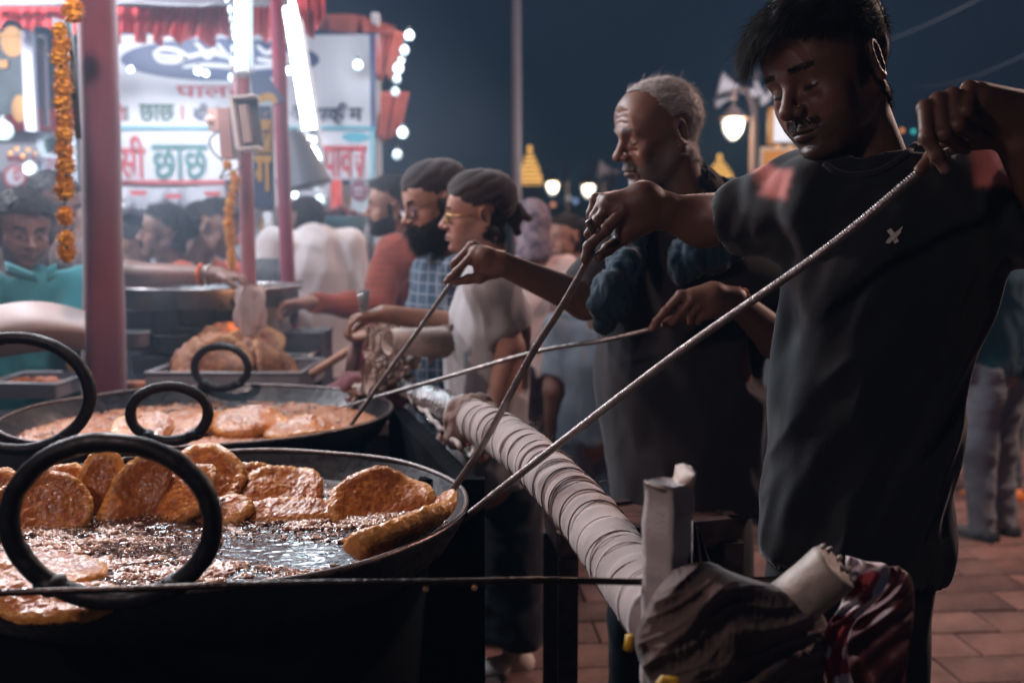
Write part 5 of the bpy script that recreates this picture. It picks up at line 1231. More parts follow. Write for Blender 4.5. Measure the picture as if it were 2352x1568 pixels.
    q = smooth_path([P(516, -20, 4.2), P(530, 30, 4.2), P(534, 70, 4.2), P(536, 120, 4.2), P(528, 190, 4.2)], 6); MB().tube(q, .003, 6).build('wire', wire, e, True)
    for p in q[2::3]: MB().ball(p, (.009, .009, .018), 8, 6).build('bulb', tg, e, True)
    # navy and yellow signs on the post
    yel = mat('sign_yellow', (.55, .26, .03), .5); nb = mat('banner_navy', (.04, .055, .11), .6)
    k = empty('pennant', P(610, 215, 4.3), 'navy diamond-shaped pennant between the red posts', 'pennant')
    MB().hexa([P(575, 170, 4.3), P(612, 168, 4.3), P(612, 168, 4.3)+Vector((0, .01, 0)), P(575, 170, 4.3)+Vector((0, .01, 0))], [P(580, 262, 4.3), P(652, 232, 4.3), P(652, 232, 4.3)+Vector((0, .01, 0)), P(580, 262, 4.3)+Vector((0, .01, 0))]).build('cloth', nb, k)
    brush([(578, 230), (600, 226), (622, 222), (634, 238)], 4.28, 8, yel, k, 'yellow_mark')
    k = empty('vertical_banner', P(605, 360, 4.35), 'narrow navy banner with big yellow Devanagari letters in a pale frame', 'banner')
    board(578, 232, 632, 486, 4.37, mat('banner_frame', (.45, .45, .47), .5), k, 'frame', .02); board(584, 244, 626, 478, 4.36, nb, k, 'cloth', .01)
    board(584, 278, 624, 350, 4.352, yel, k, 'yellow_panel', .006); text3d('ई', 606, 300, 4.343, 84, yel, k, 34, bold=.03); text3d('ग', 604, 398, 4.345, 80, yel, k, 38, bold=.03); brush([(592, 290), (600, 310), (612, 300), (606, 335)], 4.343, 3, nb, k)
    # grey hanging lampshade, red stand, blue tub
    tag(MB().lathe([(.03, .16), (.05, .12), (.12, -.12), (.125, -.13)], P(694, 370, 5.0), 20, Matrix.Rotation(R(-14), 3, 'Y')).build('pendant_lamp', mat('grey_shade', (.10, .105, .12), .6), None, True), 'dark grey conical shade hanging beside the dazzling tube', 'lampshade')
    tag(MB().tube([P(772, 414, 6.0), P(774, 560, 6.0)], .035, 10).build('red_pillar', mat('red_plastic', (.50, .05, .04), .5), None, True), 'narrow red pillar under the right end of the signboards', 'pillar')
    bt = empty('blue_tub', P(785, 520, 5.8), 'pale blue plastic tub heaped with dark red fruit', 'tub')
    MB().lathe([(.12, -.06), (.15, .05), (.155, .055)], P(785, 520, 5.8), 20).build('tub', mat('pale_blue_plastic', (.20, .42, .50), .5), bt, True)
    rs = random.Random(8); fr = MB()
    for i in range(40): a = rs.uniform(0, 2*PI); q = rs.uniform(0, .13); fr.ball(P(785, 505, 5.8)+Vector((q*math.cos(a), q*math.sin(a)*.8, .05*(1-q/.14)+rs.uniform(0, .02))), .022, 6, 5)
    o = fr.build('red_fruit', mat('dark_red_fruit', (.16, .03, .03), .5), bt, True); o['kind'] = 'stuff'
    k = empty('round_sign', P(822, 440, 6.1), 'small pale sign with a maroon oval and writing under the menu board', 'sign'); board(806, 416, 846, 500, 6.12, mat('pale_sign', (.45, .55, .60), .5), k, 'panel', .02); ellipse_disc(824, 438, 6.11, 19, 24, mat('maroon_print', (.22, .08, .12), .5), k, 'oval', .005)
    board(812, 432, 836, 436, 6.10, white, k, 'print_line', .004); board(814, 444, 834, 447, 6.10, white, k, 'print_line', .004)
    # left end: dark poster, white frames, small lit signs
    pf = empty('framed_poster', P(40, 170, 5.4), 'dark poster with gold shapes in a frame at the top left', 'poster'); board(-60, 74, 60, 262, 5.42, mat('poster_dark', (.035, .05, .06), .5, var=.4), pf, 'sheet', .02)
    for (u0, v0, u1, v1) in ((-10, 138, 18, 156), (-40, 78, 40, 84)): board(u0, v0, u1, v1, 5.40, mat('gold_print', (.32, .16, .04), .5), pf, 'gold_patch', .008)
    ellipse_disc(28, 96, 5.41, 26, 34, mat('gold_print', (.32, .16, .04), .5), pf, 'gold_disc'); ellipse_disc(45, 250, 5.41, 18, 30, mat('gold_print', (.32, .16, .04), .5), pf, 'gold_disc')
    board(58, 72, 82, 300, 5.38, mat('frame_lilac', (.42, .42, .52), .6), pf, 'frame', .04); board(96, 80, 110, 290, 5.5, mat('frame_grey', (.20, .18, .22), .6), pf, 'frame', .03)
    for v in (110, 150, 190, 230): board(82, v, 100, v+4, 5.5, mat('frame_grey', (.20, .18, .22), .6), pf, 'rung', .02)
    s = empty('small_menu_sign', P(112, 350, 5.6), 'small pale sign with green and maroon lettering left of the maroon post', 'sign'); board(88, 302, 176, 425, 5.6, mat('sign_pale_blue', (.42, .50, .58), .5), s, 'panel', .02)
    text3d('छाछ', 128, 334, 5.588, 30, green, s, 56, bold=.02); text3d('लस', 120, 378, 5.588, 28, mat('maroon_print', (.22, .08, .12), .5), s, 44, bold=.02)
    s = empty('round_red_sign', P(35, 415, 6.4), 'round white sign with red border and letters at the far left', 'sign'); ellipse_disc(34, 406, 6.4, 26, 26, red, s, 'border'); ellipse_disc(34, 406, 6.38, 20, 20, white, s, 'face'); text3d('D', 40, 402, 6.37, 24, red, s, 16, bold=.04)
    s = empty('lit_sign', P(40, 350, 7.0), 'pale sign with rows of small red letters at the far left', 'sign'); board(-30, 330, 88, 395, 7.0, white, s, 'panel', .02); text3d('मसाला', 48, 366, 6.985, 16, red, s, 66, bold=.02)
    bulb_lamp(8, 300, 5.2, 22, 14, label='cool white bulb glaring at the left edge of the picture'); bulb_lamp(70, 388, 5.6, 15, 6, label='cool white bulb in front of the small signs at left'); 
    for i, (u, v) in enumerate([(38, 342), (64, 344), (84, 352), (24, 352), (52, 358)]):
        bulb_lamp(u, v, 5.8, 5, 0, label='tiny amber flame lamp at the left edge, '+('second from the left', 'middle one over the round sign', 'rightmost and lowest at the end', 'leftmost of the row', 'lowest in the centre')[i], group='amber flame lamps at the left', em=glow('amber_glow', (.85, .42, .12), 1.2))
    tag(MB().slab(lambda a, b: P(120+46*a, 40+34*b+14*a, 3.4), 3, 3, (0, .004, 0)).build('paper_tag', mat('pale_tag', (.55, .60, .72), .6), None), 'pale blue paper tag behind the top of the long garland', 'paper tag')
    # bright back wall of other stalls behind the left group (white canopies)
    b2 = empty('far_stall', P(200, 480, 8.5), 'bright far stall row with pale sheets and red cloth strips', 'market stall'); board(-400, 300, 262, 620, 9.0, mat('far_sheet', (.40, .42, .48), .7, 0, .1, 8, .3, 5), b2, 'sheet', .02)
    board(-400, 250, 262, 300, 8.8, rc, b2, 'valance', .02); board(-300, 560, 900, 640, 8.0, mat('far_counter', (.20, .16, .16), .6), b2, 'counter', .4)
    cs = [(.5, .07, .05), (.55, .55, .6), (.10, .35, .4), (.5, .28, .05), (.35, .1, .3)]
    rs = random.Random(12)
    for i in range(34):
        u = rs.uniform(262, 860); v = rs.uniform(430, 545); w = rs.uniform(8, 24); h = rs.uniform(8, 26)
        board(u, v, u+w, v+h, 6.85-.0015*i, mat('goods_colour_%s' % 'abcde'[i % 5], cs[i % 5], .5), st, 'hung_goods', .01)
    cloth_strip([P(262, 428, 5.7), P(380, 432, 5.7), P(515, 426, 5.7)], [P(262, 462, 5.7), P(380, 468, 5.7), P(515, 460, 5.7)], mat('canopy_white', (.42, .43, .48), .7), 'white_valance', st, .03, 9, 50)
    cloth_strip([P(600, 420, 6.1), P(680, 424, 6.1), P(760, 420, 6.1)], [P(600, 470, 6.1), P(680, 474, 6.1), P(760, 466, 6.1)], mat('canopy_white', (.42, .43, .48), .7), 'white_valance', st, .02, 7, 40)
    for u, v in ((300, 438), (380, 446), (470, 440)): board(u, v, u+36, v+10, 5.66, red, st, 'red_patch', .008)
    tb = MB(); 
    for k in range(6): tb.lathe([(.035, -.07), (.042, .07)], P(596+k*13, 628, 5.0), 12)
    o = empty('water_cups', P(620, 640, 5.0), 'clear pale cups stacked in a tray between the red posts', 'cups')
    for k in range(5): MB().lathe([(.030, -.07), (.040, .07), (.037, .07), (.028, -.06)], P(598+k*15, 626, 4.9), 12).build('cup', mat('pale_cup', (.45, .55, .62), .3, trans=.3), o, True)
    MB().box(P(625, 655, 4.9), (.26, .2, .05)).build('tray', mat('grey_tray', (.2, .2, .22), .4, .5), o)

def far_lights():
    # lamp post
    a, b = P(1186, -40, 9.5), P(1186, 600, 9.5); b.z = 0; b.x = a.x; b.y = a.y
    tag(MB().tube([b, a], [.060, .044], 14).build('lamp_post', mat('galvanised_pole', (.17, .17, .20), .6), None, True), 'tall plain grey pole rising into the night sky', 'pole')
    warm = glow('warm_lantern_glow', (.66, .72, .74), 1.0); hat = mat('lantern_metal', (.14, .10, .09), .5)
    def lantern(u, v, z, r, label, power):
        c = P(u, v, z); rr = r/FPX*z; e = empty('street_lantern', c, label, 'street lantern', 'lit lanterns beyond the cooks')
        MB().lathe([(.01, -1.25*rr), (.45*rr, -1.05*rr), (.85*rr, -.45*rr), (1.0*rr, .2*rr), (1.0*rr, .6*rr), (.8*rr, .75*rr)], c, 20).build('glass_globe', warm, e, True)
        MB().lathe([(1.75*rr, .62*rr), (1.70*rr, .75*rr), (1.1*rr, .95*rr), (.75*rr, 1.5*rr), (.2*rr, 1.9*rr), (.1*rr, 2.5*rr)], c, 20).build('hat', hat, e, True)
        MB().tube([c+Vector((0, .0, 2.4*rr)), c+Vector((0, 0, 3.2*rr)), c+Vector((1.5*rr, .2, 3.8*rr)), c+Vector((2.4*rr, .3, 2*rr)), Vector((c.x+2.5*rr, c.y+.3, 0))], .03, 8).build('bracket_and_post', hat, e, True)
        lamp('lantern_light', 'POINT', c-Vector((0, rr*1.4, .0)), power, (1, .72, .42), .1)
    lantern(1683, 292, 10.4, 25, 'nearest street lantern with a brimmed hat under the loudspeakers', 150)
    lantern(1351, 436, 19, 16, 'smaller street lantern left of the old man', 50)
    lantern(1269, 430, 24, 15, 'farthest street lantern, glowing pinkish beside the grey pole', 80)
    # lit gate towers: tiers of glowing strips
    am = glow('amber_strip_glow', (.95, .50, .12), 1.6); dk = mat('tower_dark', (.10, .06, .05), .8)
    for (u, v, w, h, lb) in ((1217, 386, 54, 80, 'lit amber tiered tower shaped like a temple spire, left'), (1653, 400, 66, 70, 'lit amber tiered tower shaped like a temple spire, behind the scarf')):
        z = 60; e = empty('lit_tower', P(u, v+h/2, z), lb, 'tower', 'lit temple towers'); n = 9
        for i in range(n):
            t = i/(n-1); vv = v+h/2-t*h; ww = w*(1-t**1.6)*(.92 if i % 2 else 1.0)+5; c = P(u-(w*.0), vv, z); m = FPX/z
            MB().box(c, (ww/m, ww/m*.8, h/n*.60/m)).build('lit_tier', am, e); MB().box(c+Vector((0, 0, h/n*.5/m)), (ww/m*.82, ww/m*.7, h/n*.55/m)).build('tier_wall', dk, e)
        MB().tube([P(u, v-h/2, z), P(u, v-h/2-10, z)], .12, 8).build('finial', am, e)
        c = P(u, v+h/2, z); MB().box(Vector((c.x, c.y, c.z/2)), (w*1.1/FPX*z, 1.4, c.z)).build('base', dk, e)
    # horn loudspeakers on a mast
    gm = mat('speaker_grey', (.60, .58, .62), .5, 0, .1, 20, .2, 4); z = 11
    e = empty('loudspeaker_mast', P(1725, 210, z), 'mast with grey horn loudspeakers pointing left behind the young man', 'loudspeaker')
    def horn(u, v, du, dv, r, L_):
        c = P(u, v, z); d = (P(u+du, v+dv, z)-c).normalized(); Mq = d.to_track_quat('Z', 'Y').to_matrix(); s = FPX/z
        MB().lathe([(r/s, 0), (r*.95/s, .01), (r*.55/s, L_*.32/s), (r*.28/s, L_*.6/s), (r*.22/s, L_/s), (r*.35/s, L_*1.05/s), (r*.35/s, L_*1.3/s), (.01, L_*1.35/s)], c, 20, Mq).build('horn', gm, e, True)
    horn(1652, 194, 20, 5, 30, 70); horn(1643, 238, 22, -8, 13, 40); horn(1790, 190, -20, 24, 18, 50); horn(1760, 235, -10, -18, 14, 40)
    m0 = P(1742, 160, z); MB().tube([Vector((m0.x, m0.y+.1, 0)), m0+Vector((0, .1, 0))], .035, 10).build('mast', hat, e, True)
    MB().tube([P(1690, 205, z), P(1742, 208, z), P(1800, 200, z)], .015, 8).build('cross_bar', hat, e, True)
    e = empty('loudspeaker', P(1400, 392, 14), 'dim horn loudspeaker in front of the old man\'s chin', 'loudspeaker'); z = 14; 
    c = P(1375, 390, z); MB().lathe([(.15, 0), (.14, .01), (.07, .10), (.03, .22), (.03, .3)], c, 18, Vector((1, .1, -.1)).to_track_quat('Z', 'Y').to_matrix()).build('horn', gm, e, True)
    MB().tube([Vector((P(1405, 400, z).x, P(1405, 400, z).y, 0)), P(1405, 385, z)], .03, 8).build('mast', hat, e, True)
    # food sign and lit box
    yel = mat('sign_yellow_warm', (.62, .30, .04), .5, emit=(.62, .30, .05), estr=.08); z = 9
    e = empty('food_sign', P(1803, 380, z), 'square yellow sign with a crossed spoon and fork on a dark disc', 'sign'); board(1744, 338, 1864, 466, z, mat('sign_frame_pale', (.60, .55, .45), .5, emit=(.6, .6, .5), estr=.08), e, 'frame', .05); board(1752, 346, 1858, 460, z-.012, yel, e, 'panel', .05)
    ellipse_disc(1806, 402, z-.02, 42, 42, mat('disc_dark', (.05, .055, .06), .6), e, 'dark_disc')
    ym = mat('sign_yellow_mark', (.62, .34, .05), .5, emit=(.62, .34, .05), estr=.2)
    brush([(1782, 380), (1800, 396), (1828, 424)], z-.03, 5, ym, e, 'utensil'); brush([(1826, 382), (1806, 402), (1784, 424)], z-.034, 4, ym, e, 'utensil'); ellipse_disc(1784, 382, z-.036, 9, 7, ym, e, 'spoon_bowl')
    c = P(1804, 470, z); MB().tube([Vector((c.x, c.y+.08, 0)), P(1804, 300, z)+Vector((0, .08, 0))], .03, 8).build('pole', hat, e)
    e = empty('lit_box_lamp', P(1812, 290, z), 'white lit box lamp above the yellow sign behind the young man\'s chin', 'lamp'); board(1774, 252, 1852, 326, z, glow('box_lamp_glow', (.50, .58, .66), 1.0), e, 'glowing_face', .10); board(1768, 246, 1776, 332, z-.01, yel, e, 'side_frame', .12); board(1776, 326, 1852, 332, z-.01, hat, e, 'lower_frame', .12)
    lamp('box_lamp_light', 'POINT', P(1850, 150, z), 110, (.9, .9, 1), .04)  # added fill hidden behind the young man's head, lights the loudspeaker horns
    for u, v, w_ in ((1786, 336, 'left'), (1815, 340, 'right')): bulb_lamp(u, v, z-.1, 6, 0, label='tiny amber lamp, the %s one of two on top of the yellow sign' % w_, group='amber lamps on the yellow sign', em=glow('amber_glow', (.85, .42, .12), 1.2))
    # scattered far stalls and lights at the horizon
    rs = random.Random(2); bw = mat('far_wall', (.06, .04, .045), .9); 
    e = empty('far_buildings', P(1500, 560, 70), 'low dim row of buildings along the horizon with a few lit windows', 'buildings')
    x = -60
    while x < 75:
        w = rs.uniform(5, 12); h = rs.uniform(2.6, 4.6); y = 75+rs.uniform(-4, 6); b = MB().box((x+w/2, y, h/2), (w, 5, h)).build('house', bw, e)
        for k in range(int(w/2.2)):
            if rs.random() < .35: MB().box((x+1+k*2.2, y-2.53, h*.55), (.9, .05, 1.0)).build('lit_window', glow('far_window_glow', (.70, .36, .16), .5), b)
        x += w+rs.uniform(.3, 3)
    for i, (u, v, z, c, r) in enumerate([(1160, 452, 16, (.85, .36, .14), 9), (1270, 470, 20, (.6, .25, .15), 6), (2072, 300, 14, (.75, .28, .08), 5), (2098, 302, 14, (.05, .55, .55), 5), (1305, 455, 30, (.5, .55, .6), 6), (1322, 462, 30, (.25, .35, .6), 6), (1705, 448, 28, (.6, .3, .1), 5)]):
        bulb_lamp(u, v, z, r, 0, label='small distant ' + ['orange lamp beside the turban', 'pink lamp below the far lantern', 'orange lamp over the young man\'s collar', 'teal lamp over the young man\'s collar', 'pale lamp under the lanterns', 'blue lamp under the lanterns', 'amber lamp over the scarf'][i], em=glow('far_glow_%s' % 'abcdefg'[i], c, 1.0))
    for (a, b, lb) in (((1900, 130), (2352, -60), 'upper'), ((2100, 200), (2420, 90), 'lower')):
        tag(MB().tube(bez(P(a[0], a[1], 12), P(b[0], b[1], 8), 12, .1), .005, 6).build('overhead_cable', mat('cable_grey', (.06, .07, .09), .6), None, True), lb+' faint overhead cable crossing the dark sky at right', 'cable')
    # orange flag cloths beside the turbans
    tag(cloth_strip([P(1152, 432, 8), P(1165, 434, 8), P(1176, 436, 8)], [P(1150, 500, 8), P(1163, 505, 8), P(1174, 500, 8)], mat('orange_flag', (.65, .20, .08), .7), 'orange_cloth', None, .02, 4, 16), 'strip of orange cloth hanging just left of the grey pole', 'cloth')

# ------------------------------------------------------------------ pans, oil, fried breads
IRON = lambda: mat('blackened_iron', (.006, .006, .009), .50, .2, .5, 70, .3, 12, rvar=.15, bdist=.002)
FRY = []
def pan(c, r, h, label, rings):
    """wide shallow iron pan; c = centre of the rim"""
    c = Vector(c); e = empty('frying_pan', c, label, 'frying pan', 'wide iron frying pans'); z = c.z
    pr = [(.001, -h), (r*.45, -h*.96), (r*.75, -h*.72), (r*.93, -h*.32), (r*.985, -.01), (r, 0)]
    po = [(r+.007, .002), (r+.004, -.010), (r*.945, -h*.34), (r*.77, -h*.76), (r*.46, -h*1.02), (.001, -h*1.06)]
    g = MB(); g.lathe(pr, c, 72, caps=False); g.build('bowl_inside', mat('pan_inside_iron', (.010, .010, .014), .42, .25, .35, 40, .35, 8, rvar=.12), e, True)
    g = MB(); g.lathe(po, c, 72, caps=False); g.build('bowl_outside', IRON(), e, True)
    g = MB(); rs = random.Random(4); g.tube([c+Vector(((r+.002)*math.cos(a), (r+.002)*math.sin(a), .002+.0012*math.sin(a*9))) for a in np.linspace(0, 2*PI, 97)[:-1]], .0050, 8, True); g.build('rim', mat('worn_rim_iron', (.20, .16, .15), .38, .8, .5, 90, .4, 30), e, True)
    for (p, rad, rv, th, yaw) in rings:
        p = Vector(p); m = MB(); rt = Vector((math.cos(yaw), math.sin(yaw), 0)); q = []
        for a in np.linspace(0, 2*PI, 65)[:-1]: q.append(p+rt*rad*math.cos(a)+Vector((0, 0, rv*math.sin(a))))
        m.tube(q, th, 14, True); V = np.array([tuple(v) for v in m.V]); cc = np.repeat(np.array([tuple(x) for x in q]), 14, 0); V = cc+(V-cc)*(1+.10*fbm(V*60, 2, 7))[:, None]; m.V = [tuple(v) for v in V]
        o = m.build('ring_handle', IRON(), e, True)
        for s in (-1, 1):
            w = MB(); b = p+rt*rad*.62*s+Vector((0, 0, -rv*.80)); w.ball(b, (.020, .018, .013), 12, 8); w.V = [tuple(v) for v in np.array([tuple(v) for v in w.V])+.003*fbm(np.array([tuple(v) for v in w.V])*90, 2, 3)[:, None]]
            w.build('weld', IRON(), o, True)
    return e
def fryfield(r, th, seed, bow=.0, squash=1.0):
    """a bumpy, puffed fried bread lying flat at the origin"""
    rs = random.Random(seed); f = Field((-r*1.35, -r*1.35, -th*2.6), (r*1.35, r*1.35, th*2.6), .0026)
    f.ell((0, 0, 0), (r*1.02, r*squash*1.02, th*1.15), 0, 0)
    for k in range(28):
        a = 2*PI*k/28; q = r*(.90+rs.uniform(-.05, .05)); f.ell((q*math.cos(a), q*squash*math.sin(a), rs.uniform(-.001, .001)), (th*rs.uniform(.58, .80),)*3, .016, 0)
    for k in range(34):
        a = rs.uniform(0, 2*PI); q = r*math.sqrt(rs.uniform(0, .75)); f.ell((q*math.cos(a), q*squash*math.sin(a), th*.6*rs.choice((-1, 1))), (rs.uniform(.004, .009), rs.uniform(.004, .009), th*.45), .007, 0)
    V, F, _ = f.mesh(); V = relax(V, F, 2, .5); N = vnormals(V, F)
    n1 = fbm(V*120, 2, seed); n2 = fbm(V*310, 2, seed+3); V = V+N*(.0011*np.clip(n1*1.6, -.2, 1.2)+.0013*np.clip(n2*1.5, -.4, 1))[:, None]
    V[:, 2] += bow*((V[:, 0]/r)**2-.3); lowf = V/r*1.1+seed; V[:, :2] *= (1+.13*vnoise(lowf*np.array([1, 1, 0]), seed))[:, None]; V[:, 2] += r*.16*vnoise(lowf*1.2, seed+2)
    n3 = fbm(V*38+3, 3, seed+5); n4 = np.clip(fbm(V*150, 2, seed+8), 0, 1)
    base = np.array((.58, .19, .036)); dark = np.array((.34, .085, .020)); lite = np.array((.78, .38, .09))
    t = np.clip(.5+.6*n3, 0, 1)[:, None]; C = dark*(1-t)+base*t; C = C*(1-.5*n4[:, None])+lite*.5*n4[:, None]
    edge = np.clip((np.hypot(V[:, 0], V[:, 1]/squash)/r-.88)*6, 0, 1)[:, None]; C = C*(1-.65*edge)+lite*.65*edge
    return V, F, C
FM = lambda: mat('fried_batter', (.4, .15, .05), .32, 0, .55, 300, .16, 130, vcol=True, spec=.6, coat=.18, bdist=.0016, rvar=.1)
def bread(name_label, c, r, th, M3, seed, bow=0, squash=1.0, group=None):
    V, F, C = fryfield(r, th, seed, bow, squash); M4 = M3.to_4x4(); M4.translation = Vector(c)
    return tag(mesh_obj('fried_bread', xf(V, M4), F, FM(), cols=C), name_label, 'fried bread', group)
def tiltm(n, spin=0):
    """orientation whose flat face looks along n"""
    return Vector(n).to_track_quat('Z', 'Y').to_matrix() @ Matrix.Rotation(spin, 3, 'Z')

def oil(c, r, seed, label, foam=.5, clear=None):
    """simmering oil: dark glossy surface carrying tan froth, one displaced sheet"""
    n = 560 if seed == 1 else 360; g = np.linspace(-1, 1, n); X, Y = np.meshgrid(g, g, indexing='ij'); rr = np.hypot(X, Y); t = np.maximum(np.abs(X), np.abs(Y))/np.maximum(rr, 1e-6)
    X, Y = X*t*r, Y*t*r; V = np.stack([X.ravel()+c[0], Y.ravel()+c[1], np.full(n*n, c[2])], 1)
    p = V.copy(); ang = np.arctan2(p[:, 1]-c[1], p[:, 0]-c[0]); rad = np.hypot(p[:, 0]-c[0], p[:, 1]-c[1])
    q = np.stack([p[:, 0]*22, p[:, 1]*40, np.zeros(n*n)], 1); w = fbm(q*.25, 2, seed+9)[:, None]*1.4
    f1 = fbm(q+w, 3, seed); f2 = fbm(q*2.6+w*2, 2, seed+4); f3 = fbm(q*.18, 2, seed+17)
    m = f1*.7+f2*.35+f3*.7+foam-.35
    if clear is not None:
        d = np.hypot((p[:, 0]-clear[0])/clear[2], (p[:, 1]-clear[1])/clear[3]); m = m-1.15*np.exp(-d**2)
    f4 = fbm(q*5.5+w*3, 2, seed+60); m = m+.30*f4; k = np.clip((m-.02)/.28, 0, 1)
    V[:, 2] += .0026*k+.0046*k*(1-np.abs(f2))*np.abs(f4)+.0030*k*np.clip(fbm(q*9, 2, seed+70), 0, 1)+.0009*fbm(q*.6, 2, seed+30)+.0006*fbm(q*3, 1, seed+31)
    froth = np.array((.30, .10, .045)) if seed == 1 else np.array((.34, .095, .028)); light = np.array((.62, .36, .21)) if seed == 1 else np.array((.50, .20, .075)); dk = np.array((.016, .012, .014)); t = np.clip(.45+1.3*fbm(q*6, 2, seed+40), 0, 1)[:, None]
    C = dk*(1-k[:, None])+(froth*(1-t)+light*t)*k[:, None]
    idx = np.arange(n*n).reshape(n, n); F = np.stack([idx[:-1, :-1], idx[1:, :-1], idx[1:, 1:], idx[:-1, 1:]], -1).reshape(-1, 4)
    m_ = mat('frying_oil_'+('a' if seed == 1 else 'b'), (.1, .05, .03), .13, 0, .30, 230, 0, 8, vcol=True, spec=1.0 if seed == 1 else .5, bdist=.0015, coat=.6 if seed == 1 else 0)
    if not m_.get('rg'):
        m_['rg'] = 1; N_, L_ = m_.node_tree.nodes, m_.node_tree.links; mr = N_.new('ShaderNodeMapRange'); mr.inputs[1].default_value = .03; mr.inputs[2].default_value = .2; mr.inputs[3].default_value = .07; mr.inputs[4].default_value = .42
        at_ = [x for x in N_ if x.bl_idname == 'ShaderNodeAttribute'][0]; L_.new(at_.outputs['Fac'], mr.inputs[0]); L_.new(mr.outputs[0], N_['Principled BSDF'].inputs['Roughness'])
    return tag(mesh_obj('frying_oil', V, F, m_, cols=C), label, 'oil', kind='stuff')
def crumbs(c, r, n, seed, label, clear=None, dens=None):
    """flakes and bubbles of batter on the oil"""
    rs = np.random.RandomState(seed); a = rs.uniform(0, 2*PI, n*2); q = r*np.sqrt(rs.uniform(0, 1, n*2)); p = np.stack([c[0]+q*np.cos(a), c[1]+q*np.sin(a), np.full(n*2, c[2]+.004)], 1)
    w = fbm(p*np.array([9, 16, 1]), 2, seed)+rs.uniform(-.3, .3, n*2)
    if clear is not None: w -= 1.6*np.exp(-(np.hypot((p[:, 0]-clear[0])/clear[2], (p[:, 1]-clear[1])/clear[3]))**2)
    p = p[w > -.15][:n]; n = len(p); s = rs.uniform(.0010, .0030, n)
    oc = np.array([(1, 0, 0), (0, 1, 0), (-1, 0, 0), (0, -1, 0), (0, 0, 1), (0, 0, -1)], float); F0 = np.array([(0, 1, 4), (1, 2, 4), (2, 3, 4), (3, 0, 4), (1, 0, 5), (2, 1, 5), (3, 2, 5), (0, 3, 5)])
    st = np.stack([rs.uniform(.7, 1.9, n), rs.uniform(.6, 1.1, n), rs.uniform(.4, .8, n)], 1); an = rs.uniform(-.6, .6, n)
    L = oc[None]*st[:, None]*s[:, None, None]; x = L[:, :, 0]*np.cos(an)[:, None]-L[:, :, 1]*np.sin(an)[:, None]; y = L[:, :, 0]*np.sin(an)[:, None]+L[:, :, 1]*np.cos(an)[:, None]
    V = np.stack([x, y, L[:, :, 2]], -1)+p[:, None]; F = F0[None]+(np.arange(n)*6)[:, None, None]
    t = rs.uniform(0, 1, n)[:, None]; C = np.array((.34, .13, .06))*(1-t)+np.array((.66, .40, .26))*t; C = np.repeat(C, 6, 0)
    return tag(mesh_obj('batter_crumbs', V.reshape(-1, 3), F.reshape(-1, 3), FM(), cols=C), label, 'crumbs', kind='stuff')

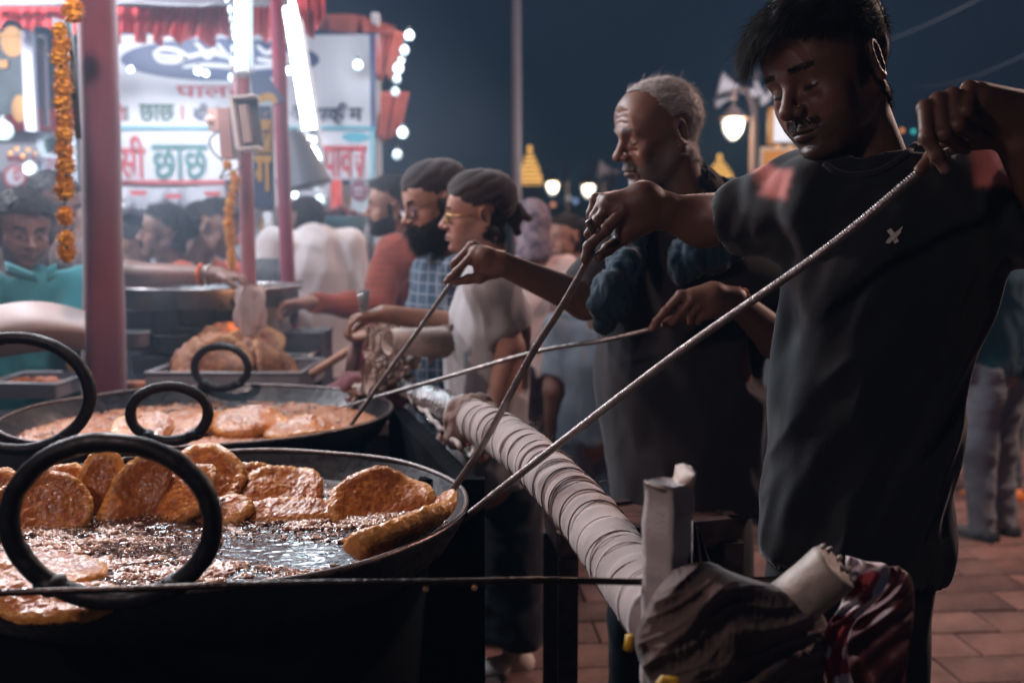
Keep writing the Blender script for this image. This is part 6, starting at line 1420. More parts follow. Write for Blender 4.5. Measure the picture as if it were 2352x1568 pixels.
C1 = Vector((-.545, 1.72, .945)); R1 = .462
C2 = Vector((-.83, 2.66, .955)); R2 = .50
def pans():
    r1 = P(255, 1198, 1.205); r3 = P(389, 950, 2.17); r2 = P(38, 905, 2.08); r4 = P(508, 843, 3.14)
    pan(C1, R1, .17, 'front wide black iron pan full of frying breads, nearest the camera', [(r1, .123, .0975, .0125, 0.0), (r3, .082, .060, .0115, .12)])
    pan(C2, R2, .17, 'rear wide black iron pan with foaming oil, half hidden by its neighbour', [(r2, .148, .118, .0135, .1), (r4, .088, .066, .0125, -.1)])
    o1 = C1-Vector((0, 0, .050)); o2 = C2-Vector((0, 0, .050))
    cl = G(740, 1275, o1.z); clear1 = (cl.x, cl.y, .22, .070)
    oil(o1, R1*.955, 1, 'bubbling oil with tan froth in the front pan', .36, clear1); oil(o2, R2*.955, 2, 'bubbling oil with orange froth in the rear pan', .60)
    crumbs(o1, R1*.93, 4500, 3, 'loose batter flakes floating on the oil of the front pan', clear1); crumbs(o2, R2*.93, 3000, 5, 'loose batter flakes floating on the oil of the rear pan')
    h = o1.z; grp = 'fried breads in the front pan'; DV, RS = 20, 1.22
    def B(lb, u, v, z, r, th, n, seed, bow=0, sq=1, spin=0): bread(lb, P(u, v+DV, z), r*RS, th*.62, tiltm(n, spin), seed, bow, sq, grp)
    B('large fried bread leaning at the far left of the front pan', 92, 1150, 1.80, .066, .012, (.35, -.75, .55), 11, .004)
    B('small fried bread tucked behind the leftmost large one', 150, 1122, 1.88, .052, .011, (.6, -.6, .5), 12)
    B('fried bread standing on edge, second from the left through the ring', 228, 1122, 1.90, .066, .020, (.45, -.85, .25), 13, .008, .48, R(82))
    B('fried bread standing on edge and leaning right, just under the ring top', 318, 1116, 1.89, .074, .021, (.40, -.88, .20), 14, .008, .50, R(58))
    B('broad fried bread sloping behind the right side of the ring', 400, 1122, 1.89, .088, .014, (-.45, -.66, .60), 15, .012, .62, R(28))
    B('fried bread leaning back against the pan wall, right of the ring', 480, 1084, 1.99, .072, .013, (-.3, -.72, .60), 16, .010, .70, R(-28))
    B('small fried bread between its two larger neighbours right of the ring', 562, 1114, 2.01, .053, .012, (.1, -.70, .65), 17)
    B('crisp fried bread in the middle of the back row', 655, 1118, 1.98, .064, .013, (.10, -.55, .80), 18, .008, .95)
    B('thin long fried bread lying low in the oil before the back row', 650, 1150, 1.86, .100, .018, (-.06, -.50, .86), 19, -.008, .22, R(9))
    B('big orange fried bread at the right of the back row', 878, 1150, 1.90, .080, .015, (.22, -.62, .66), 20, .012, .92)
    B('narrow fried bread poking out right of the ring', 500, 1160, 1.86, .050, .010, (-.25, -.45, .85), 21, 0, .6, R(25))
    DV, RS = 0, 1.0
    # the long one lifted against the rim by the two rods
    a, b = P(806, 1290, 1.50), P(1060, 1140, 1.70); ax = (b-a).normalized(); w = Vector((.35, .93, -.10)); w = (w-ax*w.dot(ax)).normalized(); Mx = Matrix((ax, w, ax.cross(w))).transposed()
    V, F, C = fryfield(.118, .0130, 22, .016, .42); M4 = Mx.to_4x4(); M4.translation = (a+b)/2+Vector((0, 0, .002)); tag(mesh_obj('fried_bread', xf(V, M4), F, FM(), cols=C), 'long curved fried bread lifted against the right rim by the rods', 'fried bread', grp)
    B('flat fried bread floating at the lower left, seen through the ring', 90, 1318, 1.40, .085, .010, (0, -.05, 1), 23, 0, .8)
    B('fried bread floating against the near rim below the horizontal rod', 140, 1378, 1.305, .080, .010, (0, -.1, 1), 24, 0, .55)
    B('fried bread half sunk at the left edge of the picture', -8, 1150, 1.82, .055, .012, (.2, -.7, .6), 25)
    grp = 'fried breads in the rear pan'
    B('yellowish fried bread in the rear pan behind the small ring', 335, 984, 2.50, .070, .015, (.1, -.35, .93), 31); B('middle fried bread of the rear pan', 425, 976, 2.62, .085, .016, (-.1, -.3, .95), 32)
    B('dark fried bread right of centre in the rear pan', 572, 973, 2.62, .090, .024, (.05, -.35, .93), 33, 0, .8); B('flat fried bread near the right of the rear pan', 690, 986, 2.55, .100, .016, (0, -.2, .98), 34, 0, .6)
    # stove
    e = empty('iron_stove', (-.6, 2.1, 0), 'black iron stove body carrying both pans', 'stove'); sm = mat('sooty_sheet_iron', (.002, .002, .004), .95, 0, .4, 25, .4, 6, spec=.08)
    MB().lathe([(.30, -.945), (.34, -.93), (.38, -.30), (.40, -.085), (.385, -.085), (.36, -.30)], C1, 40).build('front_drum', sm, e, True); MB().lathe([(.32, -.955), (.36, -.93), (.40, -.30), (.43, -.085), (.41, -.085), (.39, -.30)], C2, 40).build('rear_drum', sm, e, True)
    A0, A1 = P(930, 903, 2.95), P(1100, 1045, 2.02); hh = .925; off = Vector((-.05, 0.0, 0))
    A0.z = A1.z = hh
    q = [A1+off, A1, A0, A0+off]; MB().hexa([Vector((p.x, p.y, .02)) for p in q], q).build('side_cabinet', sm, e)
    q = [A1+Vector((-.12, -.03, 0)), A1+Vector((.012, -.03, 0)), A1+Vector((.012, -.004, 0)), A1+Vector((-.12, -.004, 0))]; MB().hexa([Vector((p.x, p.y, .02)) for p in q], [p+Vector((0, 0, .01)) for p in q]).build('corner_post', sm, e)
    fr = C1+Vector((.0, -.40, -.10)); MB().box((fr.x, fr.y, .36), (.72, .06, .68)).build('front_plate', sm, e)
    MB().box((C1.x-.05, fr.y-.035, .36), (.05, .02, .66)).build('leg_bar', mat('rusty_bar', (.10, .03, .02), .7, .3, .4, 40, .4, 20), e)

# ------------------------------------------------------------------ rods
def rod(pts, r, label, loop=None, n=8, ribs=0, flat=1.0, material=None, tip=None):
    q = smooth_path(pts, 8); e = empty('iron_rod', q[0], label, 'rod'); m = MB(); rr = [r]*len(q)
    if tip: rr = [r*(1 if i < len(q)-6 else 1-.75*(i-len(q)+6)/5) for i in range(len(q))]
    m.tube(q, rr, n, flat=flat); m.build('shaft', material or mat('worn_steel', (.42, .37, .36), .42, .9, .5, 160, .4, 40, rvar=.12), e, True)
    if ribs:
        L = [0]; 
        for i in range(1, len(q)): L.append(L[-1]+(q[i]-q[i-1]).length)
        rb = MB(); k = 0
        for j in range(ribs):
            s = L[-1]*(.03+.90*j/ribs); i = max(x for x in range(len(L)) if L[x] <= s); i = min(i, len(q)-2); t = (s-L[i])/max(L[i+1]-L[i], 1e-6); p = q[i].lerp(q[i+1], t); d = (q[i+1]-q[i]).normalized()
            rb.tube([p-d*.0007, p+d*.0007], r*1.07, 8)
        o = rb.build('ribbing', mat('worn_steel', (.3, .3, .3), .3, 1), e, True); o['kind'] = 'stuff'
    if loop: MB().tube(smooth_path(loop, 5), r*.75, 8).build('loop_end', mat('teal_painted_wire', (.02, .085, .090), .4, .3), e, True)
    return e
def rods():
    st = mat('worn_steel', (.42, .37, .36), .42, .9, .5, 160, .4, 40, rvar=.12)
    c = lambda x, y, z: P(2067+.1758*x, 160.8+.1758*y, z)
    rod([c(1200, 850, 1.39), c(800, 1020, 1.385), c(420, 1205, 1.375), P(1900, 570, 1.42), P(1560, 808, 1.52), P(1250, 1045, 1.62), P(1062, 1192, 1.72)], .0062, 'long ribbed iron rod running from the young man\'s raised fist to the front pan',
        [c(1010, 500, 1.37), c(1080, 400, 1.372), c(1250, 350, 1.375), c(1370, 430, 1.385), c(1390, 560, 1.39), c(1330, 720, 1.39), c(1200, 850, 1.39)], ribs=230)
    rod([P(1352, 505, 1.69), P(1362, 540, 1.70), P(1354, 590, 1.70), P(1290, 705, 1.72), P(1222, 812, 1.73), P(1140, 965, 1.74), P(1085, 1060, 1.75), P(1028, 1140, 1.77)], 0.0088, 'flat iron skewer from the young man\'s lowered hand into the front pan', ribs=0, flat=.45, n=8)
    rod([P(1096, 566, 2.2), P(1080, 592, 2.2), P(1033, 655, 2.20), P(960, 760, 2.28), P(880, 870, 2.38), P(806, 976, 2.48)], .0052, 'rod from the old man\'s far hand into the rear pan', ribs=60)
    rod([P(1520, 748, 2.17), P(1492, 757, 2.18), P(1380, 783, 2.22), P(1230, 808, 2.28), P(1000, 874, 2.38), P(765, 940, 2.50)], .0052, 'thin long pointed rod from the old man\'s near hand over the rear pan', tip=True)
    gunk = mat('greasy_black_rod', (.05, .035, .03), .3, .8, .5, 120, .4, 30)
    e = rod([P(-40, 1362, 1.14), P(300, 1352, 1.15), P(640, 1340, 1.16), P(1000, 1336, 1.17), P(1250, 1332, 1.175), P(1485, 1336, 1.18)], .0044, 'greasy horizontal rod laid across the front of the pan', material=gunk)
    for u, v in ((978, 1352), (1090, 1349)): MB().ball(P(u, v, 1.165), (.0036, .0036, .0036), 8, 6).build('oil_drip', mat('amber_drip', (.55, .30, .14), .1, trans=.4, coat=1), e, True)
    rod([P(1690, 1330, 1.22), P(1780, 1328, 1.24), P(1830, 1308, 1.25), P(1858, 1302, 1.25)], .0036, 'end of a dark rod curving up behind the cloth bundle', material=gunk)

# ------------------------------------------------------------------ wrapped pipe, post, cloths
def pipe():
    A, B_ = P(1062, 950, 2.32), P(1530, 1425, 1.22); path = smooth_path([A, P(1190, 1025, 1.95), P(1330, 1165, 1.62), P(1440, 1310, 1.38), B_], 14)
    e = empty('wrapped_pipe', A, 'thick pipe bound in pale cloth strips sloping from the stove towards the camera', 'pipe')
    cl = mat('pale_binding_cloth', (.52, .44, .43), .9, 0, .35, 260, .22, 10, bdist=.002, sheen=.2)
    n = len(path); 
    L = [0]
    for i in range(1, n): L.append(L[-1]+(path[i]-path[i-1]).length)
    tot = L[-1]; V = []; nr = 28; m = 260; rs = random.Random(3); up = Vector((0, 0, 1)); marks = sorted([rs.uniform(0, 1) for _ in range(16)]+[k/22 for k in range(23)])
    def at(s):
        i = min(max(x for x in range(n) if L[x] <= s+1e-9), n-2); return path[i].lerp(path[i+1], (s-L[i])/(L[i+1]-L[i])), (path[i+1]-path[i]).normalized()
    base = MB(); pts = [at(tot*k/m)[0] for k in range(m+1)]; base.tube(pts, .044, nr)
    Vb = np.array([tuple(v) for v in base.V]); cc = np.repeat(np.array([tuple(p) for p in pts]), nr, 0); s = np.repeat(np.arange(m+1)/m, nr); ang = np.tile(np.arange(nr)*2*PI/nr, m+1)
    q = (s*24+ang/(2*PI)*.5+.25*vnoise(np.stack([s*9, 0*s, 0*s], 1), 3)) % 1.0; step = .0035*(1-q)+.0015*fbm(Vb*40, 2, 4); Vb = cc+(Vb-cc)*(1+step/.044)[:, None]; base.V = [tuple(v) for v in Vb]
    base.build('cloth_binding', cl, e, True)
    sg = mat('binding_string', (.20, .14, .125), .8); sl = mat('light_binding_string', (.40, .32, .29), .8)
    for k, t in enumerate(marks):
        if t < .02 or t > .97: continue
        p, d = at(tot*t); a = d.orthogonal().normalized(); tl = rs.uniform(-.34, .16); d2 = (d+Vector((0, 0, 1))*tl).normalized(); a = d2.cross(Vector((1, 0, 0))).normalized(); b = d2.cross(a)
        ring = [p+(a*math.cos(w)+b*math.sin(w))*(.0475+.001*math.sin(3*w)) for w in np.linspace(0, 2*PI, 33)[:-1]]
        MB().tube(ring, rs.choice((.0008, .0011, .0015)), 6, True).build('string_turn', sg if k % 3 else sl, e, True)
    fz = strands('frayed_threads', [tuple(at(tot*rs.uniform(.05, .95))[0]+Vector((rs.uniform(-.01, .04), -.01, .042))) for _ in range(70)], np.array([[.5, 0, 1]]*70), .02, .0004, sl, e, 3, .6, .5, 4, .8); fz['kind'] = 'stuff'
    # rag knot
    rag = mat('tan_rag', (.30, .21, .18), .9, 0, .4, 200, .3, 12)
    f = Field((-.35, 1.9, .95), (.15, 2.7, 1.3), .005); f.chain([P(1098, 938, 2.26), P(1072, 960, 2.25), P(1058, 990, 2.24), P(1052, 1020, 2.22)], [.030, .040, .034, .012], .02, 0); f.cap(P(1082, 940, 2.3), P(1120, 950, 2.22), .030, .02, .02, 0)
    Vs, Fs, _ = f.mesh(); mesh_obj('rag_knot', folds(Vs, Fs, .009, (30, 30, 20), 3), Fs, rag, e)
    # silver pipe and foil gutter
    e2 = empty('silver_pipe', P(930, 893, 2.9), 'shiny foil-covered pipe leading from the stove into the wrapped pipe', 'pipe'); foil = mat('crumpled_foil', (.62, .60, .60), .22, 1.0, .8, 60, .25, 9, rvar=.12, bdist=.012)
    g = MB(); q = [P(928, 893, 2.95).lerp(P(1092, 962, 2.24), t) for t in np.linspace(0, 1, 24)]; g.tube(q, [.030+.0*i if i < 9 else .040 for i in range(24)], 24); Vb = np.array([tuple(v) for v in g.V]); Vb = Vb+.004*np.stack([fbm(Vb*22, 2, 1), fbm(Vb*22, 2, 2), fbm(Vb*22, 2, 3)], 1); g.V = [tuple(v) for v in Vb]; g.build('foil_tube', foil, e2, True)
    e3 = empty('foil_gutter', P(1000, 960, 2.4), 'torn shiny tray edge with orange crumbs under the silver pipe', 'tray')
    a0, a1, b0, b1 = P(925, 900, 2.9), P(1058, 1030, 2.12), P(955, 890, 2.9), P(1100, 985, 2.16)
    g = MB(); g.slab(lambda s, t: a0.lerp(a1, s).lerp(b0.lerp(b1, s), t)+Vector((0, 0, -.035*math.sin(PI*t)+.006*math.sin(s*60+t*7)*(t < .1)+.004*math.sin(s*23))), 60, 10, (0, 0, -.004)); g.build('foil_sheet', foil, e3, True)
    MB().tube([a0.lerp(a1, s)+Vector((0, 0, .004+.004*math.sin(s*41)+.003*math.sin(s*17))) for s in np.linspace(0, 1, 40)], .007, 8).build('torn_edge', mat('greasy_paper_edge', (.42, .34, .32), .5, 0, .5, 60, .3, 20), e3, True)
    rs = random.Random(6); cr = MB()
    for i in range(120): s, t = rs.random(), rs.uniform(.25, .75); cr.ball(a0.lerp(a1, s).lerp(b0.lerp(b1, s), t)+Vector((0, 0, -.03*math.sin(PI*t)+.004)), rs.uniform(.002, .006), 5, 4)
    o = cr.build('orange_crumbs', mat('orange_crumb', (.42, .13, .05), .5), e3, True); o['kind'] = 'stuff'
def clothpost():
    z = 1.16; e = empty('wrapped_post', P(1530, 1300, z), 'square post wrapped in pale grey cloth with a crumpled paper top', 'post'); cl = mat('grey_wrap_cloth', (.52, .47, .47), .85, 0, .3, 200, .25, 9, bdist=.002)
    tops = [P(1480, 1103, z), P(1546, 1118, z-.03), P(1588, 1108, z+.005), P(1524, 1096, z+.035)]
    f = []; m = MB(); n = 44; k = 4; per = []
    for j in range(n+1):
        t = j/n; ring = []
        for a in range(4):
            p, q = tops[a], tops[(a+1) % 4]
            for s in range(6): w = p.lerp(q, s/6); ring.append(Vector((w.x, w.y, w.z-t*.46)))
        per.append(ring)
    V = np.array([tuple(p) for r_ in per for p in r_]); c = V.mean(0); d = V-np.array([c[0], c[1], 0]); d[:, 2] = 0; d /= np.linalg.norm(d, axis=1, keepdims=True)
    V = V+d*(.0022*(1-2*np.abs(fbm(V*np.array([18, 18, 95]), 2, 5)))+.0026*fbm(V*np.array([14, 14, 30]), 2, 8))[:, None]
    F = [(j*24+a, (j+1)*24+a, (j+1)*24+(a+1) % 24, j*24+(a+1) % 24) for j in range(n) for a in range(24)]+[tuple(reversed(range(24)))]
    m.add([tuple(v) for v in V], F); m.build('cloth_sleeve', cl, e, True)
    pp = mat('cream_paper', (.60, .47, .41), .6, 0, .15, 60, .12, 10)
    zz = z; W = [(1481, 1102), (1500, 1106), (1530, 1108), (1548, 1096), (1552, 1068), (1570, 1064), (1590, 1072), (1599, 1084)]; Lw = [(1482, 1112), (1505, 1124), (1532, 1136), (1552, 1142), (1572, 1136), (1590, 1122), (1597, 1106), (1599, 1090)]
    def at(L_, s): x = s*(len(L_)-1); i = min(int(x), len(L_)-2); t = x-i; return (L_[i][0]*(1-t)+L_[i+1][0]*t, L_[i][1]*(1-t)+L_[i+1][1]*t)
    def fn(s, t):
        a, b = at(W, s), at(Lw, s); u, v = a[0]*(1-t)+b[0]*t, a[1]*(1-t)+b[1]*t; return P(u, v, zz-.030*math.sin(PI*t)-.012*math.sin(s*9)+.03*(1-t))
    MB().slab(fn, 40, 14, (0, .003, .0)).build('crumpled_paper', pp, e, True)
    # loose pale cloth to the right of the post
    lc = mat('loose_pink_grey_cloth', (.50, .41, .40), .9, 0, .3, 200, .2, 8)
    def f2(s, t): u = 1590+s*(15+55*t); v = 1195+t*150+20*s; return P(u, v, 1.25-.02*math.sin(s*14+t*3)-.02*t)
    tag(MB().slab(f2, 30, 20, (0, .004, 0)).build('hanging_cloth', lc, None, True), 'loose pinkish cloth end hanging right of the square post', 'cloth')
    # brown bundle
    bc = mat('brown_greasy_cloth', (.155, .108, .100), .9, 0, .2, 220, .5, 7, rvar=.15, bdist=.003, sheen=.15)
    Lk = [(1546, 1318), (1508, 1362), (1478, 1420), (1462, 1470), (1470, 1520), (1492, 1575), (1500, 1680)]; Rk = [(1690, 1322), (1800, 1352), (1868, 1388), (1900, 1432), (1905, 1500), (1900, 1580), (1895, 1680)]
    Ls, Rs = [smooth_path([Vector((u, v, 0)) for u, v in L_], 8) for L_ in (Lk, Rk)]
    def at2(L_, s): x = s*(len(L_)-1); i = min(int(x), len(L_)-2); return L_[i].lerp(L_[i+1], x-i)
    ns, nt = 190, 150; S, T_ = np.meshgrid(np.linspace(0, 1, ns+1), np.linspace(0, 1, nt+1), indexing='ij'); S, T_ = S.ravel(), T_.ravel()
    A_ = np.array([tuple(at2(Ls, t)) for t in np.linspace(0, 1, nt+1)])[np.tile(np.arange(nt+1), ns+1)]; B2 = np.array([tuple(at2(Rs, t)) for t in np.linspace(0, 1, nt+1)])[np.tile(np.arange(nt+1), ns+1)]
    UV = A_*(1-S)[:, None]+B2*S[:, None]; U_, V_ = UV[:, 0]/420, UV[:, 1]/420
    UV[:, 1] -= 26*np.sin(PI*S)*(1-T_)**2
    nz = lambda k, sd, ax=(1, 1): vnoise(np.stack([U_*k*ax[0], V_*k*ax[1], np.full(len(U_), sd*1.7)], 1), sd)
    wq = nz(3, 1)*.9; ph = (U_*.62+V_*1.15)*11+wq*1.3+.5*nz(6, 2); ridge = (1-np.abs(np.sin(ph)))**1.3
    ph2 = (U_*.45+V_*1.2)*24+wq*2.2+1.0*nz(5, 5); r2 = (1-np.abs(np.sin(ph2)))**1.6; r3 = (1-2*np.abs(nz(20, 9, (1.3, .8))))
    bul = .085*np.sin(PI*np.clip(S, .0, 1))**.6*np.clip(T_*4+.15, 0, 1)**.6
    zz_ = 1.205-.085*(1-S)**1.5-bul-.013*ridge-.0045*r2-.0018*r3-.0008*nz(48, 11)+.03*T_
    Pw = np.array([tuple(P(u, v, z)) for u, v, z in zip(UV[:, 0]+4*nz(9, 21)*((S < .02) | (S > .98)), UV[:, 1]+5*nz(16, 22)*(T_ < .02), zz_)]); m0 = len(Pw)
    idx = np.arange(m0).reshape(ns+1, nt+1); q = np.stack([idx[:-1, :-1], idx[:-1, 1:], idx[1:, 1:], idx[1:, :-1]], -1).reshape(-1, 4); back = Pw+np.array([0, .012, -.002])
    tag(mesh_obj('cloth_bundle', np.concatenate([Pw, back]), np.concatenate([q, q[:, ::-1]+m0]), bc), 'crumpled brown greasy cloth draped over something at the bottom', 'cloth')
    # bottle end wrapped in cloudy plastic
    bt = empty('plastic_wrapped_bottle', P(1865, 1345, 1.22), 'milky jar wrapped in cloudy plastic lying on the brown cloth', 'jar'); d = (P(1905, 1318, 1.18)-P(1820, 1385, 1.20)).normalized(); Mq = d.to_track_quat('Z', 'Y').to_matrix()
    c = P(1822, 1378, 1.20); g = MB(); g.lathe([(.001, -.03), (.029, -.03), (.0315, -.02), (.0315, .03), (.0315, .062), (.030, .068), (.026, .0695), (.001, .066)], c, 30, Mq); V = np.array([tuple(v) for v in g.V]); V += .0016*np.stack([fbm(V*50, 2, 1), fbm(V*50, 2, 2), fbm(V*50, 2, 3)], 1); g.V = [tuple(v) for v in V]
    g.build('jar_body', mat('milky_plastic', (.52, .45, .39), .5, 0, .5, 60, .4, 22), bt, True)
    for k in range(5): MB().ball(c+d*.066+Mq @ Vector((.027*math.cos(k*.62-1.2), .027*math.sin(k*.62-1.2), .004)), (.0032, .0032, .005), 8, 6, Mq).build('crimped_tooth', mat('milky_plastic', (.42, .37, .31), .35), bt, True)
    # printed carrier bag
    bw = mat('bag_white_red_print', (.80, .70, .72), .60, 0, .25, 50, 0, 26, col2=(.36, .045, .065)); N = bw.node_tree.nodes
    for nd in N:
        if nd.bl_idname == 'ShaderNodeMapRange': nd.inputs[1].default_value = .50; nd.inputs[2].default_value = .53
        if nd.bl_idname == 'ShaderNodeTexNoise' and abs(nd.inputs['Scale'].default_value-26) < .1: nd.inputs['Detail'].default_value = .5
    b = empty('carrier_bag', P(1960, 1450, 1.25), 'thin plastic carrier bag, white with red print and a dark red side', 'plastic bag')
    def sheet(L0, L1, z, amp, m, name, fr=9, ph=0):
        a, c_ = smooth_path([Vector((u, v, 0)) for u, v in L0], 6), smooth_path([Vector((u, v, 0)) for u, v in L1], 6)
        def at(L_, s): x = s*(len(L_)-1); i = min(int(x), len(L_)-2); return L_[i].lerp(L_[i+1], x-i)
        def fn(s, t): q = at(a, s).lerp(at(c_, s), t); return P(q.x, q.y, z-amp*math.sin(t*PI)*.8-amp*.5*math.sin(t*fr+ph+3*math.sin(s*4))-.004*math.sin(s*31+t*9))
        return MB().slab(fn, 60, 30, (0, .002, 0)).build(name, m, b, True)
    sheet([(1944, 1276), (1944, 1330), (1932, 1390), (1900, 1440), (1890, 1500), (1905, 1590)], [(1990, 1290), (2040, 1300), (2030, 1360), (1960, 1430), (1945, 1500), (1965, 1590)], 1.205, .009, bw, 'printed_side')
    dk = mat('bag_dark_red', (.13, .036, .044), .55, 0, .3, 30, .3, 6)
    sheet([(2035, 1302), (2030, 1362), (1962, 1432), (1946, 1500), (1965, 1590)], [(2065, 1300), (2095, 1330), (2100, 1400), (2090, 1480), (2080, 1590)], 1.23, .016, dk, 'dark_side', 6, 1)
    # yellow and pink things at the bottom left of the bundle
    yl = mat('yellow_plastic', (.62, .36, .03), .45); pk = mat('pink_grey_plastic', (.30, .13, .12), .45, 0, .3, 40, .3, 10)
    tag(MB().tube([P(1448, 1458, 1.10), P(1446, 1476, 1.10), P(1442, 1492, 1.10)], .0055, 8).build('yellow_stub', yl, None, True), 'bit of yellow plastic sticking out left of the brown cloth', 'plastic scrap')
    tag(MB().tube([P(1505, 1590, 1.04), P(1525, 1560, 1.045), P(1548, 1562, 1.045), P(1565, 1600, 1.04)], .0055, 10).build('yellow_strap', yl, None, True), 'yellow strap at the very bottom under the brown cloth', 'strap')
    f = Field((.0, .85, .3), (.4, 1.3, .85), .006); f.chain([P(1455, 1520, 1.08), P(1470, 1580, 1.06)], [.025, .05], .03, 0); Vs, Fs, _ = f.mesh(); tag(mesh_obj('pink_bag', folds(Vs, Fs, .008, (18, 18, 10), 5), Fs, pk), 'dull pink plastic bag at the bottom left of the cloth bundle', 'plastic bag')
def table():
    e = empty('iron_table', P(1450, 1200, 2.3), 'low rusty dark table behind the wrapped pipe', 'table'); hh = .785
    a, b, c, d = G(1288, 1232, hh), G(1706, 1192, hh), G(1592, 1127, hh), G(1250, 1170, hh)
    w = mat('worn_dark_wood', (.20, .090, .070), .35, 0, .5, 25, .6, 12, rvar=.2, coat=.2, stretch=(1, 4, 1)); ir = mat('chipped_iron_paint', (.085, .052, .050), .5, .3, .6, 60, .6, 30)
    dn = Vector((0, 0, -.018)); ins = lambda p: p.lerp((a+b+c+d)/4, .05)
    MB().hexa([ins(p)+dn for p in (a, b, c, d)], [ins(p)-Vector((0, 0, .004)) for p in (a, b, c, d)]).build('table_top', w, e)
    for p, q in ((a, b), (b, c), (c, d), (d, a)):
        dr = (q-p).normalized(); sd = Vector((-dr.y, dr.x, 0))*.028; m = MB(); z = Vector((0, 0, .004)); lo = Vector((0, 0, -.045)); m.hexa([p+lo, q+lo, q+sd+lo, p+sd+lo], [p+z, q+z, q+sd+z, p+sd+z]); m.build('edge_rail', ir, e)
    ct = (a+b+c+d)/4
    for k, p in enumerate((a, b, c, d)):
        q = p.lerp(ct, .09); MB().box((q.x, q.y, (hh-.05)/2), (.042, .042, hh-.05)).build('leg', ir, e)
    MB().tube([Vector((a.x+.03, a.y+.04, .3)), Vector((b.x-.03, b.y+.02, .3))], .012, 8).build('cross_rail', ir, e)

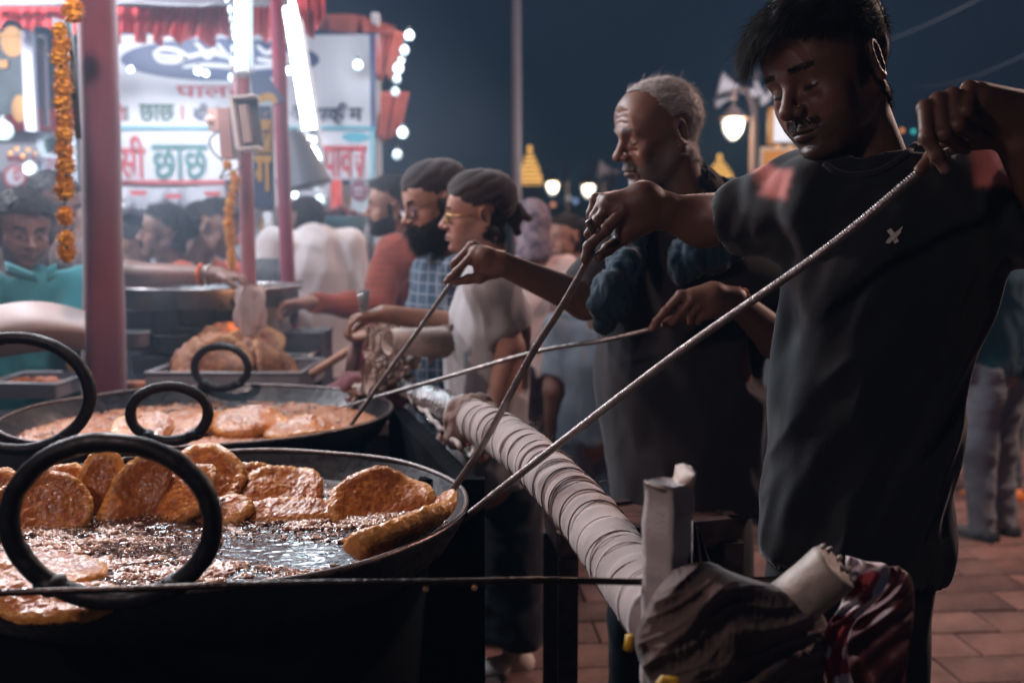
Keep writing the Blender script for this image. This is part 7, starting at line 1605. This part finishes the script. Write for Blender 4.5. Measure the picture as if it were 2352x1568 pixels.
# ------------------------------------------------------------------ counter behind the pans
def counter():
    z = 3.75; steel = mat('brushed_steel', (.42, .40, .41), .35, 1, .2, 40, .25, 6, rvar=.1); grey = mat('painted_grey_metal', (.30, .28, .30), .5, .2, .2, 30, .3, 5); dk = mat('dark_case', (.025, .03, .038), .5)
    e = empty('serving_counter', P(300, 900, z), 'long low serving counter behind the pans', 'counter'); hh = .80
    MB().box((-1.35, 3.85, hh-.02), (2.6, 1.0, .04)).build('top', mat('counter_top', (.16, .12, .12), .5, .2, .2, 20, .4, 4), e); MB().box((-1.35, 3.42, hh/2-.02), (2.5, .04, hh-.04)).build('front_panel', mat('counter_front_dark', (.05, .035, .045), .7), e)
    # tray with the heap
    def tray(u0, u1, vt, vb, z0, dz, label, m=grey, wall=.02):
        a, b = P(u0, vb, z0), P(u1, vb, z0); h = (vb-vt)/FPX*z0; e = empty('metal_tray', (a+b)/2, label, 'tray'); x0, x1, y0, z_ = a.x, b.x, a.y, a.z
        MB().box(((x0+x1)/2, y0, z_+h/2), (x1-x0, .006, h)).build('front_wall', m, e); MB().box(((x0+x1)/2, y0+dz, z_+h/2), (x1-x0, .006, h)).build('back_wall', m, e)
        for x in (x0, x1): MB().box((x, y0+dz/2, z_+h/2), (.006, dz-.008, h)).build('side_wall', m, e)
        MB().box(((x0+x1)/2, y0+dz/2, z_+.004), (x1-x0-.008, dz-.01, .006)).build('bottom', m, e)
        MB().tube([(x0, y0, z_+h), (x1, y0, z_+h), (x1, y0+dz, z_+h), (x0, y0+dz, z_+h)], .008, 8, True).build('rolled_rim', m, e, True); return e
    tray(335, 690, 858, 902, 3.30, .42, 'pale metal tray holding the big heap of fried bread')
    tray(305, 420, 822, 858, 3.75, .35, 'dented metal tray behind the left of the heap'); tray(625, 712, 815, 852, 3.75, .35, 'empty bright metal tray right of the heap', steel)
    tray(-40, 128, 882, 915, 3.3, .3, 'shallow metal tray with scraps at the lower left')
    rs = random.Random(31); hp = 'fried breads heaped on the pale tray'
    sp = mat('heaped_bread', (.42, .15, .07), .6, 0, .8, 120, .5, 40, vcol=True, bdist=.004)
    for i, (u, v, z, n, r_, bw_, lb) in enumerate(((425, 838, 3.46, (-.75, -.50, .55), .125, -.035, 'leftmost fried bread sloping down the side of the heap'), (470, 826, 3.50, (-.42, -.62, .68), .150, -.045, 'second fried bread from the left draped over the heap'),
            (530, 806, 3.54, (-.05, -.62, .80), .175, -.060, 'big topmost fried bread folded over the peak of the heap'), (590, 828, 3.50, (.45, -.60, .66), .150, -.045, 'fried bread draped on the right shoulder of the heap'), (630, 842, 3.46, (.75, -.45, .55), .120, -.035, 'rightmost fried bread hanging to the tray edge'), (512, 848, 3.40, (.05, -.90, .30), .115, -.02, 'dark brown fried bread at the front of the heap behind the hazy ring'))):
        V, F, C = fryfield(r_, .012, 60+i, bw_, .80); M4 = tiltm(n, .3*i).to_4x4(); M4.translation = P(u, v, z); C = C*.45+np.array((.20, .085, .05))*.45
        tag(mesh_obj('fried_bread', xf(V, M4), F, sp, cols=C), lb, 'fried bread', hp)
    f = Field((-1.3, 3.3, .75), (-.6, 3.75, 1.16), .010)
    f.ell(P(520, 845, 3.53), (.19, .12, .115), .0, 0); Vs, Fs, _ = f.mesh(); Vs = folds(Vs, Fs, .012, (22, 22, 14), 4); Cc = np.tile(np.array((.34, .13, .07)), (len(Vs), 1))*(1+.25*fbm(Vs*30, 2, 4))[:, None]
    tag(mesh_obj('bread_heap', Vs, Fs, sp, cols=Cc), 'packed core of the heap of fried bread', 'fried bread', kind='stuff')
    # the mug, steel pots, boxes
    def pot(u, v, z0, r, h, label, m=steel, name='steel_pot', lid=False):
        c = P(u, v, z0); r /= FPX/z0; h /= FPX/z0; e = empty(name, c-Vector((0, 0, h/2)), label, 'pot')
        MB().lathe([(r*.86, -h/2), (r*.97, -h*.42), (r, h*.4), (r*1.06, h/2), (r*1.02, h/2), (r*.94, h*.36), (r*.9, -h*.4)], c, 32).build('body', m, e, True)
        MB().tube([c+Vector((r*1.05*math.cos(a), r*1.05*math.sin(a), h/2)) for a in np.linspace(0, 2*PI, 33)[:-1]], .005, 8, True).build('rim', m, e, True); return e
    pot(478, 680, 3.95, 200, 46, 'very wide steel pan rim behind the outstretched arm', steel)
    pot(350, 672, 4.05, 62, 50, 'steel pot close to the right of the maroon post', grey); pot(640, 700, 4.1, 46, 90, 'tall steel pot right of the hanging plastic bag', mat('dull_steel', (.20, .19, .20), .4, .9, .2, 30, .3, 5))
    pot(395, 790, 3.7, 40, 40, 'small dark bowl behind the left tray', dk, 'bowl'); pot(306, 780, 3.6, 34, 34, 'small steel bowl against the maroon post', grey, 'bowl'); pot(440, 772, 3.75, 42, 40, 'dark bowl behind the heap', dk, 'bowl')
    for (u0, v0, u1, v1, z0, m, lb) in ((290, 722, 352, 806, 3.95, dk, 'black case beside the maroon post'), (352, 706, 405, 800, 4.0, grey, 'pale grey canister in the middle of the counter'), (498, 708, 560, 792, 3.95, dk, 'dark box behind the heap, left of the plastic bag'), (405, 700, 500, 792, 4.1, mat('pale_box', (.36, .33, .34), .5), 'pale carton standing behind the dark bowls'),
                                 (585, 712, 640, 800, 3.85, grey, 'grey metal container below the plastic bag'), (155, 842, 192, 868, 3.6, mat('amber_plastic', (.62, .28, .03), .4), 'amber plastic box left of the maroon post'), (600, 770, 740, 900, 3.9, mat('dark_blue_case', (.06, .07, .09), .5), 'blue-grey case under the bright tray')):
        a, b = P(u0, v1, z0), P(u1, v1, z0); h = (v1-v0)/FPX*z0; ee = empty('box', (a+b)/2, lb, 'box'); MB().box(((a.x+b.x)/2, a.y+.12, a.z+h/2), (b.x-a.x, .24, h)).build('body', m, ee); MB().box(((a.x+b.x)/2, a.y+.12, a.z+h+.006), ((b.x-a.x)*1.04, .25, .010)).build('lid', m, ee)
    # scraps, wooden sticks, cups
    f = Field((-1.9, 3.2, .78), (-1.3, 3.6, 1.0), .007); 
    for k in range(14): f.cap(P(20+k*7, 884-(k % 3)*5, 3.4), P(40+k*8, 878-(k % 4)*4, 3.42), .010, .006, .01, 0)
    Vs, Fs, _ = f.mesh(); tag(mesh_obj('orange_scraps', Vs, Fs, mat('orange_crumb', (.42, .13, .05), .5)), 'reddish fried strips piled in the lower left tray', 'food scraps')
    f = Field((-1.35, 3.2, .72), (-1.05, 3.6, .95), .007)
    for k in range(10): f.ell(P(292+k*5, 880+(k % 3)*8, 3.42), (.016, .014, .010), .01, 0)
    Vs, Fs, _ = f.mesh(); tag(mesh_obj('orange_scraps', Vs, Fs, mat('orange_crumb', (.42, .13, .05), .5)), 'orange crumbs piled between the maroon post and pale tray', 'food scraps')
    tag(MB().tube([P(716, 858, 3.3), P(812, 798, 3.45)], .014, 10).build('wooden_pin', mat('worn_wood', (.34, .16, .10), .6), None, True), 'wooden stick leaning right of the bright tray', 'stick')
    tag(MB().tube([P(806, 870, 3.4), P(824, 740, 3.4)], .024, 12).build('cloth_roll', mat('mauve_roll', (.22, .13, .12), .8), None, True), 'brown upright roll standing left of the newspaper cones', 'roll')
    # clear cup on the hand, plastic bag, hot glow of a burner
    tag(MB().lathe([(.014, -.03), (.019, .03), (.017, .03), (.012, -.026)], P(835, 690, 2.98), 16).build('small_glass', mat('clear_cup', (.8, .85, .9), .08, trans=.8), None, True), 'small clear glass held in the bearded man\'s fingers', 'glass')
    def bag(s, t): a = s*2*PI; r = (26+9*math.sin(t*PI)*1.0+ (-8 if t > .85 else 0)); u = 575+r*math.cos(a)*(1-.25*(t < .1)); v = 655+t*112; return P(u, v, 3.55)+Vector((0, .05*math.sin(a), 0))+Vector((.006*math.sin(a*5+t*9), .006*math.sin(a*7), 0))
    tag(MB().grid(bag, 36, 20).build('plastic_bag', mat('pinkish_thin_plastic', (.50, .38, .36), .35, 0, .4, 20, .15, 10, trans=.25), None, True), 'pinkish translucent plastic bag hanging from the reaching hand', 'plastic bag')
    b = empty('counter_burner', P(552, 748, 3.8), 'tiny glowing burner seen over the top of the heap', 'burner'); MB().ball(P(556, 744, 3.8), (.035, .02, .014), 10, 6).build('flame', glow('burner_flame', (1.0, .50, .18), 1.6), b, True); MB().ball(P(540, 744, 3.82), (.03, .02, .02), 8, 6).build('coal', dk, b, True)
    lamp('burner_light', 'POINT', P(552, 735, 3.6), .5, (1, .45, .2), .04)
    # newspaper cones held at the counter
    np_ = mat('newsprint', (.62, .53, .49), .8, 0, .2, 60, .3, 45, stretch=(1, 1, 6))
    def cone(p0, p1, r0, r1, label, seed):
        p0, p1 = Vector(p0), Vector(p1); d = (p1-p0).normalized(); Mq = d.to_track_quat('Z', 'Y').to_matrix(); L_ = (p1-p0).length; g = MB()
        g.lathe([(r1*.9, L_), (r1, L_*.97), (r0*.98, .02), (r0, 0), (r0*.93, .002), (r1*.8, L_*.9)], p0, 28, Mq, caps=False); V = np.array([tuple(v) for v in g.V]); V += .005*np.stack([fbm(V*16, 2, seed), fbm(V*16, 2, seed+1), fbm(V*16, 2, seed+2)], 1); g.V = [tuple(v) for v in V]
        e = empty('paper_cone', p0, label, 'paper bag'); g.build('newsprint_sheet', np_, e, True); MB().lathe([(.001, .04), (r0*.9, .041)], p0, 20, Mq, caps=False).build('dark_inside', mat('shadow_inside', (.015, .012, .015), .9), e); return e
    cone(P(890, 784, 2.80), P(1022, 786, 2.92), .035, .046, 'open newspaper bag with a dark mouth at the bearded man\'s waist', 3)
    e = empty('folded_newspapers', P(880, 850, 3.0), 'crumpled folded newspapers bundled at the bearded man\'s waist', 'newspaper')
    def crumple(q, z, amp, seed, dz=(0, 0, 0, 0)):
        def fn(s_, t_):
            u = (q[0][0]*(1-s_)+q[1][0]*s_)*(1-t_)+(q[3][0]*(1-s_)+q[2][0]*s_)*t_; v = (q[0][1]*(1-s_)+q[1][1]*s_)*(1-t_)+(q[3][1]*(1-s_)+q[2][1]*s_)*t_
            n1 = vnoise(np.array([[s_*4+seed, t_*4, seed*.3]]))[0]; n2 = vnoise(np.array([[s_*11+seed, t_*9, .7]]))[0]; e1 = vnoise(np.array([[s_*9, t_*9, seed]]))[0]
            return P(u+e1*5, v+n2*5, z+amp*(1-2*abs(n1))+amp*.4*(1-2*abs(n2))+(dz[0]*(1-s_)+dz[1]*s_)*(1-t_)+(dz[3]*(1-s_)+dz[2]*s_)*t_)
        return MB().slab(fn, 26, 26, (0, .003, 0)).build('newsprint_sheet', np_, e)
    crumple([(838, 752), (872, 745), (868, 900), (826, 905)], 2.96, .02, 1); crumple([(868, 742), (935, 752), (940, 772), (872, 776)], 2.90, .015, 2); crumple([(862, 850), (948, 836), (952, 906), (846, 912)], 2.98, .03, 3)
    crumple([(862, 812), (905, 822), (900, 862), (858, 868)], 2.94, .02, 4); crumple([(905, 815), (975, 800), (960, 850), (908, 862)], 2.95, .02, 5); crumple([(960, 772), (1036, 742), (1046, 800), (985, 838)], 2.86, .02, 6, (0, .1, .1, 0)); crumple([(815, 880), (870, 885), (860, 925), (790, 925)], 3.0, .02, 7)
    f = Field((-.75, 2.9, .60), (-.2, 3.3, 1.0), .008); f.chain([P(780, 905, 3.15), P(840, 875, 3.1), P(900, 900, 3.05)], [.04, .055, .05], .03, 0); Vs, Fs, _ = f.mesh(); tag(mesh_obj('maroon_sack', folds(Vs, Fs, .01, (14, 14, 10), 2), Fs, fabric('maroon_sacking', (.14, .04, .045))), 'dull maroon sack behind the rear pan\'s right rim', 'sack')
    # pale sheet held by the teal man
    def sh(s, t): u = -30+s*225; v = 706+t*(120-30*math.sin(s*PI*.5))-18*math.sin(s*PI)*(1-t)+8*s; return P(u, v, 3.15-.10*math.sin(t*PI)-.05*math.sin(s*PI))
    tag(MB().slab(sh, 30, 16, (0, .004, 0)).build('paper_sheet', mat('pinkish_paper', (.46, .36, .34), .6, 0, .1, 20, .1, 4), None, True), 'large pale sheet of paper held flat by the teal-shirted man', 'paper sheet')

import time as _t
_t0 = _t.time()
ground(); fair(); far_lights(); counter(); pans(); table(); pipe(); clothpost(); rods()
young_cook(); old_cook(); crowd()
print('built in', round(_t.time()-_t0, 1), 's')

HAZE = 0.0045
if HAZE:
    m = bpy.data.materials.new('haze'); m.use_nodes = True; m.node_tree.nodes.clear(); o_ = m.node_tree.nodes.new('ShaderNodeOutputMaterial'); pv = m.node_tree.nodes.new('ShaderNodeVolumePrincipled')
    pv.inputs['Color'].default_value = (.30, .60, 1.0, 1); pv.inputs['Density'].default_value = HAZE; pv.inputs['Anisotropy'].default_value = .2; m.node_tree.links.new(pv.outputs[0], o_.inputs['Volume'])
    h = MB().box((0, 48, 9), (180, 110, 20)).build('haze', m); h['kind'] = 'stuff'

def steam():
    """steam and frying smoke rising over the rear pan and the counter"""
    m = bpy.data.materials.new('steam'); m.use_nodes = True; N, L = m.node_tree.nodes, m.node_tree.links; N.clear(); o_ = N.new('ShaderNodeOutputMaterial'); pv = N.new('ShaderNodeVolumePrincipled')
    pv.inputs['Color'].default_value = (.62, .78, 1.0, 1); pv.inputs['Anisotropy'].default_value = .1
    t = N.new('ShaderNodeTexCoord'); ln = N.new('ShaderNodeVectorMath'); ln.operation = 'LENGTH'; mp = N.new('ShaderNodeMapping'); mp.inputs['Location'].default_value = (-1, -1, -1); mp.inputs['Scale'].default_value = (2, 2, 2)
    L.new(t.outputs['Generated'], mp.inputs[0]); L.new(mp.outputs[0], ln.inputs[0]); fr = N.new('ShaderNodeMapRange'); fr.inputs[1].default_value = 1.0; fr.inputs[2].default_value = .15; fr.inputs[3].default_value = 0; fr.inputs[4].default_value = 1; L.new(ln.outputs['Value'], fr.inputs[0])
    nz = N.new('ShaderNodeTexNoise'); nz.inputs['Scale'].default_value = 2.2; nz.inputs['Detail'].default_value = 2; L.new(t.outputs['Object'], nz.inputs['Vector']); nr = N.new('ShaderNodeMapRange'); nr.inputs[1].default_value = .35; nr.inputs[2].default_value = .7; nr.inputs[3].default_value = .35; nr.inputs[4].default_value = 1.6; L.new(nz.outputs[0], nr.inputs[0])
    a = N.new('ShaderNodeMath'); a.operation = 'MULTIPLY'; L.new(fr.outputs[0], a.inputs[0]); L.new(nr.outputs[0], a.inputs[1]); b = N.new('ShaderNodeMath'); b.operation = 'MULTIPLY'; L.new(a.outputs[0], b.inputs[0]); b.inputs[1].default_value = STEAM; L.new(b.outputs[0], pv.inputs['Density']); L.new(pv.outputs[0], o_.inputs['Volume'])
    s = MB().ball((-1.15, 3.55, 1.55), (1.35, 1.25, 1.0), 24, 16).build('steam', m); tag(s, 'pale blue steam drifting over the rear pan and counter', 'steam', kind='stuff')
    SC.cycles.volume_step_rate = 4.0; SC.cycles.volume_preview_step_rate = 4.0
STEAM = .12
if STEAM: steam()
